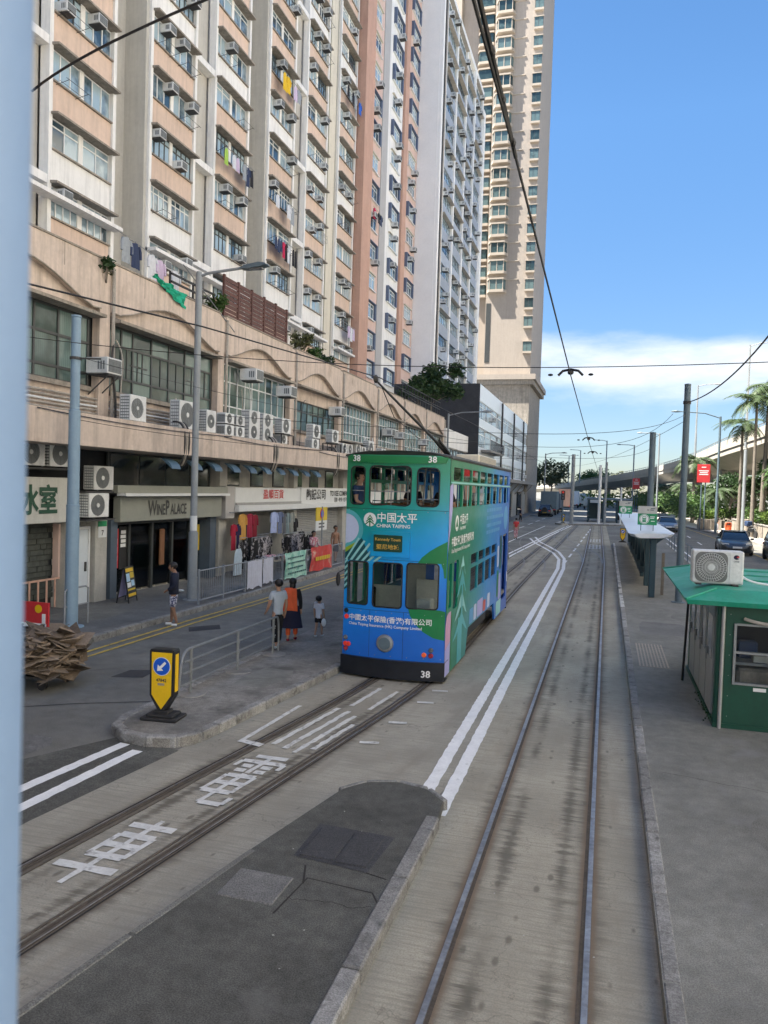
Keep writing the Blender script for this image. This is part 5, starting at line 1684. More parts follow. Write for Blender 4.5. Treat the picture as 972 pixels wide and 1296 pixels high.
# panel seams and fixings on the end
for z in (3.10, 2.185, 1.255):
    MB().tube([front_pt(u, z, .001) for u in US], .0035, 4, False).build('panel_seam', M['rubber'], tram)
for u in (-.42, .22):
    MB().tube([front_pt(u, 1.26, .001), front_pt(u, .40, .001)], .003, 4, False).build('panel_seam', M['rubber'], tram)
for z in (3.07, 2.155, 1.225, .44):
    for u in (-.9, -.6, -.3, 0, .3, .6, .9): MB().ball(front_pt(u, z, .001), .009, 6).build('rivet', M['galv'], tram)
# windscreen wiper
MB().tube([front_pt(-.1, 2.12, .03), front_pt(-.13, 1.75, .03)], .008, 5).build('wiper', M['rubber'], tram)
# bumper and apron
bp = MB()
pr_ = []
for i in range(17):
    u = -1.0 + i * .125
    pr_.append((u * .985, -0.17 * (1 - u * u) - .035))
for i in range(16):
    (u0, d0), (u1, d1) = pr_[i], pr_[i + 1]
    bp.add([(TX + u0, TY + d0, .05), (TX + u1, TY + d1, .05), (TX + u1, TY + d1, .385), (TX + u0, TY + d0, .385), (TX + u0, TY + .3, .05), (TX + u1, TY + .3, .05), (TX + u1, TY + .3, .385), (TX + u0, TY + .3, .385)],
           [(0, 1, 2, 3), (3, 2, 6, 7), (0, 4, 5, 1)])
bp.build('bumper', M['tram_bumper'], tram)
vs, fs = panel_mesh([(-HW, .1), (HW, .1), (HW, .36), (-HW, .36)], [], 0.0, US)
MB().add(curved(vs, .03, True), fs).build('bumper', M['tram_bumper'], tram)
# roof and fascia
rf = MB()
ys = [-.14, .3, 2, 4.4, 6.8, 8.5, 8.93]
prof = [(-1.01, 4.06), (-.99, 4.10), (-.6, 4.16), (0, 4.185), (.6, 4.16), (.99, 4.10), (1.01, 4.06)]
for iy, y in enumerate(ys):
    for u, z in prof:
        k = u / 1.01
        e = y + (bow(k * HW) - bow(0) if iy == 0 else (-(bow(k * HW) - bow(0)) if iy == len(ys) - 1 else 0))
        rf.v.append((TX + u, TY + e, z - (.02 if iy in (0, len(ys) - 1) else 0)))
n = len(prof)
for i in range(len(ys) - 1):
    for k in range(n - 1):
        rf.f.append((i * n + k, i * n + k + 1, (i + 1) * n + k + 1, (i + 1) * n + k))
rf.f.append(tuple(range(n))); rf.f.append(tuple((len(ys) - 1) * n + k for k in range(n)))
rf.build('roof', M['tram_roof'], tram)
def decal(poly, m, name='decal', d=0.004, parent=tram):
    vs, fs = panel_mesh(poly, [], 0, US)
    return MB().add([front_pt(u, z, d) for u, z, _ in vs], fs).build(name, M[m], parent, norm=False)
# curved fascia above the front windows
fa = [(-.93, 4.055), (.93, 4.055), (.90, 3.95)] + [(.9 - i * .15, 3.945 - .02 * math.sin(PI * i / 12)) for i in range(1, 12)] + [(-.90, 3.95)]
vs, fs = panel_mesh(fa, [], .03, US)
MB().add([front_pt(u, z, .035 - dd) for u, z, dd in vs], fs).build('fascia', M['art_green'], tram)
def ftext(body, size, m, u, z, **k):
    text(body, size, M[m], (TX + u, TY - .2, z), (1, 0, 0), (0, 0, 1), tram, bend=lambda q, kk=k.pop('d', .007): Vector((q.x, TY + bow(q.x - TX) - kk, q.z)), **k)
ftext('38', .155, 'print_white', -.76, 3.958, bold=.02, d=.043)
ftext('38', .155, 'print_white', .66, 3.958, bold=.02, d=.043)
text('38', .17, M['print_white'], (TX + .66, TY - .3, .12), (1, 0, 0), (0, 0, 1), tram, bold=.02, bend=lambda q: Vector((q.x, TY - .17 * (1 - ((q.x - TX) / .985) ** 2) - .041, q.z)))
ftext('中国太平', .19, 'print_white', -.34, 2.88, align='LEFT', bold=.012)
ftext('CHINA TAIPING', .088, 'print_white', -.34, 2.77, align='LEFT', bold=.015)
ftext('中國太平保險(香港)有限公司', .125, 'print_white', -.84, 1.05, align='LEFT', bold=.015)
ftext('China Taiping Insurance (HK) Company Limited', .072, 'print_white', -.84, .955, align='LEFT', bold=.012)
# emblem: white roundel with a tree
ec = (-.47, 2.90)
decal([(ec[0] + .125 * math.cos(2 * PI * i / 24), ec[1] + .125 * math.sin(2 * PI * i / 24)) for i in range(24)], 'print_white', 'emblem', .005)
for k, (w_, z_) in enumerate(((.05, .055), (.072, .005), (.09, -.045))):
    decal([(ec[0] - w_, ec[1] + z_ - .03), (ec[0], ec[1] + z_ + .035), (ec[0] + w_, ec[1] + z_ - .03), (ec[0] + w_, ec[1] + z_ - .055), (ec[0], ec[1] + z_ + .008), (ec[0] - w_, ec[1] + z_ - .055)], 'art_green', 'emblem', .007 + k * .0005)
decal([(ec[0] - .012, ec[1] - .125), (ec[0] + .012, ec[1] - .125), (ec[0] + .012, ec[1] + .02), (ec[0] - .012, ec[1] + .02)], 'art_green', 'emblem', .0095)
# destination box
bx_ = MB()
vs, fs = panel_mesh([(-.44, 2.24), (.30, 2.24), (.30, 2.70), (-.44, 2.70)], [], .03, US)
MB().add([front_pt(u, z, .03 - d) for u, z, d in vs], fs).build('destination_box', M['livery_front'], tram)
vs, fs = panel_mesh(rrect(-.375, .165, 2.335, 2.635, .02), [], .012, US)
sgn = MB().add([front_pt(u, z, .042 - d) for u, z, d in vs], fs).build('destination_sign', M['art_sign'], tram)
ftext('Kennedy Town', .078, 'print_amber', -.105, 2.53, d=.045, bold=.012)
ftext('堅尼地城', .098, 'print_amber', -.105, 2.385, d=.045, bold=.012, wide=1.1)
# livery art on the end
cc = (-.99, 2.72)
def ring(c, r, a0, a1, n=18): return [(c[0] + r * math.cos(rad(a0 + (a1 - a0) * i / n)), c[1] + r * math.sin(rad(a0 + (a1 - a0) * i / n))) for i in range(n + 1)]
decal([(-.96, 2.30)] + ring((-.96, 2.71), .36, -75, 90), 'art_teal', d=.004)
decal([(-.96, 2.42)] + ring((-.96, 2.72), .27, -85, 90), 'art_pale', d=.005)
decal([(-.96, 2.36), (-.70, 2.50), (-.72, 2.42), (-.8, 2.34), (-.96, 2.28)], 'art_lime', d=.0055)
decal([(-.96, 2.27), (-.84, 2.36), (-.62, 2.56), (-.44, 2.19), (-.46, 2.135), (-.96, 2.135)], 'art_dark', d=.006)
for i in range(6):
    o = i * .118
    x0 = -.96 + o
    pts = [(x0 - .02, 2.14), (x0 + .035, 2.14), (x0 + .30 - o * .05, 2.14 + .40 - o * .36), (x0 + .265 - o * .05, 2.14 + .42 - o * .36)]
    pts = [(max(-.96, a), b) for a, b in pts]
    decal(pts, 'art_mint', d=.0072)
decal([(-.96, 1.58), (-.90, 1.62), (-.90, 2.134), (-.96, 2.134)], 'art_dark', d=.006)
for i in range(5):
    z = 1.62 + i * .11
    decal([(-.96, z), (-.90, z + .06), (-.90, z + .11), (-.96, z + .05)], 'art_mint', d=.0072)
decal([(.45, 2.155), (.52, 2.26), (.66, 2.38), (.80, 2.47), (.96, 2.56), (.96, 1.90), (.92, 1.90), (.90, 2.05), (.86, 2.157)], 'art_green', d=.004)
decal([(.30, 1.325), (.34, 1.20), (.44, 1.05), (.58, .92), (.76, .82), (.96, .78), (.96, 1.30), (.85, 1.325)], 'art_green', d=.004)
# lamps
def lamp(u, z, r, m, name='tail_lamp'):
    MB().lathe([(.004, -.03), (r * .7, -.03), (r, -.01), (r, .02)], (TX + u, TY + bow(u) - .004, z), 'y', 14).build(name, M[m], tram, True)
for u, z, m in ((-.90, 1.20, 'black'), (-.89, 1.09, 'tail_red'), (-.90, .70, 'lamp_glass'), (-.90, .585, 'tail_red'), (-.835, .585, 'tail_red'), (.61, .51, 'tail_amber'), (.73, .60, 'lamp_glass'), (.73, .50, 'red_dark'), (-.89, .50, 'red_dark')):
    lamp(u, z, .045, m)
hl = MB().lathe([(.01, -.05), (.10, -.05), (.15, -.035), (.165, 0), (.165, .04)], (TX - .11, TY - .125, .67), 'y', 24).build('round_lamp', M['galv'], tram, True)
MB().lathe([(.005, -.058), (.11, -.054), (.115, -.04)], (TX - .11, TY - .125, .67), 'y', 24).build('lamp_cover', M['pole_dark'], tram, True)
mr_ = MB().tube([(TX - .97, TY + .02, 1.95), (TX - 1.04, TY - .12, 1.9)], .01, 5).build('mirror', M['rubber'], tram)
MB().ball((TX - 1.04, TY - .13, 1.78), .13, 10, .35, .3, 1).build('mirror_head', M['rubber'], mr_, True)

# sides
def side_pts(vs, s, off=0.0): return [(TX + s * (HW + off - d), TY + y, z) for y, z, d in vs]
up = [(.33 + i * 1.02, .33 + i * 1.02 + .90) for i in range(8)]
lowr = [(2.5 + i * 1.0, 2.5 + i * 1.0 + .9) for i in range(4)]
for s in (1, -1):
    o_ = [(0, .36), (0, .10), (2.15, .10), (2.4, .62), (6.15, .62), (6.4, .16), (8.8, .16), (8.8, 4.08), (0, 4.08)]
    hs_ = [rrect(a, b, 3.16, 3.58, .03, 2) for a, b in up] + [rrect(a, b, 3.65, 3.90, .05, 2) for a, b in up]
    hs_ += [rrect(a, b, 1.34, 1.85, .03, 2) for a, b in lowr] + [rrect(a, b, 1.92, 2.14, .04, 2) for a, b in lowr]
    hs_ += [rrect(.20, .48, 1.32, 2.14, .04, 2), rrect(.66, 1.12, 1.25, 2.16, .07, 2), rrect(7.6, 8.5, .5, 2.3, .06, 2)]
    vs, fs = panel_mesh(o_, hs_, .045)
    MB().add(side_pts(vs, s), fs).build('side_panel', M['livery_side'], tram)
    for a, b in up: MB().box(TX + s * HW - .03, TX + s * HW - .02, TY + a, TY + b, 3.65, 3.9).build('window_pane', M['tram_glass'], tram)
    for a, b in lowr:
        MB().box(TX + s * HW - .035, TX + s * HW - .025, TY + a, TY + b, 1.34, 2.14).build('window_pane', M['tram_glass'], tram)
    fr = MB()
    for a, b in up: fr.tube([(TX + s * (HW + .004), TY + (a + b) / 2, 3.16), (TX + s * (HW + .004), TY + (a + b) / 2, 3.58)], .007, 4)
    fr.box(TX + s * HW - .02 * s, TX + s * (HW + .02), TY + .1, TY + 8.7, 3.60, 3.63)
    fr.build('window_rail', M['art_mint'], tram)
    MB().box(TX + s * HW - .03, TX + s * (HW + .018), TY + .05, TY + 8.75, 4.03, 4.075).build('roof_edge', M['tram_roof'], tram)
def sdecal(poly, m, d=.004, name='decal'):
    vs, fs = panel_mesh(poly, [], 0)
    return MB().add([(TX + HW + d, TY + y, z) for y, z, _ in vs], fs).build(name, M[m], tram)
# side art: lilac end strip, pale tree, tinted blocks
sdecal([(.02, 3.55), (.30, 3.62), (.30, 3.12), (.10, 2.6), (.02, 2.35)], 'art_lilac')
sdecal([(.02, 2.2), (.16, 2.2), (.16, 1.30), (.02, 1.30)], 'art_green', .0042)
sdecal([(.02, .60), (.02, 1.05), (.10, 1.2), (.25, 1.25), (.48, 1.25), (.48, .70)], 'art_pink', .0046)
sdecal([(.02, .11), (.02, .595), (.48, .695), (.48, .11)], 'art_lilac', .0046)
sdecal([(.52, .11), (.52, 1.2), (.64, 1.2), (.64, .11)], 'art_green', .0046)
sdecal([(1.20, .11), (1.20, 1.0), (1.55, 1.0), (1.55, .11)], 'art_teal', .0048)
for k, (zb, h_, w_) in enumerate(((1.78, .42, .42), (1.42, .50, .56), (.98, .52, .72), (.62, .48, .86))):
    cy = 1.55
    z2 = zb + h_
    sdecal([(cy - w_, zb), (cy, z2), (cy + w_ * .8, zb), (cy + w_ * .55, zb + .06), (cy + .16, zb + .20), (cy - .16, zb + .20), (cy - w_ * .6, zb + .06)], 'art_teal' if k % 2 else 'art_mint', .0052 + .0006 * k)
sdecal([(1.46, .12), (1.64, .12), (1.62, 1.8), (1.5, 1.8)], 'art_teal', .0082)
for (a, b, z0, z1, m) in ((2.5, 3.0, .66, .98, 'art_sky'), (3.05, 3.4, .66, 1.0, 'art_pale'), (3.5, 4.3, .66, 1.02, 'art_lilac'), (4.35, 4.75, .66, .92, 'art_red'), (5.0, 5.4, .66, 1.0, 'art_pale'), (6.55, 6.85, 1.5, 2.05, 'art_pale'), (6.6, 6.9, .7, 1.4, 'art_green'), (6.95, 7.3, .6, 1.3, 'art_lilac'), (6.6, 7.5, .2, .58, 'art_mint'), (7.0, 7.4, 1.4, 2.3, 'art_dark'), (8.55, 8.75, .9, 1.2, 'art_pale')):
    sdecal(rrect(a, b, z0, z1, min(.06, (b - a) * .3), 2), m, .0046)
sdecal([(8.0 + .4 * math.cos(2 * PI * i / 20), 2.75 + .33 * math.sin(2 * PI * i / 20)) for i in range(20)], 'art_sky', .0045)
SU, SV = (0, 1, 0), (0, 0, 1)
def stext(body, size, m, y, z, **k): text(body, size, M[m], (TX + HW + .004, TY + y, z), SU, SV, tram, **k)
sdecal([(.78 + .17 * math.cos(2 * PI * i / 20), 2.86 + .15 * math.sin(2 * PI * i / 20)) for i in range(20)], 'print_white', .0048, 'emblem')
sdecal([(.66, 2.78), (.78, 2.98), (.90, 2.78), (.80, 2.80), (.80, 2.73), (.76, 2.73), (.76, 2.80)], 'art_green', .0058, 'emblem')
stext('中国太平', .22, 'print_white', 1.05, 2.84, align='LEFT', bold=.012)
stext('CHINA TAIPING', .09, 'print_white', 1.05, 2.72, align='LEFT', bold=.015)
stext('中國太平保險(香港)有限公司', .19, 'print_white', .3, 2.46, align='LEFT', bold=.02)
stext('China Taiping Insurance (HK) Company Limited', .1, 'print_white', .3, 2.33, align='LEFT', bold=.01)
for i, (z, a, b) in enumerate(((2.98, 4.5, 7.0), (2.80, 4.5, 7.2), (2.62, 4.5, 6.9), (2.46, 4.5, 6.6))):
    y = a
    while y < b:
        l_ = rnd.uniform(.12, .3)
        sdecal([(y, z), (y + l_, z), (y + l_, z + .085), (y, z + .085)], 'art_sky', .0047)
        y += l_ + .06
# decks, partitions, seats, poles
MB().box(TX - .93, TX + .93, TY + .08, TY + 8.7, .60, .68).build('lower_deck', M['tram_floor'], tram)
MB().box(TX - .93, TX + .93, TY + .08, TY + 8.7, 2.24, 2.30).build('upper_deck', M['tram_floor'], tram)
MB().box(TX - .92, TX + .92, TY + .05, TY + 8.75, 4.02, 4.05).build('ceiling', M['tram_inside'], tram)
MB().box(TX - .9, TX + .9, TY + 1.6, TY + 1.64, .68, 1.5).build('partition', M['tram_inside'], tram)
MB().box(TX - .3, TX + .2, TY + 1.62, TY + 1.66, 1.5, 2.2).build('partition', M['tram_inside'], tram)
MB().box(TX + .1, TX + .9, TY + 1.3, TY + 1.36, .68, 1.7).build('partition', M['tram_inside'], tram)
MB().cbox(TX + .32, TX + .62, TY + .35, TY + .62, .68, 1.45, .03).build('control_stand', M['tram_inside'], tram)
MB().cbox(TX - .56, TX - .46, TY + .25, TY + .4, 1.1, 1.62, .02).build('cab_box', M['rubber'], tram)
for i in range(7):
    for s in (-1, 1):
        y = TY + .9 + i * 1.05
        st_ = MB().cbox(TX + s * .50 - .36, TX + s * .50 + .36, y, y + .40, 2.68, 2.73, .015).build('seat', M['seat_wood'], tram)
        MB().cbox(TX + s * .50 - .36, TX + s * .50 + .36, y + .38, y + .42, 2.74, 3.16, .015).build('backrest', M['seat_wood'], st_)
        MB().tube([(TX + s * .50 - .36, y + .4, 3.16), (TX + s * .5 - .36, y + .4, 3.22), (TX + s * .5 + .36, y + .4, 3.22), (TX + s * .5 + .36, y + .4, 3.16)], .012, 5).build('hand_rail', M['galv'], st_)
        MB().box(TX + s * .5 - .03, TX + s * .5 + .03, y + .1, y + .3, 2.3, 2.68).build('leg', M['galv'], st_)
for i in range(4):
    for s in (-1, 1):
        y = TY + 1.4 + i * 2.1
        MB().tube([(TX + s * .16, y, 2.3), (TX + s * .16, y, 3.3), (TX + s * .2, y, 4.02)], .016, 6).build('grab_pole', M['galv'], tram)
for s in (-1, 1):
    MB().tube([(TX + s * .35, TY + .3, 3.92), (TX + s * .35, TY + 8.4, 3.92)], .014, 6).build('grab_rail', M['galv'], tram)
MB().box(TX - .95, TX - .4, TY + 7.3, TY + 7.36, 2.3, 4.0).build('partition', M['livery_side'], tram)
# running gear
for y in (3.0, 5.5):
    for s in (-1, 1):
        MB().lathe([(.03, -.045), (.33, -.045), (.33, .03), (.365, .03), (.365, .06), (.03, .06)], (TX + s * .5, TY + y, .375), 'x', 22).build('wheel', M['rail_dark'], tram, True)
    MB().cyl((TX - .5, TY + y, .36), (TX + .5, TY + y, .36), .05).build('axle', M['rail_dark'], tram)
MB().box(TX - .72, TX + .72, TY + 2.4, TY + 6.2, .40, .60).build('truck_frame', M['black'], tram)
MB().box(TX + .74, TX + .80, TY + 2.6, TY + 6.0, .24, .44).build('guard_board', M['black'], tram)
MB().box(TX - .8, TX + .8, TY + .3, TY + 2.2, .16, .34).build('undertray', M['black'], tram)
# roof gear: louvred box and the trolley pole
vb = MB().cbox(TX + .05, TX + .62, TY + 5.2, TY + 8.2, 4.16, 4.36, .02).build('roof_unit', M['tower_cream'], tram)
lv = MB()
for i in range(5): lv.box(TX + .62, TX + .632, TY + 5.3, TY + 8.1, 4.19 + i * .033, 4.205 + i * .033)
tag(lv.build('louvre', M['shutter_grey'], vb), kind='stuff')
MB().lathe([(.02, 0), (.22, 0), (.2, .06), (.1, .1), (.02, .12)], (TX, TY + 4.45, 4.18), 'z', 14).build('pole_base', M['black'], tram)
pl = MB().tube([(TX, TY + 4.7, 4.30), (TX, TY + 3.4, 4.49), (TX, TY - .1, 5.0), (TX - .01, TY - 1.44, 5.21)], [.04, .032, .022, .016], 8).build('trolley_pole', M['black'], tram)
for s in (-1, 1): MB().tube([(TX + s * .05, TY + 4.4, 4.33), (TX + s * .05, TY + 3.2, 4.56)], .03, 6).build('spring', M['black'], pl)
MB().ball((TX - .01, TY - 1.5, 5.24), .07, 8, .5, 1.4, 1).build('trolley_head', M['black'], pl, True)
MB().tube([(TX, TY - 1.2, 5.16), (TX - .05, TY - .2, 4.75), (TX - .1, TY + 2, 4.5)], .008, 5).build('pole_rope', M['wire'], pl)

# people on board
seat_pose = {'hil': (-.05, -.02, .5), 'hir': (.05, -.02, .5), 'knl': (-.06, -.25, .50), 'knr': (.06, -.25, .50), 'anl': (-.06, -.25, .27), 'anr': (.06, -.25, .27), 'bal': (-.06, -.31, .24), 'bar': (.06, -.31, .24), 'tol': (-.06, -.34, .236), 'tor': (.06, -.34, .236),
             'ell': (-.13, -.03, .63), 'elr': (.13, -.03, .63), 'wrl': (-.09, -.17, .57), 'wrr': (.09, -.17, .57), 'pal': (-.085, -.2, .56), 'par': (.085, -.2, .56)}
for q, s in (('l', -1), ('r', 1)):
    for i, f in enumerate(('f1', 'f2', 'f3', 'f4')): seat_pose[f + q] = (s * (.075 + i * .009), -.235 + abs(i - 1.5) * .004, .545)
    seat_pose['th' + q] = (s * .065, -.215, .565)
person('person in dark blue shirt seated at the upper end window of the tram', (TX - .83, TY + .34, 2.3 - .04), rad(80), 1.52, seat_pose, 'shirt_blue', .6, 'cloth_black', 1.0, 'cloth_black')
for i, (dx, y, sh_, lb_) in enumerate(((.62, 1.25, 'cloth_black', 'dim seated person in black by the second upper side window'), (.6, 5.4, 'shirt_white', 'seated person in white on the upper deck midway along the tram'), (.62, 7.4, 'cloth_black', 'seated person in black on the upper deck towards the far end'), (-.5, 3.2, 'shirt_navy', 'seated person in navy on the far side of the upper deck'))):
    person(lb_, (TX + dx, TY + y, 2.22), rad(0 if i % 2 else 180), 1.45, seat_pose, sh_, .6, 'cloth_black', 1.0, 'cloth_black')
for i, (y, sh_, lb_) in enumerate(((3.9, 'shirt_white', 'passenger in white behind the second lower side window of the tram'), (4.9, 'cloth_black', 'passenger in black behind the third lower side window of the tram'))):
    person(lb_, (TX + .6, TY + y, .68 + .02), rad(150), 1.45, None, sh_, .6, 'cloth_black', 1.0, 'cloth_black')
# ================================================================== STREET FURNITURE
def pole(name, label, cat, x, y, segs, m, z0=.13, group=None):
    """segs: list of (z, radius); steps in radius get a collar"""
    t = thing(name, label, cat, (x, y, z0), 0, group)
    mb = MB()
    for (za, ra), (zb, rb) in zip(segs[:-1], segs[1:]):
        mb.cyl((x, y, za), (x, y, zb), ra, ra * .97 if rb >= ra else ra * .97, 14)
    o = mb.build('shaft', M[m], t, True)
    for (za, ra), (zb, rb) in zip(segs[:-1], segs[1:]):
        if za > z0 + .2:
            MB().lathe([(ra, -.03), (ra + .016, -.02), (ra + .016, .02), (ra, .03)], (x, y, za), 'z', 14).build('collar', M[m], t, True)
    MB().lathe([(segs[0][1] * 1.9, 0), (segs[0][1] * 1.9, .02), (segs[0][1] * 1.05, .03)], (x, y, z0 - .002), 'z', 14).build('base_plate', M[m], t)
    zt, rt = segs[-1]
    MB().lathe([(rt * .9, 0), (rt * 1.15, .01), (rt * 1.1, .05), (.01, .07)], (x, y, zt), 'z', 14).build('cap', M[m], t, True)
    return t
p_ = pole('tram_pole', 'thick pale blue tram pole on the left pavement by the cafe sign', 'pole', -11.5, 14.62, [(.13, .150), (2.86, .132), (4.98, .105), (7.05, .1)], 'pole_blue')
MB().lathe([(.12, -.03), (.128, -.03), (.128, .03), (.12, .03)], (-11.5, 14.62, 6.15), 'z', 14).build('wire_band', M['pipe_dark'], p_)
MB().tube([(-11.37, 14.62, 6.15), (-10.9, 14.7, 6.14)], .02, 6).build('wire_bracket', M['pipe_dark'], p_)

lp = pole('street_lamp', 'tall grey street lamp standing at the kerb in front of the wine shop', 'street lamp', -11.2, 19.36, [(.13, .135), (2.05, .095), (9.3, .07)], 'pole_grey')
MB().tube([(-11.2, 19.36, 9.22), (-10.9, 19.36, 9.30), (-10.0, 19.36, 9.38), (-9.85, 19.36, 9.39)], .04, 8).build('arm', M['pole_grey'], lp, True)
hd = MB()
hd.prism([(-9.9, 9.36), (-9.75, 9.44), (-9.35, 9.50), (-9.15, 9.47), (-9.12, 9.43), (-9.3, 9.38), (-9.7, 9.34)], 'y', 19.22, 19.5)
hd.build('lamp_head', M['pole_dark'], lp, True)
MB().box(-9.65, -9.25, 19.27, 19.45, 9.33, 9.36).build('lens', M['lamp_glass'], lp)
MB().lathe([(.1, 0), (.1, .42)], (-11.2, 19.36, 2.1), 'z', 12).build('notice', M['sign_white'], lp)

def lamp_post(label, x, y, h, arms, m='pole_grey', z0=.12, r=.09, group=None):
    t = pole('street_lamp', label, 'street lamp', x, y, [(z0, r), (h * .35 + z0 * .65, r * .8), (h, r * .6)], m, z0, group)
    for dx, dy, dz in arms:
        MB().tube([(x, y, h - .1), (x + dx * .4, y + dy * .4, h + dz * .7), (x + dx, y + dy, h + dz)], r * .45, 6).build('arm', M[m], t)
        L_ = Vector((dx, dy, 0)).normalized() * .45
        MB().tube([(x + dx, y + dy, h + dz), (x + dx + L_.x, y + dy + L_.y, h + dz + .03), (x + dx + 2 * L_.x, y + dy + 2 * L_.y, h + dz)], [.06, .13, .05], 6).build('lamp_head', M[m], t)
    return t

# ---- guard rail on the refuge island
gr = thing('guard_rail', 'galvanised four-bar guard rail with rounded end on the refuge island', 'railing', (-6.25, 12.4, .125))
X = -6.25
for y in (10.82, 12.44, 13.96):
    MB().tube([(X, y, .12), (X, y, .84)], .026, 8).build('post', M['galv'], gr, True)
    for z in (.30, .46, .64):
        MB().ball((X + .03, y, z), .016, 6).build('bolt', M['galv'], gr, True)
for k, (z, y0) in enumerate(((.83, 0), (.66, 10.62), (.48, 10.58), (.30, 10.52))):
    if k: MB().tube([(X, y0, z), (X, 14.05, z)], .017, 8).build('bar', M['galv'], gr, True)
MB().tube(curve3([(X, 10.46, .16), (X, 10.50, .5), (X, 10.52, .84), (X, 10.62, .86), (X, 10.85, .85)], 12) + [(X, 14.05, .84)] + curve3([(X, 14.1, .84), (X, 14.2, .84), (X, 14.24, .7), (X, 14.24, .3), (X, 14.22, .13)], 8), .021, 8).build('top_bar', M['galv'], gr, True)

# ---- keep-left bollard
def bollard_proto():
    t = thing('keep_left_bollard', 'x', 'bollard')
    b = MB()
    b.cbox(-.27, .27, -.19, .19, 0, .045, .012).cbox(-.20, .20, -.15, .15, .04, .085, .012).cbox(-.10, .10, -.09, .09, .08, .13, .01)
    b.build('base', M['rubber'], t)
    poly = [(-.04, .115), (.04, .115), (.175, .34), (.185, .97), (.17, .995), (-.17, .995), (-.185, .97), (-.175, .34)]
    MB().prism(poly, 'y', -.085, .085).build('shell', M['black'], t)
    face = [(0, .15), (.145, .355), (.152, .955), (-.152, .955), (-.145, .355)]
    for s in (-1, 1):
        vs, fs = panel_mesh(face, [], .006)
        MB().add([(u * -s, s * (.085 + d), z) for u, z, d in vs], fs).build('face', M['yellow'], t, world=False)
        MB().box(s * .1805 if s > 0 else -.190, .190 if s > 0 else -.1805, -.045, .045, .40, .93).build('side_strip', M['yellow'], t, world=False)
    F = -.0915
    def disc(r, y, m, n): MB().lathe([(.002, 0), (r, 0), (r, .002), (.002, .002)], (0, y, .76), 'y', 28).build(n, M[m], t, world=False)
    disc(.132, F - .001, 'sign_white', 'sign_rim'); disc(.122, F - .003, 'sign_blue', 'sign_disc')
    a = rad(225)
    def rot(p): return (p[0] * math.cos(a) - p[1] * math.sin(a), p[0] * math.sin(a) + p[1] * math.cos(a))
    arrow = [(-.085, -.018), (.02, -.018), (.02, -.06), (.092, 0), (.02, .06), (.02, .018), (-.085, .018)]
    vs, fs = panel_mesh([rot(p) for p in arrow], [], 0)
    MB().add([(u, F - .006, z + .76) for u, z, _ in vs], fs).build('arrow', M['print_white'], t, world=False)
    text('47842', .062, M['letter_dark'], (0, F - .001, .545), (1, 0, 0), (0, 0, 1), t, bold=.02)
    MB().box(-.055, .045, F - .002, F, .49, .525).build('label', M['tile_rim'], t, world=False)
    return t
bo = bollard_proto()
bo['label'] = 'yellow keep-left bollard numbered 47842 with blue arrow disc on the near refuge nose'
flush_texts()
# copies further along, at the platform end and on the junction island
for x, y, z, lb in ((1.15, 56.6, .125, 'yellow keep-left bollard at the far end of the tram platform'), (-4.55, 86.0, .15, 'yellow keep-left bollard on the far junction island')):
    dup(bo, (x, y, z), 0, lb)
bo.location = (-5.92, 9.53, .125)
bo.rotation_euler = (0, 0, rad(6))

# ---- pavement fence with cloth banners
fn = thing('pedestrian_fence', 'grey barred pedestrian fence along the kerb before the clothes shop', 'railing', (-10.65, 24, .13))
def fx(y): return -10.62 - max(0, y - 22) * .012
posts = [18.7, 20.1, 21.5, 22.65, 23.55, 24.4, 26.65, 28.0, 29.5, 30.8]
for y in posts: MB().box(fx(y) - .025, fx(y) + .025, y - .025, y + .025, .12, 1.1).build('post', M['rail_grey'], fn)
for a, b in zip(posts[:-1], posts[1:]):
    p = MB()
    for z in (.24, 1.05): p.tube([(fx(a), a, z), (fx(b), b, z)], .018, 6)
    n = int((b - a) / .11)
    for i in range(1, n): 
        y = a + (b - a) * i / n
        p.tube([(fx(y), y, .24), (fx(y), y, 1.05)], .008, 4)
    tag(p.build('bar_panel', M['rail_grey'], fn), kind='stuff')
def sheet(name, label, y0, y1, z0, z1, m, sag=.03, off=.05, seed=1, cat='banner', kind=None):
    r = random.Random(seed)
    vs, fs = [], []
    nx, nz = 22, 8
    for j in range(nz + 1):
        for i in range(nx + 1):
            y = y0 + (y1 - y0) * i / nx
            z = z0 + (z1 - z0) * j / nz + (r.uniform(-.012, .012) if j in (0, nz) else 0) + .03 * math.sin(i * .5) * (j == 0)
            x = fx(y) + off + sag * noise.noise(Vector((y * 3, z * 2, seed))) + (.012 * math.sin(i * 2.1) if kind == 'rib' else 0)
            vs.append((x, y, z))
    for j in range(nz):
        for i in range(nx):
            k = j * (nx + 1) + i
            fs.append((k, k + 1, k + nx + 2, k + nx + 1))
    return tag(MB().add(vs, fs).build(name, M[m], None, True), label, cat)
mm('cloth_white', (0.55, 0.57, 0.66), 0.85, 0.06, 9)
mm('banner_mint', (0.40, 0.66, 0.56), 0.6, 0.1, 5, stain=((0.16, 0.45, 0.36), 3.0, 0.5, 0.62))
mm('banner_scarlet', (0.52, 0.055, 0.05), 0.6, 0.15, 5, stain=((0.55, 0.38, 0.30), 2.6, 0.56, 0.68))
sheet('cloth_sheet', 'ribbed white sheet tied on the pavement fence, nearer one', 21.55, 22.62, .2, 1.05, 'cloth_white', kind='rib', seed=3, cat='sheet')
sheet('cloth_sheet', 'ribbed white sheet tied on the pavement fence, next to the green banner', 22.72, 23.5, .25, 1.05, 'cloth_white', kind='rib', seed=4, cat='sheet')
b1 = sheet('banner', 'pale green printed banner tied on the pavement fence', 24.45, 26.55, .17, 1.1, 'banner_mint', .08, .07, 5)
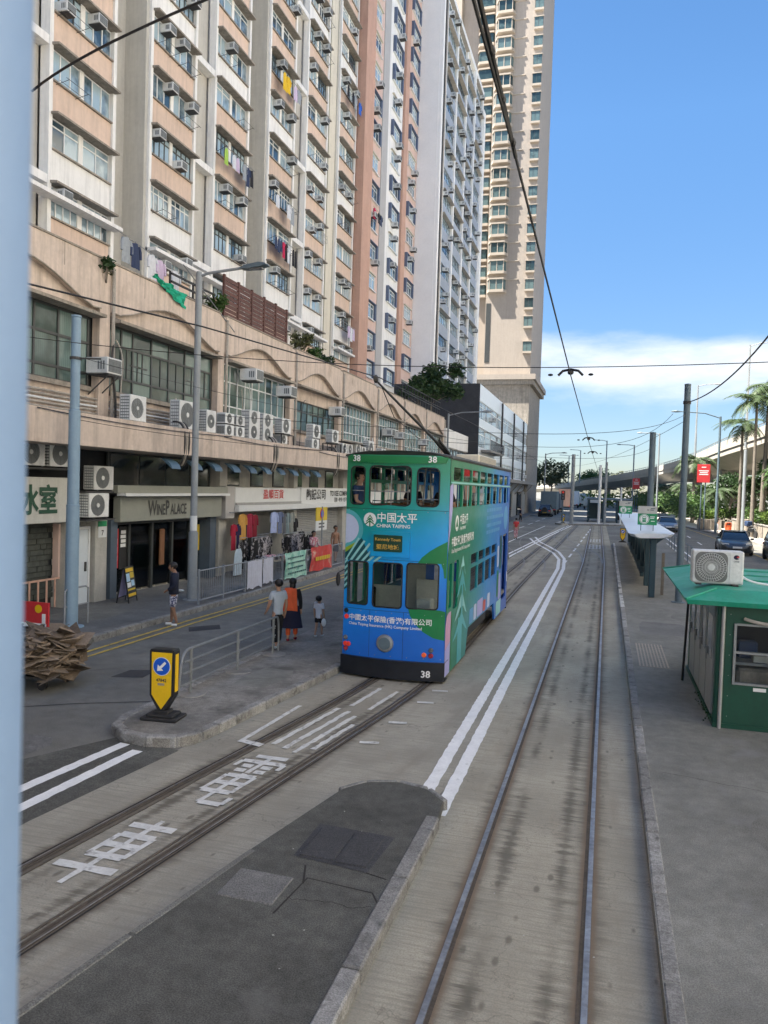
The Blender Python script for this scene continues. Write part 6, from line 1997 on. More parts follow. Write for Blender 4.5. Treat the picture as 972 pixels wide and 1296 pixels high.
for i in range(4):
    y0 = 24.6; z = .35 + i * .18
    w_ = MB()
    q = y0
    while q < 26.2 - (i % 2) * .3:
        l_ = rnd.uniform(.08, .2); w_.quad((fx(q) + .125, q, z), (fx(q) + .125, q + l_, z), (fx(q) + .125, q + l_, z + .05), (fx(q) + .125, q, z + .05)); q += l_ + .04
    tag(w_.build('print', M['art_dark'], b1), kind='stuff')
b2 = sheet('banner', 'crumpled red printed banner tied on the pavement fence', 26.85, 29.3, .2, 1.12, 'banner_scarlet', .09, .07, 6)
w_ = MB()
q = 27.3
while q < 28.9:
    l_ = rnd.uniform(.12, .22); w_.quad((fx(q) + .14, q, .6), (fx(q) + .14, q + l_, .6), (fx(q) + .14, q + l_, .75), (fx(q) + .14, q, .75)); q += l_ + .05
tag(w_.build('print', M['sign_yellow'], b2), kind='stuff')
# no-stopping sign
ns = thing('parking_sign', 'yellow and white no-stopping plate on a thin post by the red banner', 'sign', (-10.75, 28.4, .13))
MB().cyl((-10.75, 28.4, .13), (-10.75, 28.4, 2.65), .03, None, 8).build('post', M['pole_grey'], ns, True)
MB().box(-10.80, -10.77, 27.8, 29.0, 1.72, 2.10).build('plate', M['sign_white'], ns)
MB().box(-10.80, -10.765, 27.8, 29.0, 2.101, 2.62).build('plate', M['sign_yellow'], ns)
MB().lathe([(.002, 0), (.2, 0), (.2, .012), (.002, .012)], (-10.764, 28.4, 2.37), 'x', 20).build('red_ring', M['red'], ns)
MB().lathe([(.002, 0), (.145, 0), (.145, .006), (.002, .006)], (-10.75, 28.4, 2.37), 'x', 20).build('blue_disc', M['sign_blue'], ns)
for z in (1.95, 1.82): MB().box(-10.77, -10.765, 28.1, 28.7, z, z + .06).build('print', M['letter_dark'], ns)

# ---- sandwich board, red poster rail by the cafe
ab = thing('sandwich_board', 'yellow and black printed sandwich board standing before the wine shop', 'sign', (-12.55, 18.25, .13), rad(12))
for s, m in ((1, 'print_black'), (-1, 'art_lilac')):
    mt = Matrix.Rotation(s * rad(-9), 4, 'Y')
    f = MB()
    for v in ((-.3, -.27), (.27, .3)): f.box(-.012, .012, v[0], v[1], 0, .98, mt)
    f.box(-.012, .012, -.27, .27, .95, .98, mt).box(-.012, .012, -.27, .27, .12, .15, mt)
    f.v = [(x + s * .17, y, z) for x, y, z in f.v]
    f.build('frame', M['black'], ab, world=False)
    pb = MB().box(-.006, .008, -.268, .268, .152, .948, mt)
    pb.v = [(x + s * .17, y, z) for x, y, z in pb.v]
    pb.build('poster', M[m], ab, world=False)
    if s == 1:
        for y0, y1, z0, z1, mm_ in ((-.25, .25, .84, .94, 'yellow'), (-.25, -.02, .58, .80, 'print_pale'), (.0, .25, .66, .82, 'sign_yellow'), (-.24, .0, .42, .55, 'print_white'), (.03, .24, .44, .60, 'print_pale'), (-.25, .25, .33, .38, 'sign_yellow'), (-.25, .25, .17, .25, 'yellow')):
            q = MB().box(.0085, .011, y0, y1, z0, z1, mt)
            q.v = [(x + s * .17, y, z) for x, y, z in q.v]
            q.build('print', M[mm_], ab, world=False)
rb = thing('poster_board', 'red and orange poster board on a rail by the cafe, half behind the window post', 'sign', (-11.6, 13.75, .13))
MB().box(-12.2, -11.35, 13.70, 13.74, .2, .80).build('board', M['red'], rb)
MB().box(-12.15, -11.4, 13.685, 13.698, .22, .35).build('print', M['print_white'], rb)
MB().lathe([(.003, 0), (.09, 0), (.09, .01), (.003, .01)], (-11.6, 13.688, .66), 'y', 12).build('print', M['yellow'], rb)
MB().box(-11.5, -11.42, 13.685, 13.697, .24, .56).build('print', M['print_white'], rb)
cr = thing('cafe_rail', 'low grey tubular rail in front of the cafe opening', 'railing', (-11.5, 15.2, .13))
MB().tube([(-11.5, 14.4, .13), (-11.5, 14.4, .95), (-11.5, 14.5, 1.0), (-11.5, 15.1, 1.0), (-11.5, 15.2, .95), (-11.5, 15.2, .13)], .022, 7).build('loop', M['rail_grey'], cr, True)
MB().tube([(-11.5, 14.4, .6), (-11.5, 15.2, .6)], .016, 6).build('bar', M['rail_grey'], cr, True)
for i in range(9): MB().box(-13.35, -13.33, 13.9 + i * .3, 13.95 + i * .3, .2, .95, Matrix.Rotation(0, 4, 'X')).build('trellis_slat', M['pilaster_brown'], pod)
MB().box(-13.36, -13.34, 13.8, 16.5, .9, .95).build('trellis_rail', M['pilaster_brown'], pod)
MB().box(-13.6, -13.42, 16.53, 16.6, .9, 2.3).build('door_strip', M['tower_pink'], pod)
# stone-clad cafe wall seen through the opening
stn = MB()
for r in range(14):
    y = 12.5
    while y < 16.4:
        l_ = rnd.uniform(.2, .5)
        stn.box(-13.69, -13.66 + rnd.uniform(0, .03), y, y + l_ - .015, .4 + r * .14, .525 + r * .14); y += l_
tag(stn.build('stone_cladding', M['stone_dark'], pod), kind='stuff')

# wine shop posters
for y0, y1, z0, z1, m in ((18.98, 19.28, .9, 2.05, 'red'), (19.32, 19.68, .85, 2.1, 'print_black'), (23.3, 23.5, 1.1, 2.0, 'red'), (23.55, 23.9, 1.1, 2.0, 'sign_yellow'), (23.3, 23.45, .5, .95, 'print_white')):
    MB().box(-13.595, -13.585, y0, y1, z0, z1).build('poster', M[m], pod)
for i, z in enumerate((1.6, 1.35, 1.1)):
    MB().box(-13.583, -13.58, 19.04, 19.22, z, z + .16).build('poster_print', M['print_white'], pod)
for i in range(4): MB().box(-13.583, -13.58, 19.37 + .02 * (i % 2), 19.62, 1.5 + i * .13, 1.6 + i * .13).build('poster_print', M['print_white'], pod)
MB().cbox(-13.58, -13.5, 21.35, 21.6, .8, 1.95, .03).build('bottle_display', M['seat_wood'], pod)
tag(MB().ball((-12.3, 20.6, .17), .09, 8, 1.3, 1, .45).build('litter_bag', M['print_white'], None, True), 'small crumpled white bag lying by the wine shop door', 'bag')

# ---- clothes stall
def garment(x, y, z, w, h, m, parent, name='garment', sl=True, seed=0):
    r = random.Random(seed)
    vs, fs = [], []
    nx, nz = 8, 6
    for j in range(nz + 1):
        t = j / nz
        for i in range(nx + 1):
            u = (i / nx - .5)
            ww = w * (.55 + .45 * min(1, t * 5)) * (1 + .08 * t)
            d = .05 * math.cos(u * PI) * (1 - .3 * t) + .022 * math.sin(i * 2.3 + seed) * t
            vs.append((x + d, y + u * ww, z - h * t - (.03 * abs(u) if j == 0 else 0)))
    for j in range(nz):
        for i in range(nx):
            k = j * (nx + 1) + i
            fs.append((k, k + 1, k + nx + 2, k + nx + 1))
    mb = MB().add(vs, fs)
    if sl:
        for s in (-1, 1):
            mb.tube([(x, y + s * w * .40, z - .05), (x + .01, y + s * w * .55, z - .2), (x + .02, y + s * w * .58, z - .42)], [.05, .055, .045], 6)
    mb.tube([(x, y, z), (x, y, z + .05), (x, y + .02, z + .08)], .006, 4)
    return mb.build(name, m, parent, True)
hang = [(25.02, 2.0, .34, .95, (.35, .015, .04), 'crimson dress'), (25.35, 2.0, .25, 1.0, (.02, .02, .07), 'navy dress'), (25.7, 2.35, .5, .95, (.55, .30, .07), 'mustard yellow top'), (26.3, 2.35, .42, .9, (.30, .02, .05), 'dark red jacket'), (26.75, 2.3, .3, .85, (.22, .015, .03), 'maroon coat'),
        (28.5, 2.36, .55, .85, (.38, .46, .72), 'pale blue shirt'), (29.1, 2.36, .4, .9, (.14, .18, .30), 'slate blue shirt'), (29.5, 2.3, .34, .9, (.12, .13, .15), 'charcoal blouse'), (29.85, 2.3, .34, .9, (.18, .24, .26), 'grey green blouse'), (30.3, 2.3, .36, .9, (.26, .28, .26), 'pale grey blouse'), (30.7, 2.05, .32, .6, (.015, .015, .018), 'black top'),
        (24.85, 1.15, .6, .95, (.42, .52, .60), 'faded pale blue trousers'), (30.7, 1.5, .5, .9, (.012, .012, .014), 'long black dress')]
for i, (y, z, w_, h_, c, nm) in enumerate(hang):
    mm('cloth_%d' % i, c, .9, .12, 9)
    x = -12.85 if i not in (11, 12) else -12.55
    t = thing('hanging_garment', nm + ' hanging in the clothes shop front' + ('' if i < 11 else ' at the kerb side'), 'clothes', (x, y, z))
    garment(x, y, z, w_, h_, M['cloth_%d' % i], t, 'cloth', i not in (11,), i)
MB().tube([(-12.85, 24.7, 2.42), (-12.85, 31.2, 2.42)], .02, 6).build('hanging_rail', M['galv'], pod, True)
mm('cloth_dark_print', (0.015, 0.015, 0.018), .9, 0, stain=((0.34, 0.33, 0.34), 9, 0.52, 0.58))
mm('cloth_light_print', (0.40, 0.38, 0.40), .9, 0, stain=((0.03, 0.03, 0.035), 10, 0.5, 0.56))
def rack(label, x, y0, y1, seed):
    r = random.Random(seed)
    t = thing('clothes_rack', label, 'clothes rack', (x, (y0 + y1) / 2, .13))
    f = MB()
    for y in (y0, y1):
        f.tube([(x, y, .18), (x, y, 1.5)], .015, 6); f.tube([(x - .25, y, .17), (x + .25, y, .17)], .015, 6)
    f.tube([(x, y0, 1.5), (x, y1, 1.5)], .015, 6)
    f.build('frame', M['galv'], t, True)
    y = y0 + .08
    k = 0
    while y < y1 - .05:
        garment(x + r.uniform(-.02, .06), y, 1.46 - r.uniform(0, .1), r.uniform(.26, .4), r.uniform(.55, .9), M[r.choice(['cloth_dark_print', 'cloth_light_print', 'cloth_dark_print', 'cloth_black'])], t, 'garment', r.random() < .5, seed + k)
        y += .17; k += 1
    return t
rack('rack of black and white printed clothes at the left of the stall', -12.35, 25.5, 26.7, 3)
rack('rack of dark printed clothes in the middle of the stall', -12.3, 28.2, 29.4, 8)
rack('rack of printed blouses at the right of the stall', -12.45, 29.6, 30.5, 12)
rack('long low rack of dark printed clothes at the back of the stall', -12.9, 26.9, 28.3, 21)
rack('short rack of black and white clothes nearest the wine shop', -12.6, 25.0, 25.6, 25)
rack('low rack of printed trousers at the kerb side of the stall', -11.9, 28.9, 30.4, 31)
tb = thing('clothes_table', 'low table heaped with folded printed clothes before the racks', 'table', (-12.0, 26.6, .13))
MB().box(-12.35, -11.75, 25.6, 27.5, .60, .64).build('tabletop', M['tile_rim'], tb)
for x in (-12.3, -11.8):
    for y in (25.7, 27.4): MB().box(x - .02, x + .02, y - .02, y + .02, .13, .6).build('leg', M['galv'], tb)
for i in range(14):
    x, y = rnd.uniform(-12.25, -11.85), 25.75 + i * .125
    tag(MB().ball((x, y, .69 + rnd.uniform(0, .1)), .13, 8, rnd.uniform(.8, 1.2), rnd.uniform(.7, 1.2), .5).build('folded_garment', M[rnd.choice(['cloth_light_print', 'cloth_dark_print', 'shirt_pink', 'cloth_light_print'])], None, True), '%s folded printed garment from the left on the low stall table' % ORD[i], 'clothes', 'bundled garments on the stall table')
for i, (x, y, c) in enumerate(((-11.8, 27.9, 'trouser_wine'), (-11.75, 28.7, 'cloth_white'), (-12.0, 29.6, 'cloth_light_print'))):
    k = thing('display_crate', ('dark box with a wine red cloth at the stall foot', 'box with a pale cloth at the stall foot', 'box of printed clothes at the stall foot')[i], 'box', (x, y, .13))
    MB().cbox(x - .3, x + .3, y - .35, y + .35, .131, .42, .01).build('box', M['black'], k)
    MB().cbox(x - .28, x + .28, y - .33, y + .33, .421, .5, .03).build('cloth', M[c], k)
MB().box(-13.68, -13.6, 25.2, 31.3, .13, 3.2).build('stall_back', M['stone_pale'], pod)
MB().box(-13.6, -13.5, 27.2, 28.2, .13, 2.1).build('doorway', M['dark_inside'], pod)

# ---- cardboard collector's trolley
tr = thing('hand_trolley', 'low hand trolley on small wheels under the cardboard heap', 'trolley', (-9.15, 10.75, 0))
MB().box(-9.75, -8.6, 10.35, 11.15, .19, .23).build('deck', M['pipe_dark'], tr)
for x in (-9.6, -8.75):
    for y in (10.45, 11.05): MB().lathe([(.02, -.025), (.09, -.025), (.09, .025), (.02, .025)], (x, y, .09), 'y', 12).build('wheel', M['rubber'], tr)
MB().tube([(-9.75, 10.4, .2), (-9.85, 10.4, .95), (-9.85, 11.1, .95), (-9.75, 11.1, .2)], .018, 6).build('handle', M['galv'], tr)
rc = random.Random(4)
for i in range(210):
    sx, sy = rc.uniform(.12, .34), rc.uniform(.09, .24)
    edge = rc.random()
    x, y = rc.uniform(-9.72, -8.62), rc.uniform(10.36, 11.14)
    if edge < .5: x, y = rc.choice([(rc.uniform(-8.72, -8.52), y), (x, rc.uniform(10.26, 10.42))])
    z = .26 + .62 * (i / 210) + rc.uniform(-.03, .03)
    if i > 190: x, y = rc.uniform(-9.6, -8.75), rc.uniform(10.45, 11.05)
    mt = Matrix.Translation((x, y, z)) @ Matrix.Rotation(rc.uniform(0, PI), 4, 'Z') @ Matrix.Rotation(rc.uniform(-.5, .5), 4, 'X') @ Matrix.Rotation(rc.uniform(-.5, .5), 4, 'Y')
    b_ = rc.uniform(-.04, .05)
    vs = [mt @ Vector((u * sx, v * sy, (b_ if abs(u) < .3 else 0) + rc.uniform(-.015, .015) + dz)) for dz in (0, .012) for v in (-1, 1) for u in (-1, -.1, .15, 1)]
    fs = [(0, 1, 5, 4), (1, 2, 6, 5), (2, 3, 7, 6), (8, 9, 13, 12), (9, 10, 14, 13), (10, 11, 15, 14)] + [(0, 8, 9, 1), (1, 9, 10, 2), (2, 10, 11, 3), (4, 5, 13, 12), (5, 6, 14, 13), (6, 7, 15, 14), (0, 4, 12, 8), (3, 11, 15, 7)]
    if i == 0: heap = thing('cardboard_heap', 'big ragged heap of flattened brown cardboard on the hand trolley', 'cardboard', (-9.15, 10.75, .24))
    MB().add(vs, fs).build('cardboard_sheet', M['card'], heap)
MB().cbox(-9.5, -8.75, 10.5, 11.0, .235, .8, .02).build('bundle_core', M['card'], heap)

# ---- kiosk on the platform
# kiosk
ks = thing('kiosk', 'dark green metal kiosk with bright green hipped roof on the tram platform', 'kiosk', (2.4, 14.3, .125))
KX0, KX1, KY0, KY1 = 1.64, 3.6, 12.15, 16.1
body = MB()
vs, fs = panel_mesh([(KX0, .19), (KX1, .19), (KX1, 1.98), (KX0, 1.98)], [[(1.87, .80), (2.84, .80), (2.84, 1.65), (1.87, 1.65)]], .06)
body.add([(a, KY0 + d, b) for a, b, d in vs], fs)
body.build('front_wall', M['kiosk_green'], ks)
MB().cbox(KX0 - .02, KX0 + .10, KY0 - .02, KY0 + .14, .13, 1.98, .015).build('corner_post', M['kiosk_green'], ks)
MB().box(KX0 + .002, KX0 + .06, KY0 + .14, KY1, .19, 1.98).build('side_wall', M['kiosk_green'], ks)
MB().box(KX1 - .06, KX1, KY0 + .06, KY1, .19, 1.98).build('side_wall', M['kiosk_green'], ks)
MB().box(KX0 + .06, KX1 - .06, KY1 - .06, KY1, .19, 1.98).build('back_wall', M['kiosk_green'], ks)
MB().box(KX0 - .03, KX1 + .03, KY0 - .03, KY1 + .03, .126, .19).build('plinth', M['kiosk_green'], ks)
for y0 in (12.4, 13.2, 14.0, 14.8):
    d_ = MB().box(KX0 - .03, KX0, y0, y0 + .72, .25, 1.9).build('side_panel', M['kiosk_grey'], ks)
    MB().box(KX0 - .035, KX0 - .03, y0 + .12, y0 + .6, 1.05, 1.7).build('pane', M['glass_dark'], d_)
    MB().box(KX0 - .06, KX0 - .03, y0 + .62, y0 + .66, .95, 1.15).build('handle', M['galv'], d_)
fr = MB()
for x in (1.85, 2.34, 2.82): fr.box(x, x + .035, KY0 - .03, KY0 + .04, .78, 1.67)
for z in (.78, 1.235, 1.645): fr.box(1.885, 2.82, KY0 - .028, KY0 + .038, z, z + .03)
wn = fr.build('window', M['galv'], ks)
MB().box(1.885, 2.34, KY0 + .01, KY0 + .02, .81, 1.235).build('pane', M['clear_glass'], wn)
MB().box(1.885, 2.34, KY0 + .005, KY0 + .015, 1.265, 1.645).build('pane', M['clear_glass'], wn)
MB().box(2.375, 2.82, KY0 + .01, KY0 + .02, .81, 1.235).build('pane', M['clear_glass'], wn)
for x in (1.74, 2.95, 3.3): MB().box(x, x + .006, KY0 - .003, KY0, .2, 1.97).build('panel_seam', M['black'], ks)
for x in (1.80, 2.9, 3.0, 3.25, 3.35):
    for z in (.3, .6, .9, 1.2, 1.5, 1.8): MB().ball((x, KY0 - .001, z), .007, 6).build('rivet', M['kiosk_grey'], ks)
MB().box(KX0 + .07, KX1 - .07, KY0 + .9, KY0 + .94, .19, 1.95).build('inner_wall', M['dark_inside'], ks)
sh_ = MB().box(1.9, 3.4, KY0 + .1, KY0 + .6, 1.05, 1.09).build('counter', M['kiosk_grey'], ks)
MB().cbox(2.15, 2.4, KY0 + .15, KY0 + .35, 1.091, 1.19, .01).build('paper_tray', M['cafe_board'], ks)
MB().cbox(1.98, 2.25, KY0 + .4, KY0 + .6, 1.091, 1.35, .02).build('box_file', M['shirt_blue'], ks)
MB().cbox(1.95, 2.8, KY0 + .2, KY0 + .5, .5, .98, .04).build('chair_back', M['hood_conc'], ks)
MB().box(2.14, 2.31, KY0 - .006, KY0, .70, .75).build('plate', M['print_white'], ks)
MB().tube(curve3([(1.98, KY0 - .03, 1.75), (2.06, KY0 - .1, 1.73), (2.2, KY0 - .1, 1.69), (2.5, KY0 - .08, 1.69)], 10), .025, 8).build('awning_arm', M['pipe_grey'], ks, True)
MB().cyl((1.695, KY0 - .06, .12), (1.695, KY0 - .06, 1.98), .026, None, 10).build('drain_pipe', M['shutter_grey'], ks, True)
MB().cyl((1.45, 15.0, .125), (1.5, 14.9, 1.96), .022, None, 8).build('prop_pole', M['black'], ks, True)
# roof: eave ring, sloping faces, flat top
e0, e1, f0, f1 = 1.16, 4.0, 11.95, 16.75
def ringz(d, z): return [(e0 + d, f0 + d, z), (e1 - d, f0 + d, z), (e1 - d, f1 - d, z), (e0 + d, f1 - d, z)]
rg = MB()
R0, R1, R2 = ringz(0.03, 1.93), ringz(0, 2.0), ringz(.46, 2.13)
rg.add(R0 + R1 + R2, [(0, 3, 2, 1), (8, 9, 10, 11)] + [(i, (i + 1) % 4, 4 + (i + 1) % 4, 4 + i) for i in range(4)] + [(4 + i, 4 + (i + 1) % 4, 8 + (i + 1) % 4, 8 + i) for i in range(4)])
rg.build('roof', M['kiosk_roof'], ks)
for i in range(4):
    a, b = Vector(R1[i]), Vector(R2[i])
    MB().tube([a + Vector((0, 0, .01)), b + Vector((0, 0, .01))], .018, 6).build('hip_seam', M['kiosk_roof'], ks)
for k in range(3): MB().box(e0 + .5, e1 - .5, f0 + 1.9 + k * .9, f0 + 1.94 + k * .9, 2.131, 2.15).build('roof_seam', M['kiosk_roof'], ks)
# its air conditioner
ka = thing('air_conditioner', 'white air conditioner with round spoked fan grille and small logo on the kiosk roof', 'air conditioner', (1.69, 13.0, 2.13))
MB().cbox(1.32, 2.06, 12.88, 13.18, 2.155, 2.67, .018).build('casing', M['ac_white'], ka, True, sharp=20)
F = 12.88
vs, fs = panel_mesh(rrect(1.36, 1.83, 2.18, 2.645, .10, 5), [], .006)
MB().add([(a, F - d, b) for a, b, d in vs], fs).build('fan_surround', M['ac_fan'], ka)
c_ = (1.595, 2.41)
g = MB()
for k in range(36):
    a = k * PI / 18
    g.tube([(c_[0] + .05 * math.cos(a), F - .016, c_[1] + .05 * math.sin(a)), (c_[0] + .14 * math.cos(a + .12), F - .02, c_[1] + .14 * math.sin(a + .12)), (c_[0] + .222 * math.cos(a + .2), F - .012, c_[1] + .222 * math.sin(a + .2))], .0032, 4)
for r in (.09, .135, .18, .222): g.tube([(c_[0] + r * math.cos(2 * PI * i / 32), F - .017, c_[1] + r * math.sin(2 * PI * i / 32)) for i in range(33)], .003, 4, False)
g.build('fan_grille', M['ac_white'], ka)
MB().lathe([(.003, -.024), (.05, -.022), (.052, -.01)], (c_[0], F, c_[1]), 'y', 20).build('fan_hub', M['ac_white'], ka)
MB().cbox(1.86, 2.04, F - .006, F + .01, 2.19, 2.64, .004).build('service_panel', M['ac_white'], ka)
vs, fs = panel_mesh([(1.95 + .042 * math.cos(rad(a)), 2.58 + .036 * math.sin(rad(a))) for a in range(30, 331, 20)] + [(1.962, 2.572), (1.962, 2.588)], [], 0)
MB().add([(a, F - .0075, b) for a, b, d in vs], fs).build('logo', M['cloth_navy'], ka)
MB().prism([(1.95, 2.575), (1.99, 2.575), (1.985, 2.60), (1.96, 2.595)], 'y', F - .009, F - .006).build('logo', M['red'], ka)
text('GREE', .035, M['cloth_navy'], (1.95, F - .0065, 2.505), (1, 0, 0), (0, 0, 1), ka)
for x in (1.42, 1.95): MB().box(x - .04, x + .04, 12.85, 13.2, 2.131, 2.155).build('foot', M['pipe_dark'], ka)
MB().tube(curve3([(2.06, 13.0, 2.28), (2.14, 12.98, 2.22), (2.2, 12.95, 2.17), (2.6, 12.9, 2.16), (3.2, 13.1, 2.16)], 14), .018, 8).build('hose', M['print_white'], ka, True)
for i in range(6):
    pass
wd = MB()
for i in range(60):
    y = rnd.uniform(12.3, 14.0); x = KX0 - .03 - abs(rnd.gauss(0, .04)); z = .13 + abs(rnd.gauss(0, .05))
    a = rnd.uniform(0, 6.28); l_ = .03
    wd.quad((x, y, z), (x + l_ * math.cos(a), y + l_ * math.sin(a), z + .015), (x + l_ * .5 * math.cos(a + .8), y + l_ * math.sin(a + .8), z + .035))
mm('weed', (0.03, 0.075, 0.02), .8, .2, 8)
tag(wd.build('weeds', M['weed']), kind='stuff')

# ---- tram stop shelter
sl = thing('tram_shelter', 'long low tram shelter with white roof and dark teal posts on the platform', 'shelter', (1.5, 38, .125))
R = [(.72, 2.22), (.80, 2.12), (1.0, 2.06), (1.9, 2.10), (2.1, 2.16), (2.18, 2.26), (2.0, 2.30), (1.2, 2.27)]
sec = []
mb = MB()
ysr = [26.42, 26.55, 27.0, 54.0, 54.2]
for y, k in zip(ysr, (.75, .92, 1, 1, .9)):
    for u, z in R: mb.v.append((1.45 + (u - 1.45) * k, y, 2.18 + (z - 2.18) * k))
n = len(R)
for i in range(len(ysr) - 1):
    for k in range(n): mb.f.append((i * n + k, i * n + (k + 1) % n, (i + 1) * n + (k + 1) % n, (i + 1) * n + k))
mb.f.append(tuple(range(n))); mb.f.append(tuple((len(ysr) - 1) * n + k for k in range(n)))
mb.build('roof', M['roof_white'], sl, True, sharp=50)
for i in range(9):
    y = 26.75 + i * 3.36
    MB().cbox(1.42, 1.62, y, y + .30, .125, 2.06, .02).build('post', M['shelter_post'], sl)
    MB().prism([(1.2, 2.08), (1.46, 1.9), (1.62, 1.9), (1.85, 2.09)], 'y', y + .08, y + .2).build('bracket', M['shelter_post'], sl)
MB().box(1.86, 1.95, 27.6, 27.75, .125, 1.55).build('info_post', M['bark'], sl)
MB().box(1.62, 1.66, 30.2, 53, .6, 1.3).build('back_panel', M['shelter_post'], sl)
MB().box(1.3, 1.7, 31, 50, .5, .55).build('bench', M['shelter_post'], sl)
def stop_sign(label, x, y, sc=1.0):
    t = thing('tram_stop_sign', label, 'sign', (x, y, 2.28))
    w, h = .31 * sc, .64 * sc
    for s in (-.2, .2): MB().box(x + s * sc - .012, x + s * sc + .012, y - .012, y + .012, 2.28, 2.52).build('leg', M['shelter_post'], t)
    MB().cbox(x - w, x + w, y - .03, y + .03, 2.48, 2.48 + h * .6, .008).build('green_panel', M['sign_green'], t)
    MB().cbox(x - w, x + w, y - .03, y + .03, 2.482 + h * .6, 2.48 + h, .008).build('white_panel', M['cafe_board'], t)
    F = y - .032
    c = (x - .10 * sc, 2.48 + h * .31)
    MB().lathe([(.002, 0), (.165 * sc, 0), (.165 * sc, .002)], (c[0], F, c[1]), 'y', 24).build('roundel', M['print_white'], t)
    MB().lathe([(.002, 0), (.15 * sc, 0), (.15 * sc, .002)], (c[0], F - .002, c[1]), 'y', 24).build('roundel_ring', M['sign_green'], t)
    MB().lathe([(.002, 0), (.135 * sc, 0), (.135 * sc, .002)], (c[0], F - .004, c[1]), 'y', 24).build('roundel', M['print_white'], t)
    for (u0, u1, v0, v1) in ((-.06, .06, -.02, .09), (-.06, .06, -.10, -.035)): MB().box(c[0] + u0 * sc, c[0] + u1 * sc, F - .009, F - .006, c[1] + v0 * sc, c[1] + v1 * sc).build('tram_symbol', M['sign_green'], t)
    MB().box(c[0] - .045 * sc, c[0] + .045 * sc, F - .011, F - .009, c[1] + .03 * sc, c[1] + .07 * sc).build('tram_symbol', M['print_white'], t)
    for (u0, u1, v) in ((.09, .24, .27), (.09, .22, .22), (.12, .24, .12)): MB().box(x + u0 * sc, x + u1 * sc, F - .001, F, 2.48 + v * sc, 2.48 + (v + .025) * sc).build('print', M['print_white'], t)
    for (u0, u1, v) in ((-.02, .05, .50), (.08, .2, .50), (.1, .24, .55)): MB().box(x + u0 * sc, x + u1 * sc, F - .001, F, 2.48 + v * sc, 2.48 + (v + .025) * sc).build('print', M['shelter_post'], t)
    return t
stop_sign('green and white tram stop sign at the near end of the shelter roof', 1.34, 27.7)
stop_sign('green and white tram stop sign standing far along the shelter roof', .95, 42.5, 1.05)
# platform railing beside the road
pr2 = thing('platform_railing', 'dark railing along the road side of the tram platform', 'railing', (4.05, 38, .125))
for i in range(17): MB().box(4.03, 4.07, 22 + i * 2 - .02, 22 + i * 2 + .02, .125, 1.05).build('post', M['pole_dark'], pr2)
rl = MB()
for z in (.3, .65, 1.03): rl.tube([(4.05, 22, z), (4.05, 54, z)], .018, 6)
rl.build('rail', M['pole_dark'], pr2)

# ---- poles along the tram stop and junction
pr = pole('tram_pole', 'dark grey green tram pole beside the shelter, topped by a sagging cable', 'pole', 2.3, 26, [(.125, .115), (3.6, .1), (6.98, .09)], 'pole_dark', .125)
MB().lathe([(.095, -.05), (.12, -.05), (.12, .05), (.095, .05)], (2.3, 26, 6.45), 'z', 12).build('cable_band', M['pipe_dark'], pr)
pole('tram_pole', 'dark tram pole rising behind the tram stop sign', 'pole', 1.75, 34.4, [(.125, .13), (6.1, .11)], 'pole_dark', .125)
pole('tram_pole', 'grey tram pole on the left end of the junction island', 'pole', -3.66, 85.8, [(.15, .2), (7.6, .17)], 'pole_grey', .15)
pole('tram_pole', 'white pole in the middle of the junction island', 'pole', -.82, 88.6, [(.15, .16), (6.6, .14)], 'sign_white', .15)
pole('tram_pole', 'slim grey pole just right of the white junction pole', 'pole', -.2, 90, [(.15, .14), (7.0, .12)], 'pole_grey', .15)
pole('tram_pole', 'pale pole at the right end of the junction island', 'pole', 1.5, 90, [(.15, .1), (4.2, .09)], 'sign_white', .15)
def signal(label, x, y, z, m):
    t = thing('traffic_signal', label, 'traffic light', (x, y, .15))
    MB().cyl((x, y, .1), (x, y, z), .07, None, 8).build('post', M['pole_dark'], t)
    MB().cbox(x - .2, x + .2, y - .15, y + .15, z, z + 1.0, .03).build('housing', M['black'], t)
    for k in range(3): MB().lathe([(.01, -.02), (.12, -.02), (.12, .02)], (x, y - .16, z + .82 - k * .31), 'y', 12).build('lens', M[m if (k == 0 and m == 'tail_red') or (k == 2 and m != 'tail_red') else 'lamp_glass'], t)
mm('signal_green', (0.01, .4, .2), .3, 0, emit=(0.05, 1.0, 0.5, 1.5))
signal('traffic light showing red on the left end of the junction island', -4.6, 85.5, 2.7, 'tail_red')
signal('traffic light showing green at the far left kerb beyond the tram', -10.0, 66, 2.6, 'signal_green')
# second small shelter and cabinets at the junction
js = thing('junction_shelter', 'small dark tram shelter on the far side of the junction', 'shelter', (.5, 98, 0))
MB().cbox(-2.4, 3.0, 97, 103, 2.7, 2.95, .05).build('roof', M['pole_dark'], js)
for x in (-2.2, -.4, 1.2, 2.8):
    for y in (97.3, 102.6): MB().box(x - .1, x + .1, y - .1, y + .1, 0, 2.7).build('post', M['shelter_post'], js)
MB().box(-2.2, -.2, 101, 101.2, .3, 2.3).build('back_panel', M['shelter_post'], js)
MB().box(1.3, 2.8, 99, 99.2, .3, 2.6).build('back_panel', M['black'], js)

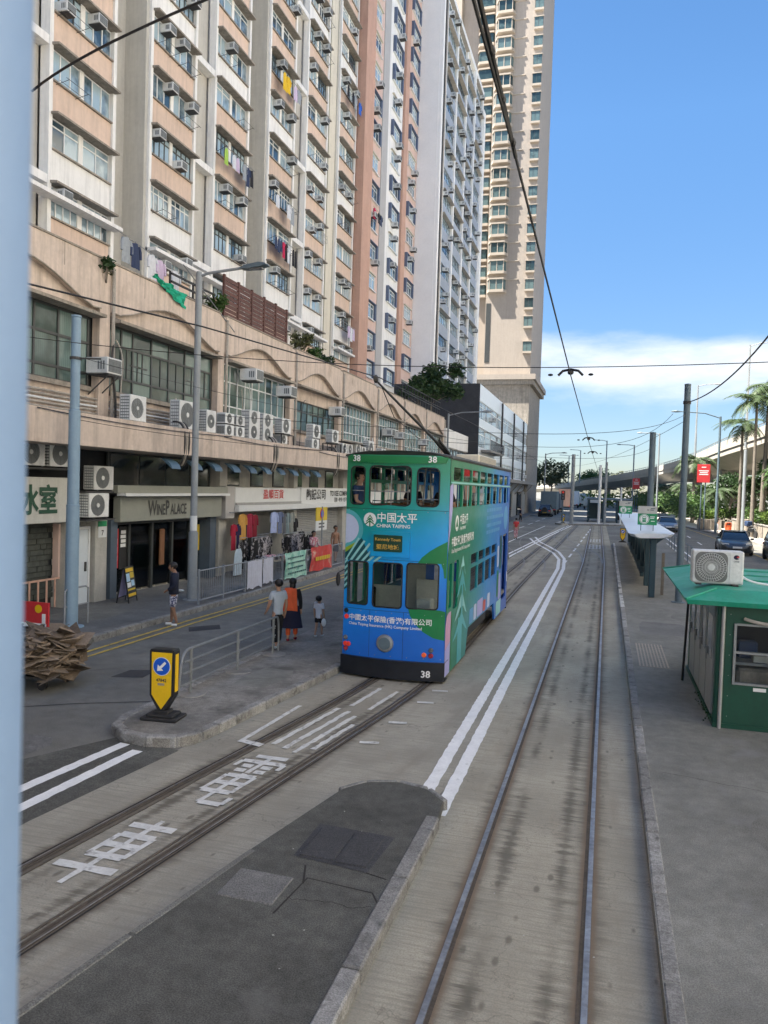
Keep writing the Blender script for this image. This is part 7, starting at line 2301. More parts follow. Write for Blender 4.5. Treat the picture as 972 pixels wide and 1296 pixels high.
# ---- overhead wires
def wire(label, pts, r=.009, n=24, cat='cable', name='overhead_wire', group=None):
    return tag(MB().tube(curve3(pts, n) if len(pts) < 6 else pts, r, 5).build(name, M['wire']), label, cat, group)
wire('contact wire of the right track running overhead into the distance', [(-.53, -12, 5.33), (-.53, 4, 5.25), (-.53, 10.5, 5.06), (-.53, 21, 4.88), (-.53, 26.8, 4.82), (-.56, 45, 4.75), (-1.05, 90, 4.8)], .0075)
wire('thick feeder cable clipped above the nearest length of contact wire', [(-.51, -4, 5.5), (-.52, 2.4, 5.36), (-.525, 3.4, 5.28), (-.53, 4.1, 5.245)], .0105)
clp = thing('wire_clip', 'dark clips joining the feeder cable to the contact wire', 'clip', (-.53, 3.6, 5.25))
for y, z in ((3.2, 5.30), (3.55, 5.275), (3.95, 5.255)): MB().ball((-.525, y, z), .022, 6, .7, 1.8, 1).build('clip', M['wire'], clp)
wire('contact wire of the left track passing before the podium', [(cl(y) + .0, y, z) for y, z in ((-8, 5.1), (3, 4.93), (4.2, 4.97), (7.3, 5.13), (11.9, 5.25), (20, 5.2), (40, 5.1), (80, 5.1))], .009)
def hub(label, x, y, z):
    t = thing('wire_hanger', label, 'wire hanger', (x, y, z))
    MB().tube([(x - .16, y, z - .01), (x - .10, y, z + .05), (x, y, z + .07), (x + .10, y, z + .05), (x + .16, y, z - .01)], .018, 6).build('bow', M['wire'], t)
    MB().ball((x, y, z + .03), .035, 8, 1.2, 1, 1).build('clamp', M['wire'], t)
    for s in (-1, 1): MB().ball((x + s * .26, y, z), .018, 6, 2, 1, 1).build('insulator', M['wire'], t)
hub('bow-shaped wire hanger where the nearest span wire crosses the contact wire', -.53, 10.5, 5.06)
hub('bow-shaped wire hanger at the second span wire', -.53, 21, 4.90)
hub('bow-shaped wire hanger at the third span wire', -.53, 26.8, 4.84)
wire('nearest span wire crossing above both tracks', [(-11.4, 10.8, 6.1), (-3.9, 10.6, 4.98), (-.53, 10.5, 5.08), (3.0, 10.5, 5.13), (9, 10.5, 5.6)], .006)
for k, (y, z) in enumerate(((21, 4.93), (26.8, 4.86), (34.4, 4.85))):
    wire(('second', 'third', 'fourth')[k] + ' span wire strung across the tracks to the poles', [(-11.9, y + 1, 5.6), (-3.6, y + .3, 5.0), (-.53, y, z), (1.0, y, z + .08), (2.3 if k < 1 else 1.9, 26 if k < 2 else 34.4, 6.1 if k < 2 else 5.6)], .007)
wire('long span wire running from the dark pole towards the far junction', [(2.3, 26, 5.9), (0, 50, 5.3), (-3.66, 85.8, 6.4)], .008)
wire('slack black cable hanging from the top of the dark pole', [(2.3, 26, 6.45), (2.5, 22, 6.15), (2.6, 17, 6.0), (2.65, 12, 6.3), (2.6, 6, 7.6)], .017)
wire('thick black cable crossing the tower windows at the top left', [(-13.3, 15.2, 12.5), (-11.0, 14.4, 12.95), (-8.3, 14.6, 13.6), (-4, 14.6, 14.6), (2, 15, 15.5)], .03)
for z0, z1, lb in ((8.0, 6.5, 'upper'), (6.6, 5.9, 'lower')):
    wire(lb + ' thin wire slanting across the podium windows', [(-11.5, 14.62, z0 - 1.8), (-9.8, 22, z0 - 2.3), (-6.5, 34, z1 - .9), (-4.0, 44, z1 - .6)], .007)

# ---- people on the street
stand_l = {'wrl': (-.11, -.10, .50), 'pal': (-.10, -.13, .49)}
def hand_at(q, c, down=True):
    s = -1 if q == 'l' else 1
    d = {'pa' + q: c}
    for i, f in enumerate(('f1', 'f2', 'f3', 'f4')):
        d[f + q] = (c[0] + s * (i - 1.5) * .009, c[1] - .02 + abs(i - 1.5) * .003, c[2] - .036)
    d['th' + q] = (c[0] - s * .02, c[1] - .015, c[2] - .012)
    return d
P1 = {'wrr': (.10, -.10, .56), 'elr': (.145, .03, .63), 'wrl': (-.10, -.09, .545), 'ell': (-.145, .03, .63), 'knl': (-.06, -.02, .28), 'anl': (-.06, -.03, .05), 'bal': (-.06, -.095, .02), 'tol': (-.06, -.13, .016), 'anr': (.06, .06, .05), 'bar': (.06, .0, .02), 'tor': (.06, -.035, .016),
      'face': (0, -.03, .915), 'crown': (0, -.03, .965), 'top': (0, -.03, .985), 'jaw': (0, -.03, .87), 'nose': (0, -.098, .895)}
P1.update(hand_at('r', (.085, -.125, .55))); P1.update(hand_at('l', (-.085, -.115, .535)))
person('man in a dark jacket and patterned shorts looking down at the kerb', (-9.95, 16.35, 0.0), rad(-62), 1.55, P1, 'shirt_navy', 1.5, 'print_shorts', .82, 'shoe_white', skin='skin_tan', long_shirt=True, bulk=1.3)
walk = {'knl': (-.055, -.05, .29), 'anl': (-.055, -.06, .055), 'bal': (-.055, -.12, .03), 'tol': (-.055, -.15, .03), 'knr': (.055, .0, .28), 'anr': (.055, .07, .06), 'bar': (.055, .02, .02), 'tor': (.055, -.01, .016)}
P2 = dict(walk); P2.update({'elr': (.14, -.01, .63), 'wrr': (.14, -.09, .525)}); P2.update(hand_at('r', (.138, -.12, .51)))
person('person in grey T-shirt and black trousers at the end of the guard rail', (-6.40, 14.50, .125), rad(-128), 1.42, P2, 'shirt_grey', .62, 'cloth_black', 1.0, 'shirt_grey', long_shirt=True)
P3 = dict(walk)
w_ = person('person with black hair draped in a long orange scarf over dark clothes', (-6.42, 15.3, .125), rad(-160), 1.36, P3, 'cloth_black', 1.5, 'orange', 1.0, 'trouser_wine', 'long')
sk_ = MB()
prof = [(.115, .56), (.125, .50), (.14, .40), (.16, .30), (.175, .22)]
rows = []
for r, z in prof:
    for i in range(20):
        a = 2 * PI * i / 20
        k = 1 + .05 * math.sin(a * 5)
        sk_.v.append((r * k * math.cos(a) * 1.34, r * k * .85 * math.sin(a) * 1.34, z * 1.34))
for j in range(len(prof) - 1):
    for i in range(20): sk_.f.append((j * 20 + i, j * 20 + (i + 1) % 20, (j + 1) * 20 + (i + 1) % 20, (j + 1) * 20 + i))
sk_.build('tunic', M['cloth_navy'], w_, True, world=False)
sc_ = MB()                                       # scarf over the back and one shoulder
for j in range(13):
    t = j / 12
    for i in range(9):
        u = i / 8 - .5
        z = .845 - t * .36
        y = .045 + .055 * math.cos(u * 2.4) + .02 * t + .008 * math.sin(i * 2.2 + j * .3)
        if j == 0: y -= .03
        sc_.v.append(((u * (.19 + .05 * t) + .03) * 1.34, y * 1.34, (z + .02 * math.cos(u * 3)) * 1.34))
for j in range(12):
    for i in range(8): sc_.f.append((j * 9 + i, j * 9 + i + 1, (j + 1) * 9 + i + 1, (j + 1) * 9 + i))
n0 = len(sc_.v)
for j in range(9):
    t = j / 8
    for i in range(4):
        u = i / 3
        sc_.v.append(((.045 + u * .07 + .01 * t) * 1.34, (-.075 - .01 * math.sin(i * 2) + (.1 if j == 0 else 0)) * 1.34, (.84 - t * .33 + (.02 if j == 0 else 0)) * 1.34))
for j in range(8):
    for i in range(3): sc_.f.append((n0 + j * 4 + i, n0 + j * 4 + i + 1, n0 + (j + 1) * 4 + i + 1, n0 + (j + 1) * 4 + i))
sc_.build('scarf', M['orange'], w_, True, world=False)
P4 = dict(walk)
P4.update({'hil': (-.055, 0, .46), 'hir': (.055, 0, .46), 'pelvis': (0, 0, .48, .085, .065), 'face': (0, -.004, .90, .066, .078), 'crown': (0, .004, .955, .055, .066), 'top': (0, .006, .985, .02, .025), 'jaw': (0, -.008, .85, .045, .05), 'nose': (0, -.085, .885), 'neck': (0, .004, .815), 'nape': (0, .012, .79), 'chest': (0, .005, .70, .09, .07)})
kd = person('child in an oversized white T-shirt and dark shorts walking away', (-6.05, 15.95, .125), rad(170), .92, P4, 'shirt_white', .75, 'cloth_black', .6, 'shoe_white', long_shirt=True, eyes=False)
MB().ball((0, .03 * .92, .935 * .92), .083 * .92, 12, .95, 1.05, .9).build('hair_crown', M['hair'], kd, True, world=False)
bgm = MB().ball((.19 * .92, -.02, .36 * .92), .075, 8, .8, .6, 1.25).build('carrier_bag', M['print_white'], None, True)
bgm.location = (-6.05 - .05, 15.95 + .0, .125)
tag(bgm, 'white plastic bag carried by the child', 'bag')
P5 = dict(seat_pose)
person('person in a pink striped top sitting on a low stool behind the red banner', (-11.55, 29.6, .13 - .02), rad(60), 1.5, P5, 'shirt_pink', 1.3, 'cloth_navy', 1.0, 'cloth_black', 'long')
so = thing('stool', 'low dark stool under the person in pink', 'stool', (-11.55, 29.6, .13))
MB().cyl((-11.55, 29.6, .70), (-11.55, 29.6, .74), .16, None, 12).build('seat', M['black'], so)
for k in range(4):
    a = k * PI / 2 + .4
    MB().cyl((-11.55 + .14 * math.cos(a), 29.6 + .14 * math.sin(a), .13), (-11.55 + .11 * math.cos(a), 29.6 + .11 * math.sin(a), .7), .014, None, 6).build('leg', M['black'], so)
P6 = dict(walk); P6.update({'wrl': (-.15, -.02, .49)})
person('shirtless man in dark shorts standing against the shop pillar', (-11.35, 31.7, .13), rad(60), 1.62, P6, None, 0, 'cloth_navy', .85, 'cloth_black', skin='skin_tan')
person('small pedestrian in red crossing beyond the rear of the tram', (-6.3, 56.5, 0), rad(200), 1.55, walk, 'red', .6, 'shirt_pink', 1.0, 'cloth_black')
person('small pedestrian in dark clothes on the far left pavement', (-9.6, 90, 0), rad(120), 1.6, walk, 'cloth_navy', 1.3, 'cloth_black', 1.0, 'cloth_black')
person('pedestrian in black and white at the planter by the orange bin', (10.3, 80.6, .12), rad(-30), 1.68, walk, 'cloth_black', .6, 'shirt_white', 1.0, 'cloth_black')
# ================================================================== VIADUCT, PLANTING, VEHICLES
def spline(pts, n=8):
    P = [Vector(p) for p in pts]
    out = []
    for i in range(len(P) - 1):
        p0, p1, p2, p3 = P[max(i - 1, 0)], P[i], P[i + 1], P[min(i + 2, len(P) - 1)]
        for k in range(n):
            t = k / n
            out.append(.5 * ((2 * p1) + (-p0 + p2) * t + (2 * p0 - 5 * p1 + 4 * p2 - p3) * t * t + (-p0 + 3 * p1 - 3 * p2 + p3) * t ** 3))
    out.append(P[-1])
    return out
VP = spline([(17.5, 10, 11.0), (16.2, 45, 10.6), (14.8, 81, 9.8), (13.3, 101, 9.3), (11.6, 136, 8.6), (7.2, 184, 8.2), (-4.2, 251, 7.2), (-18.7, 317, 6.1), (-45, 390, 5.0)], 8)
via = thing('viaduct', 'curving concrete road viaduct sloping down into the distance behind the palms', 'viaduct', (14, 90, 0))
sec = [(0, 1.0), (.25, 1.0), (.25, .02), (8.5, .02), (8.5, 1.0), (8.75, 1.0), (8.75, -.75), (6.6, -1.9), (2.2, -1.9), (0, -.75), (0, -.1), (-.12, -.12), (-.12, .12), (0, .14)]
vs, fs = [], []
m_ = len(sec)
for i, p in enumerate(VP):
    d = (VP[min(i + 1, len(VP) - 1)] - VP[max(i - 1, 0)]); d.z = 0; d.normalize()
    q = Vector((d.y, -d.x, 0))
    for o, h in sec: vs.append(p + q * o + Vector((0, 0, h)))
for i in range(len(VP) - 1):
    for k in range(m_): fs.append((i * m_ + k, i * m_ + (k + 1) % m_, (i + 1) * m_ + (k + 1) % m_, (i + 1) * m_ + k))
fs += [tuple(range(m_)), tuple((len(VP) - 1) * m_ + k for k in range(m_))]
MB().add(vs, fs).build('deck', M['concrete_light'], via, True, sharp=25)
rl = MB()
for i in range(len(VP) - 1):
    a, b = VP[i] + Vector((.1, 0, 1.35)), VP[i + 1] + Vector((.1, 0, 1.35))
    rl.tube([a, b], .05, 5)
    for k in range(3):
        c = a.lerp(b, k / 3); rl.tube([c - Vector((0, 0, .36)), c], .04, 4)
rl.build('parapet_rail', M['galv'], via)
for i in range(6, len(VP) - 4, 7):
    p = VP[i]; d = (VP[i + 1] - VP[i - 1]); d.z = 0; d.normalize(); q = Vector((d.y, -d.x, 0))
    c = p + q * 4.4
    MB().cyl((c.x, c.y, -.1), (c.x, c.y, p.z - 1.85), .8, None, 16).build('pier', M['concrete'], via, True)
    MB().box(-2.6, 2.6, -.7, .7, 0, .6, Matrix.Translation((c.x, c.y, p.z - 2.45)) @ Matrix.Rotation(math.atan2(q.y, q.x), 4, 'Z')).build('crosshead', M['concrete'], via)
# lamps on the viaduct and the road
lamp_post('tall thin street lamp rising from the viaduct behind the dark tram pole', 11.2, 112, 18.5, [(2.0, 0, .15)], 'pole_grey', 8.8, .14)
lamp_post('tallest thin street lamp on the viaduct above the palms', 14.0, 90, 19.8, [(2.6, 0, .3)], 'pole_grey', 8.9, .14)
lamp_post('street lamp at the planter with its long arm reaching over the road to the left', 9.75, 77.0, 10.9, [(-3.4, 0, .5)], 'pole_dark', .12, .13)
lamp_post('street lamp behind the second dark pole with arm to the left', 6.9, 118, 12.4, [(-2.2, 0, .1)], 'pole_grey', .1, .14)
lamp_post('street lamp far along the right road near the smaller red sign', 4.4, 148, 12.5, [(-2.2, 0, .1)], 'pole_grey', .1, .15)
lamp_post('street lamp on the sloping viaduct over the junction', -.6, 205, 17, [(-2.6, 0, .2)], 'pole_grey', 7.6, .18)
lamp_post('street lamp on the far end of the viaduct', -9, 262, 17.5, [(-2.6, 0, .2)], 'pole_grey', 6.8, .2)
lamp_post('twin street lamp far down the viaduct near the distant trees', -14, 290, 17, [(-2.6, 0, .2), (2.6, 0, .2)], 'pole_grey', 6.4, .2)
lamp_post('street lamp by the far left kerb beyond the low office block', -9.6, 124, 9.5, [(2.4, 0, .2)], 'pole_grey', .13, .13)
lamp_post('street lamp behind the low annex with its arm over the podium roof', -12.3, 60, 9.4, [(2.6, 0, .2)], 'pole_grey', .13, .1)

def red_sign(label, x, y, zb, zt, w, z0=.12):
    t = thing('road_sign', label, 'sign', (x, y, z0))
    for s in (-.25, .35): MB().cyl((x + s * w, y, z0), (x + s * w, y, zt + .1), .06, None, 8).build('post', M['pole_dark'], t)
    MB().cbox(x - w, x + w, y - .1, y - .06, zb, zt, .015).build('panel', M['red'], t)
    for k, (u, v, l_) in enumerate(((.0, .82, .35), (0, .62, .75), (0, .52, .6), (0, .42, .7))):
        MB().box(x - w * l_, x + w * l_, y - .107, y - .1005, zb + (zt - zb) * v, zb + (zt - zb) * (v + .05)).build('print', M['print_white'], t)
    return t
red_sign('large red road sign on posts at the planter box', 9.35, 84.6, 4.95, 6.8, .62)
red_sign('smaller red road sign further along the right road', 4.85, 144, 4.5, 6.4, .62)
for k, (x, y, h) in enumerate(((11.0, 70.5, 7.5),)):
    pole('tram_pole', 'grey pole standing in the planting between the palms', 'pole', x, y, [(.12, .14), (h, .12)], 'pole_grey', .12)
# planters
wl1 = thing('planter_box', 'square concrete planter box at the corner of the right pavement', 'planter', (10.3, 86.3, .12))
MB().box(9.3, 11.3, 85, 88, .12, 1.15).build('wall', M['hood_conc'], wl1)
MB().box(9.4, 11.2, 85.1, 87.9, 1.151, 1.17).build('soil', M['bark'], wl1)
wl2 = thing('planter_wall', 'long low concrete planter wall along the right pavement', 'wall', (13, 70, .12))
MB().box(12.7, 13.0, 30, 88, .12, 1.2).build('wall', M['hood_conc'], wl2)
MB().box(12.65, 13.05, 30, 88, 1.201, 1.28).build('coping', M['concrete'], wl2)
struct(MB().box(13.05, 28, 30, 84, .1, 1.15).box(12.3, 28, 88.2, 150, .1, .9), 'planting_bed', M['bark'])
ob = thing('litter_bin', 'orange litter bin beside the pedestrian on the right pavement', 'bin', (11.2, 79.6, .12))
MB().lathe([(.02, 0), (.27, 0), (.3, .75), (.3, .9), (.24, 1.0), (.02, 1.02)], (11.2, 79.6, .12), 'z', 14).build('body', M['orange'], ob, True)
MB().box(11.05, 11.35, 79.28, 79.34, .9, 1.0).build('slot', M['black'], ob)

# ---- foliage
def leaf_mat(name, c, var=.35):
    m = D.materials.new(name)
    m.use_nodes = True
    N, L = m.node_tree.nodes, m.node_tree.links
    b = N['Principled BSDF']
    b.inputs['Roughness'].default_value = .55
    g = N.new('ShaderNodeNewGeometry')
    r = N.new('ShaderNodeMapRange'); r.inputs['To Min'].default_value = 1 - var; r.inputs['To Max'].default_value = 1 + var
    L.new(g.outputs['Random Per Island'], r.inputs[0])
    v = N.new('ShaderNodeVectorMath'); v.operation = 'SCALE'; v.inputs[0].default_value = c
    L.new(r.outputs[0], v.inputs['Scale']); L.new(v.outputs[0], b.inputs['Base Color'])
    b.inputs['Transmission Weight'].default_value = 0
    tr_ = N.new('ShaderNodeBsdfTranslucent'); L.new(v.outputs[0], tr_.inputs[0])
    mx = N.new('ShaderNodeMixShader'); mx.inputs[0].default_value = .3
    L.new(b.outputs[0], mx.inputs[1]); L.new(tr_.outputs[0], mx.inputs[2]); L.new(mx.outputs[0], N['Material Output'].inputs[0])
    M[name] = m
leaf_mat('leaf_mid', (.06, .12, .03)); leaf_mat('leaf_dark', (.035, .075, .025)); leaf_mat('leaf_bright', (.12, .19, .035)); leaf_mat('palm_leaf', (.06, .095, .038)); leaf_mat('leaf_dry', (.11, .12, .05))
def leaves(mb, r, c, rad_, n, size, squash=.8):
    for _ in range(n):
        d = Vector((r.gauss(0, 1), r.gauss(0, 1), r.gauss(0, 1))).normalized() * rad_ * (r.random() ** .45)
        p = Vector(c) + Vector((d.x, d.y, d.z * squash))
        a = Vector((r.uniform(-1, 1), r.uniform(-1, 1), r.uniform(-.6, .6))).normalized()
        b = a.cross(Vector((r.uniform(-1, 1), r.uniform(-1, 1), r.uniform(-1, 1)))).normalized()
        s = size * r.uniform(.6, 1.4)
        mb.quad(p - a * s, p + b * s * .45, p + a * s, p - b * s * .45)
def tree(name, label, base, h, cr, n, m='leaf_mid', seed=1, size=.22, clumps=9, trunk=.16, group=None, flat=.8):
    r = random.Random(seed)
    t = thing(name, label, 'tree', base, 0, group)
    B = Vector(base)
    top = B + Vector((r.uniform(-.2, .2) * cr, r.uniform(-.2, .2) * cr, h * .72))
    tb = MB().tube([B, B.lerp(top, .5) + Vector((r.uniform(-.1, .1), 0, 0)) * cr, top], [trunk, trunk * .75, trunk * .4], 8)
    cs = []
    for i in range(clumps):
        a = 2 * PI * i / clumps + r.uniform(-.4, .4)
        q = r.uniform(.25, .75) * cr
        c = B + Vector((math.cos(a) * q, math.sin(a) * q, h * r.uniform(.5, .9)))
        cs.append((c, cr * r.uniform(.3, .52)))
        tb.tube([B.lerp(top, r.uniform(.45, .8)), c], [trunk * .4, trunk * .12], 5)
    cs.append((B + Vector((0, 0, h * .88)), cr * .4))
    tb.build('trunk', M['bark'], t, True)
    mb = MB()
    for c, q in cs: leaves(mb, r, c, q, n // len(cs), size, flat)
    mb.build('crown', M[m], t, norm=False)
    return t
def bush(label, x, y, z, w, h, m, seed, n=500, size=.16, cat='shrub', group=None, name='shrub'):
    r = random.Random(seed)
    t = thing(name, label, cat, (x, y, z), 0, group)
    st = MB()
    mb = MB()
    for i in range(7):
        c = Vector((x + r.uniform(-.35, .35) * w, y + r.uniform(-.35, .35) * w, z + h * r.uniform(.3, .75)))
        st.tube([(x, y, z), c], .02, 4)
        leaves(mb, r, c, min(w, h * 1.4) * r.uniform(.24, .36), n // 7, size, .8)
    st.build('stem', M['bark'], t); mb.build('foliage', M[m], t, norm=False)
    return t
def frond_mesh(L, droop, seed, width=.5, n=26):
    r = random.Random(seed)
    mb = MB()
    pts = []
    for i in range(n + 1):
        t = i / n
        pts.append(Vector((L * (t - .12 * t * t), 0, L * (.42 * t - droop * t * t))))
    mb.tube(pts, .02, 4, False, .005)
    for i in range(3, n + 1):
        t = i / n
        p = pts[i]
        d = (pts[i] - pts[i - 1]).normalized()
        l_ = L * width * (.55 + .45 * math.sin(PI * min(1, t * 1.15))) * (1.05 - .55 * t)
        for s in (-1, 1):
            tip = p + d * l_ * .55 + Vector((0, s * l_ * .75, -l_ * r.uniform(.2, .5)))
            mid = (p + tip) / 2 + Vector((0, 0, l_ * .1))
            w_ = d * .035 * L / 2
            mb.add([p - w_, p + w_, mid + w_, mid - w_, tip], [(0, 1, 2, 3), (3, 2, 4)])
    return mb
FR = [mkmesh(frond_mesh(2.6, .62 + .12 * i, i), 'frond', M['palm_leaf']) for i in range(4)]
def palm(label, base, h, n=15, s=1.0, seed=1, trunk=.13, lean=(0, 0), group=None, m=None):
    r = random.Random(seed)
    t = thing('palm_tree', label, 'palm tree', base, 0, group)
    B = Vector(base)
    top = B + Vector((lean[0], lean[1], h))
    MB().tube([B, B.lerp(top, .35) + Vector((lean[0] * -.05, 0, 0)), top], [trunk * 1.3, trunk, trunk * .7], 10).build('trunk', M['bark'], t, True)
    MB().tube([top, top + Vector((0, 0, .75 * s))], trunk * .85, 8, True, trunk * .4).build('crown_shaft', M['leaf_mid'], t, True)
    for i in range(n):
        o = D.objects.new('frond', r.choice(FR))
        COL.objects.link(o)
        o.parent = t
        o.location = top - B + Vector((0, 0, .65 * s))
        a = 2 * PI * i / n + r.uniform(-.2, .2)
        up = r.uniform(-.5, .55)
        o.rotation_euler = (r.uniform(-.2, .2), -up, a)
        k = s * r.uniform(.85, 1.15)
        o.scale = (k, k, k)
    return t
palm('left palm of the three tall palms against the viaduct, with drooping fronds', (11.9, 78.5, .12), 9.6, 15, .92, 3, .15)
palm('middle tall palm rising above the viaduct parapet', (12.2, 73.5, .12), 11.2, 15, .95, 5, .15)
palm('tallest palm at the right edge with pale trunk', (13.2, 75, 1.1), 11.6, 16, 1.0, 8, .18, (.2, 0))
palm('dark short palm before the viaduct just right of the dark tram pole', (10.6, 106, .1), 7.2, 17, 1.15, 11, .2)
palm('bright sunlit fan-like palm behind the red road sign', (11.6, 91, .9), 2.6, 20, .8, 13, .16)
palm('low bright palm growing left of the red road sign', (10.4, 118, .9), 3.2, 18, .95, 17, .16)
palm('lowest bright palm far along the planting strip', (9.2, 133, .9), 3.2, 18, 1.0, 19, .16)
palm('pale-trunked palm low at the right edge among dark trees', (14.2, 72, 1.1), 4.2, 16, .85, 23, .16)
palm('small palm in the shade under the viaduct', (14.2, 84, 1.1), 3.4, 15, .9, 29, .13)
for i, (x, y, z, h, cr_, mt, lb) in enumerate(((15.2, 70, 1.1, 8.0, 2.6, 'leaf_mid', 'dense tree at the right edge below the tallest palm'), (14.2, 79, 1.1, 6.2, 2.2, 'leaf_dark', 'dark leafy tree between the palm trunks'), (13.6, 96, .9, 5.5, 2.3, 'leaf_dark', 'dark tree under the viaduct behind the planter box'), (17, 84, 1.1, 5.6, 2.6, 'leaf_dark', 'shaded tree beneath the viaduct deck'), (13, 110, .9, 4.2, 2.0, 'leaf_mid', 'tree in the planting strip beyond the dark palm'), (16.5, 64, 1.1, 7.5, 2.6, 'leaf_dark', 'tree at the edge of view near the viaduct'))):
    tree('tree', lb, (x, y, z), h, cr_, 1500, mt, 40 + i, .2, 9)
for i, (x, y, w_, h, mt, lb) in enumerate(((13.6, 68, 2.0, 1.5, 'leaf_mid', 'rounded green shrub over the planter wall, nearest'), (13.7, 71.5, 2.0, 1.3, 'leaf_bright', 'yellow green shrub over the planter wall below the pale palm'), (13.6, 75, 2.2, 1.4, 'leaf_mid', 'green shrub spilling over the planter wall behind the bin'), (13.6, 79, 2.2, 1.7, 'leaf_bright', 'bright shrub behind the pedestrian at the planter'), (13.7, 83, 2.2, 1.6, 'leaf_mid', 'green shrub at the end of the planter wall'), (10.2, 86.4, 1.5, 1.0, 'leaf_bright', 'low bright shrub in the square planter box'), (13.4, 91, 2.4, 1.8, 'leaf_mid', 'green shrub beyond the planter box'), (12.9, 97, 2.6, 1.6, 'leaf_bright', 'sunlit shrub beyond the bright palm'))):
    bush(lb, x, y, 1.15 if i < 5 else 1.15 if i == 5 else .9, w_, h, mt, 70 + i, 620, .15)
hr = random.Random(99)
hb = MB()
for i in range(26):
    leaves(hb, hr, (10.6 - i * .17 + hr.uniform(-.4, .4), 92 + i * 2.4, 2.3 + hr.uniform(-.4, .9)), 1.7, 130, .24, .8)
for i in range(34):
    leaves(hb, hr, (11.8 - i * .12 + hr.uniform(-.4, .4), 100 + i * 1.6, 1.6 + hr.uniform(-.3, .5)), 1.3, 110, .22, .8)
for i in range(60):
    leaves(hb, hr, (22 - i * .25, 70 + i * 2.6, 2.2 + hr.uniform(-.5, 1.0)), 2.2, 90, .3, .8)
tag(hb.build('undergrowth', M['leaf_mid'], None, norm=False), kind='stuff')
# distant trees and hill behind the junction
for i, (x, y, h, cr_, mt, lb) in enumerate(((-17, 240, 13, 7.0, 'leaf_dry', 'broad distant tree in the gap left of the viaduct'), (-27, 262, 12, 7, 'leaf_mid', 'distant tree half hidden by the low office block'), (-6, 300, 12, 7, 'leaf_mid', 'distant tree behind the far end of the viaduct'), (6, 330, 12, 8, 'leaf_dry', 'hazy distant tree above the viaduct rail'), (-38, 300, 14, 8, 'leaf_mid', 'distant tree at the end of the left road'))):
    tree('tree', lb, (x, y, 0), h, cr_, 1800, mt, 120 + i, .5, 11, .3)
hb = MB()
for i in range(30): leaves(hb, hr, (-8 + i * 1.2, 205 - i * .9, 2.2), 3.0, 60, .5, .8)
tag(hb.build('undergrowth.001', M['leaf_bright'], None, norm=False), kind='stuff')

# ---- terrace greenery, laundry and screens on the podium roof
bush('straggly weeds growing from the stained joint of the podium parapet', XF + .15, 17.9, 8.75, .7, .9, 'leaf_dark', 201, 260, .09)
bush('climbing plant at the end of the brown slatted screen', XF - .1, 24.3, 9.0, .8, 1.6, 'leaf_mid', 202, 420, .09)
bush('potted bushes along the parapet before the white window bay, left one', XF - .2, 32.6, 9.35, 1.1, 1.1, 'leaf_dry', 203, 420, .1)
bush('potted bushes along the parapet before the white window bay, middle one', XF - .2, 34.0, 9.3, 1.1, .7, 'leaf_mid', 204, 380, .1)
bush('potted bushes along the parapet before the white window bay, right one', XF - .2, 35.3, 9.3, 1.0, .6, 'leaf_dark', 205, 320, .1)
tree('tree', 'dark bushy tree growing on the roof before the black side wall', (-14.2, 62.5, 8.8), 5.0, 2.6, 2600, 'leaf_dark', 206, .2, 11, .12)
tree('tree', 'smaller dark tree on the roof beside the trolley pole tip', (-14.2, 57.5, 8.8), 3.2, 1.5, 900, 'leaf_dark', 207, .16, 8, .1)
scn = thing('slatted_screen', 'dark brown slatted timber screen on the podium parapet', 'screen', (XF, 27.6, 9.37))
for k in range(6):
    y = 24.75 + k * 1.1
    MB().box(XF - .06, XF + .02, y - .05, y + .05, 9.3, 10.85).build('post', M['wood_brown'], scn)
    if k < 5:
        for j in range(9):
            MB().box(XF - .02, XF + .0, y + .055, y + 1.045, 9.42 + j * .155, 9.55 + j * .155).build('slat', M['wood_brown'], scn)
tr2 = thing('roof_trellis', 'dark railing with planks beside the lamp post on the podium roof', 'railing', (XF, 23.0, 9.3))
for z in (9.5, 9.75, 10.0): MB().box(XF - .2, XF - .15, 21.6, 24.4, z, z + .06).build('plank', M['black'], tr2)
for y in (21.6, 23, 24.4): MB().box(XF - .25, XF - .2, y - .03, y + .03, 9.2, 10.1).build('post', M['black'], tr2)
gv = []
gc = MB()
for i in range(15):
    for j in range(7):
        u, v = i / 14, j / 6
        y = 19.95 + u * 1.8
        z = 9.56 - u * .2 - v * (.12 + .34 * u) + .03 * math.sin(i * 1.1)
        gc.v.append((XF + .25 + .05 * math.sin(i * 1.9 + j) + .03 * math.sin(j * 2.7 + i), y, z))
for i in range(14):
    for j in range(6): gc.f.append((i * 7 + j, i * 7 + j + 1, (i + 1) * 7 + j + 1, (i + 1) * 7 + j))
tag(gc.build('green_cloth', M['cloth_green'], None, True), 'bright green cloth hung over the podium parapet', 'cloth')
ry_ = thing('roof_fence', 'row of thin dark posts along the far podium parapet', 'railing', (XF, 52, 9.3))
for i in range(15): MB().box(XF - .1, XF - .04, 49.5 + i * .85, 49.56 + i * .85, 9.3, 10.5).build('post', M['black'], ry_)
for z in (9.9, 10.45): MB().box(XF - .11, XF - .03, 49.4, 61.6, z, z + .05).build('rail', M['black'], ry_)
COLS = {'w': (.6, .62, .66), 'k': (.015, .015, .02), 'n': (.03, .045, .10), 'r': (.5, .02, .08), 'b': (.03, .12, .5), 'y': (.7, .45, .02), 'l': (.35, .55, .1), 'p': (.55, .45, .6), 'g': (.3, .33, .36)}
for k, c in COLS.items(): mm('wash_' + k, c, .9, .1, 9)
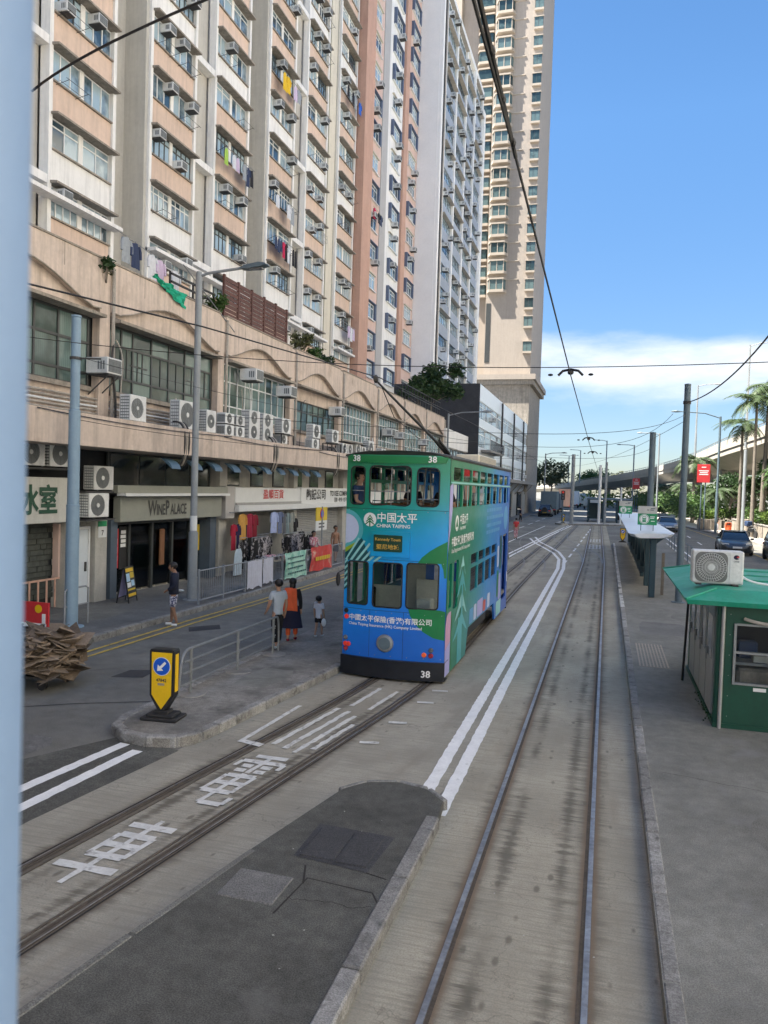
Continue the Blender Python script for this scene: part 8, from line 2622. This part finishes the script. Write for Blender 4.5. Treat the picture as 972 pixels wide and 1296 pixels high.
def laundry(label, bay_y, n, items, x0=.55, y0=.3, y1=3.7):
    z = SILL0 + n * FL + .1
    t = thing('laundry_line', label, 'laundry', (XT, bay_y, z))
    MB().tube([(XT + x0, bay_y + y0, z + .15), (XT + x0 + .1, bay_y + y1, z + .1)], .018, 5).build('pole', M['galv'], t)
    for y in (y0 + .1, y1 - .1): MB().tube([(XT, bay_y + y, z - .1), (XT + x0 + .05, bay_y + y, z + .12)], .014, 5).build('bracket', M['pipe_dark'], t)
    step = (y1 - y0) / max(1, len(items))
    for i, ch in enumerate(items):
        if ch == ' ': continue
        garment(XT + x0 + .02, bay_y + y0 + step * (i + .5), z + .06, min(.62, step * .95), rnd.uniform(.7, 1.1), M['wash_' + ch], t, 'garment', rnd.random() < .6, i)
laundry('laundry with lime, white and black clothes under the third bay window of the peach block', bays[2], 3, 'l wp gnk')
laundry('white and grey washing under a middle window of the fourth bay', bays[3], 3, 'w  wg ')
laundry('dark washing with one bright red garment on the fourth bay', bays[3], 2, 'nnnrkw kk')
laundry('washing with white and dark clothes low on the third bay near the lamp head', bays[2], -1, '   n nk', .8)
laundry('black and blue washing high on the sixth bay of the peach block', bays[5], 8, 'k kg b')
laundry('yellow garment and lilac washing at the top of the fourth bay', bays[3], 6, ' yy pg')
laundry('pale washing on the sixth bay beside the brown pilaster', bays[5], 1, '   pwp')
t = thing('laundry_line', 'red and black garments hanging on the pale pink block', 'laundry', (XT, 62, 27))
MB().tube([(XT + .5, 63, 27.3), (XT + .5, 66, 27.25)], .02, 5).build('pole', M['galv'], t)
for i, c in enumerate('r kn'):
    if c != ' ': garment(XT + .52, 63.3 + i * .65, 27.2, .55, .9, M['wash_' + c], t, 'garment', True, i)
t = thing('laundry_line', 'clothes drying on the podium roof under the first white window bay', 'laundry', (-14, 21, 9.5))
MB().tube([(-13.9, 19.2, 10.7), (-13.9, 23.2, 10.3)], .012, 5).build('line', M['galv'], t)
for i, c in enumerate('gn wp w'):
    if c != ' ': garment(-13.88, 19.8 + i * .45, 10.6 - i * .04, .42, .75, M['wash_' + c], t, 'garment', True, i)
tag(MB().tube([(-13.3, 22.0, 10.4), (-13.1, 25.2, 8.9)], .02, 6).build('pole_prop', M['galv']), 'pale prop pole leaning from the podium roof by the lamp post', 'pole')

# ---- vehicles
def car_proto(name, paint, kind='sedan'):
    t = thing(name, 'x', 'car')
    if kind == 'sedan': L_, W, H, belt = 4.75, .94, 1.43, .90
    else: L_, W, H, belt = 4.7, .93, 1.75, 1.05
    # body loft along y: front at -L/2
    st = [(-.5, .30, .55, .62), (-.485, .22, .66, .80), (-.45, .18, .74, .92), (-.36, .17, .84, 1.0), (-.2, .17, belt, 1.0), (.1, .17, belt + .03, 1.0), (.34, .18, belt + .04, .98), (.46, .22, belt, .92), (.49, .3, belt - .1, .85), (.5, .4, .7, .8)]
    mb = MB()
    P = 12
    for y, zb, zt, k in st:
        w_ = W * k
        pts = [(-w_ * .86, zb), (-w_, zb + .12), (-w_ * 1.0, (zb + zt) / 2 + .05), (-w_ * .95, zt - .06), (-w_ * .84, zt), (-w_ * .3, zt + .02), (w_ * .3, zt + .02), (w_ * .84, zt), (w_ * .95, zt - .06), (w_, (zb + zt) / 2 + .05), (w_, zb + .12), (w_ * .86, zb)]
        mb.v += [(x, y * L_, z) for x, z in pts]
    for i in range(len(st) - 1):
        for k in range(P): mb.f.append((i * P + k, i * P + (k + 1) % P, (i + 1) * P + (k + 1) % P, (i + 1) * P + k))
    mb.f += [tuple(range(P)), tuple((len(st) - 1) * P + k for k in range(P))]
    body = mb.build('body', M[paint], t, True, world=False, sharp=50)
    y0, y1, y2, y3 = ((-.22, -.05, .2, .42) if kind == 'sedan' else (-.2, -.08, .36, .46))
    gh = MB()
    rows = [(y0, belt, .86), (y1, H - .03, .66), ((y1 + y2) / 2, H, .68), (y2, H - .03, .66), (y3, belt + .03, .84)]
    for y, z, k in rows: gh.v += [(-W * k, y * L_, z), (W * k, y * L_, z)]
    fs = []
    low = [(-W * .9, belt - .02), (W * .9, belt - .02)]
    n0 = len(gh.v)
    gh.v += [(-W * .88, y0 * L_, belt - .03), (W * .88, y0 * L_, belt - .03), (W * .88, y3 * L_, belt - .0), (-W * .88, y3 * L_, belt - .0)]
    gh.f = [(0, 1, 3, 2), (2, 3, 5, 4), (4, 5, 7, 6), (6, 7, 9, 8), (0, 2, 4, 6, 8, n0 + 3, n0), (1, n0 + 1, n0 + 2, 9, 7, 5, 3)]
    gh.build('glasshouse', M['car_glass'], t, True, world=False, sharp=30)
    rf = MB()
    rr = [(y1 - .01, H - .035, .66), ((y1 + y2) / 2, H + .012, .69), (y2 + .01, H - .035, .66)]
    for y, z, k in rr: rf.v += [(-W * k, y * L_, z + .006), (W * k, y * L_, z + .006)]
    rf.f = [(0, 1, 3, 2), (2, 3, 5, 4)]
    rf.build('roof', M[paint], t, True, world=False)
    pil = MB()
    for s in (-1, 1):
        pil.tube([(s * W * .86, y0 * L_, belt), (s * W * .665, y1 * L_, H - .02), (s * W * .685, (y1 + y2) / 2 * L_, H), (s * W * .665, y2 * L_, H - .02), (s * W * .84, y3 * L_, belt + .03)], .035, 5)
        pil.tube([(s * W * .88, .06 * L_, belt), (s * W * .69, .06 * L_, H - .02)], .03, 5)
    pil.build('pillar', M[paint], t, True, world=False)
    for s in (-1, 1):
        for y in (-.31, .30):
            w_ = MB().lathe([(.03, -.09), (.28, -.09), (.325, -.06), (.325, .08), (.29, .11), (.2, .115)], (s * (W - .1), y * L_, .325), 'x', 20) if s > 0 else MB().lathe([(.03, .09), (.28, .09), (.325, .06), (.325, -.08), (.29, -.11), (.2, -.115)], (s * (W - .1), y * L_, .325), 'x', 20)
            wo = w_.build('wheel', M['rubber'], t, True, world=False)
            MB().lathe([(.01, 0), (.21, 0), (.2, .012), (.01, .02)], (s * (W + .015) - (0 if s > 0 else .0), y * L_, .325), 'x', 12).build('rim', M['galv'], wo, True, world=False)
        MB().prism([(s * W * .50, -.487 * L_), (s * W * .86, -.462 * L_), (s * W * .93, -.40 * L_), (s * W * .80, -.43 * L_)], 'z', .64, .74).build('headlight', M['sign_white'], t, world=False)
        MB().box(s * W * .55, s * W * .9, .485 * L_, .503 * L_, belt - .22, belt - .1).build('tail_light', M['red'], t, world=False)
        MB().cbox(s * (W + .02) - .1, s * (W + .02) + .1, -.19 * L_, -.165 * L_, belt + .02, belt + .14, .02).build('mirror', M[paint], t, world=False)
        MB().cbox(s * W * .88 - .04, s * W * .88 + .04, -.33 * L_ - .0, .32 * L_, .17, .21, .01).build('sill', M['black'], t, world=False)
    MB().cbox(-.55, .55, -.508 * L_, -.485 * L_, .34, .46, .01).build('grille', M['black'], t, world=False)
    MB().box(-.26, .26, -.514 * L_, -.509 * L_, .46, .57).build('number_plate', M['print_white'], t, world=False)
    MB().box(-.26, .26, .504 * L_, .508 * L_, .55, .66).build('number_plate', M['sign_yellow'], t, world=False)
    MB().box(-W * .8, W * .8, -.42 * L_, .42 * L_, .15, .2).build('underbody', M['black'], t, world=False)
    return t
def paint(name, c, metal=.5):
    m = mat(name, c, .3, .03, 3, metal=metal)
    m.node_tree.nodes['Principled BSDF'].inputs['Coat Weight'].default_value = .6
    m.node_tree.nodes['Principled BSDF'].inputs['Coat Roughness'].default_value = .05
    M[name] = m
paint('paint_grey', (.045, .055, .065)); paint('paint_black', (.02, .025, .03)); paint('paint_silver', (.22, .25, .28)); paint('paint_white', (.6, .61, .6), 0)
mm('car_glass', (.012, .018, .025), .04, 0, spec=.8)
c1 = car_proto('sedan_car', 'paint_grey'); c1['label'] = 'dark grey saloon car driving towards the viewer on the right-hand road'
c1.location = (7.75, 52.6, 0); c1.rotation_euler = (0, 0, rad(-3))
c2 = car_proto('suv_car', 'paint_black', 'suv'); c2['label'] = 'black SUV cut off by the right edge of the picture'
c2.location = (9.75, 47.5, 0)
c3 = car_proto('sedan_car.001', 'paint_silver'); c3['label'] = 'silver blue car beyond the tram shelter on the right-hand road'
c3.location = (5.75, 80.5, 0)
# parked motorcycle in the shade
mc = thing('motorcycle', 'dark parked motorcycle with a covered load at the planter wall', 'motorcycle', (12.0, 72, .12), rad(20))
for y in (-.6, .6): MB().lathe([(.2, -.05), (.3, -.05), (.3, .05), (.2, .05)], (0, y, .3), 'x', 16).build('wheel', M['rubber'], mc, world=False)
MB().cbox(-.16, .16, -.45, .5, .45, .85, .08).build('body', M['black'], mc, True, world=False)
MB().cbox(-.15, .15, -.05, .6, .86, .96, .04).build('seat', M['cloth_black'], mc, True, world=False)
MB().cbox(-.25, .25, .35, .85, .97, 1.4, .05).build('top_box', M['shirt_blue'], mc, True, world=False)
MB().tube([(-.35, -.4, 1.05), (0, -.5, .98), (.35, -.4, 1.05)], .025, 6).build('handlebar', M['galv'], mc, world=False)
MB().tube([(0, -.6, .3), (0, -.42, 1.0)], .04, 6).build('fork', M['galv'], mc, world=False)
# far vehicles on the left road
def truck(label, x, y, L_, H, W, m_box, m_cab, name='truck', cat='truck', rz=0):
    t = thing(name, label, cat, (x, y, 0), rz)
    MB().cbox(-W, W, -L_ / 2, L_ / 2 - 1.7, .75, H, .04).build('cargo_box', M[m_box], t, world=False)
    MB().cbox(-W * .95, W * .95, L_ / 2 - 1.65, L_ / 2, .55, H * .8, .12).build('cab', M[m_cab], t, world=False)
    MB().box(-W * .8, W * .8, L_ / 2 - .2, L_ / 2 + .01, H * .5, H * .74).build('windscreen', M['car_glass'], t, world=False)
    MB().box(-W * .9, W * .9, -L_ / 2 - .02, -L_ / 2 + .1, .5, .72).build('rear_bumper', M['black'], t, world=False)
    for s in (-1, 1):
        MB().box(s * W * .6, s * W * .9, -L_ / 2 - .04, -L_ / 2 - .021, .74, .9).build('tail_light', M['red'], t, world=False)
        for yy in (-L_ / 2 + 1.0, L_ / 2 - 1.0): MB().lathe([(.1, -.12), (.42, -.12), (.42, .12), (.1, .12)], (s * W * .85, yy, .42), 'x', 14).build('wheel', M['rubber'], t, world=False)
    return t
truck('tall dark lorry stopped at the far left kerb', -8.6, 124, 8, 3.6, 1.2, 'pole_dark', 'black')
truck('dark green lorry beyond the tall dark one', -8.9, 139, 8, 3.3, 1.15, 'slate_blue', 'black')
truck('lorry with an orange brown box further down the left road', -8.0, 160, 8, 4.2, 1.25, 'pilaster_brown', 'paint_white')
truck('white lorry far down the left road', -7.6, 186, 8, 3.9, 1.25, 'roof_white', 'paint_white')
truck('white van waiting on the far side of the junction', -3.4, 172, 5.6, 2.6, 1.0, 'paint_white', 'paint_white', 'van', 'van', rad(15))
truck('white minibus further along near the viaduct foot', -5.6, 205, 7, 3.4, 1.15, 'roof_white', 'paint_white', 'minibus', 'bus')
jp = car_proto('jeep_car', 'paint_black', 'suv'); jp['label'] = 'small dark jeep seen from behind in front of the lorries'
jp.location = (-8.35, 112, 0); jp.rotation_euler = (0, 0, PI)
sw = MB().lathe([(.2, -.1), (.36, -.1), (.36, .1), (.2, .1)], (0, 2.42, 1.0), 'y', 14).build('spare_wheel', M['rubber'], jp, world=False)

# ================================================================== WINDOW POST OF THE CAMERA'S OWN TRAM
wp = thing('window_post', 'pale blue window post blurred along the left edge of the picture', 'window frame', (-.3, .3, 2.6))
a_, b_ = Vector((-.2617, .2961, 3.716)), Vector((-.2512, .2835, 3.251))
ax_ = (a_ - b_).normalized()
rt_ = Vector((.96, .279, 0)); rt_ = (rt_ - ax_ * rt_.dot(ax_)).normalized()
fw_ = ax_.cross(rt_) * -1
sec = []
for u, v, a0 in ((-.012, .012, 90), (-.012, .068, 0)): pass
prof = [(-.13, 0), (-.016, 0), (-.009, .002), (-.003, .008), (0, .016), (0, .05), (-.003, .058), (-.009, .063), (-.016, .065), (-.05, .065), (-.055, .072), (-.13, .072)]
wv = MB()
for e in (a_ + ax_ * .5, b_ - ax_ * .6):
    wv.v += [tuple(e + rt_ * u + fw_ * (v - .02)) for u, v in prof]
n = len(prof)
wv.f = [(i, (i + 1) % n, n + (i + 1) % n, n + i) for i in range(n)] + [tuple(range(n)), tuple(range(n, 2 * n))]
wv.build('post', M['post_blue'], wp, True, sharp=60)
ws = MB()
ws.v = []
for e in (a_ + ax_ * .5, b_ - ax_ * .6):
    ws.v += [tuple(e + rt_ * u + fw_ * v) for u, v in ((-.125, .055), (-.062, .055), (-.062, .06), (-.125, .06))]
ws.f = [(i, (i + 1) % 4, 4 + (i + 1) % 4, 4 + i) for i in range(4)] + [(0, 1, 2, 3), (4, 5, 6, 7)]
ws.build('window_seal', M['rubber'], wp)
flush_texts()
flush_skins()
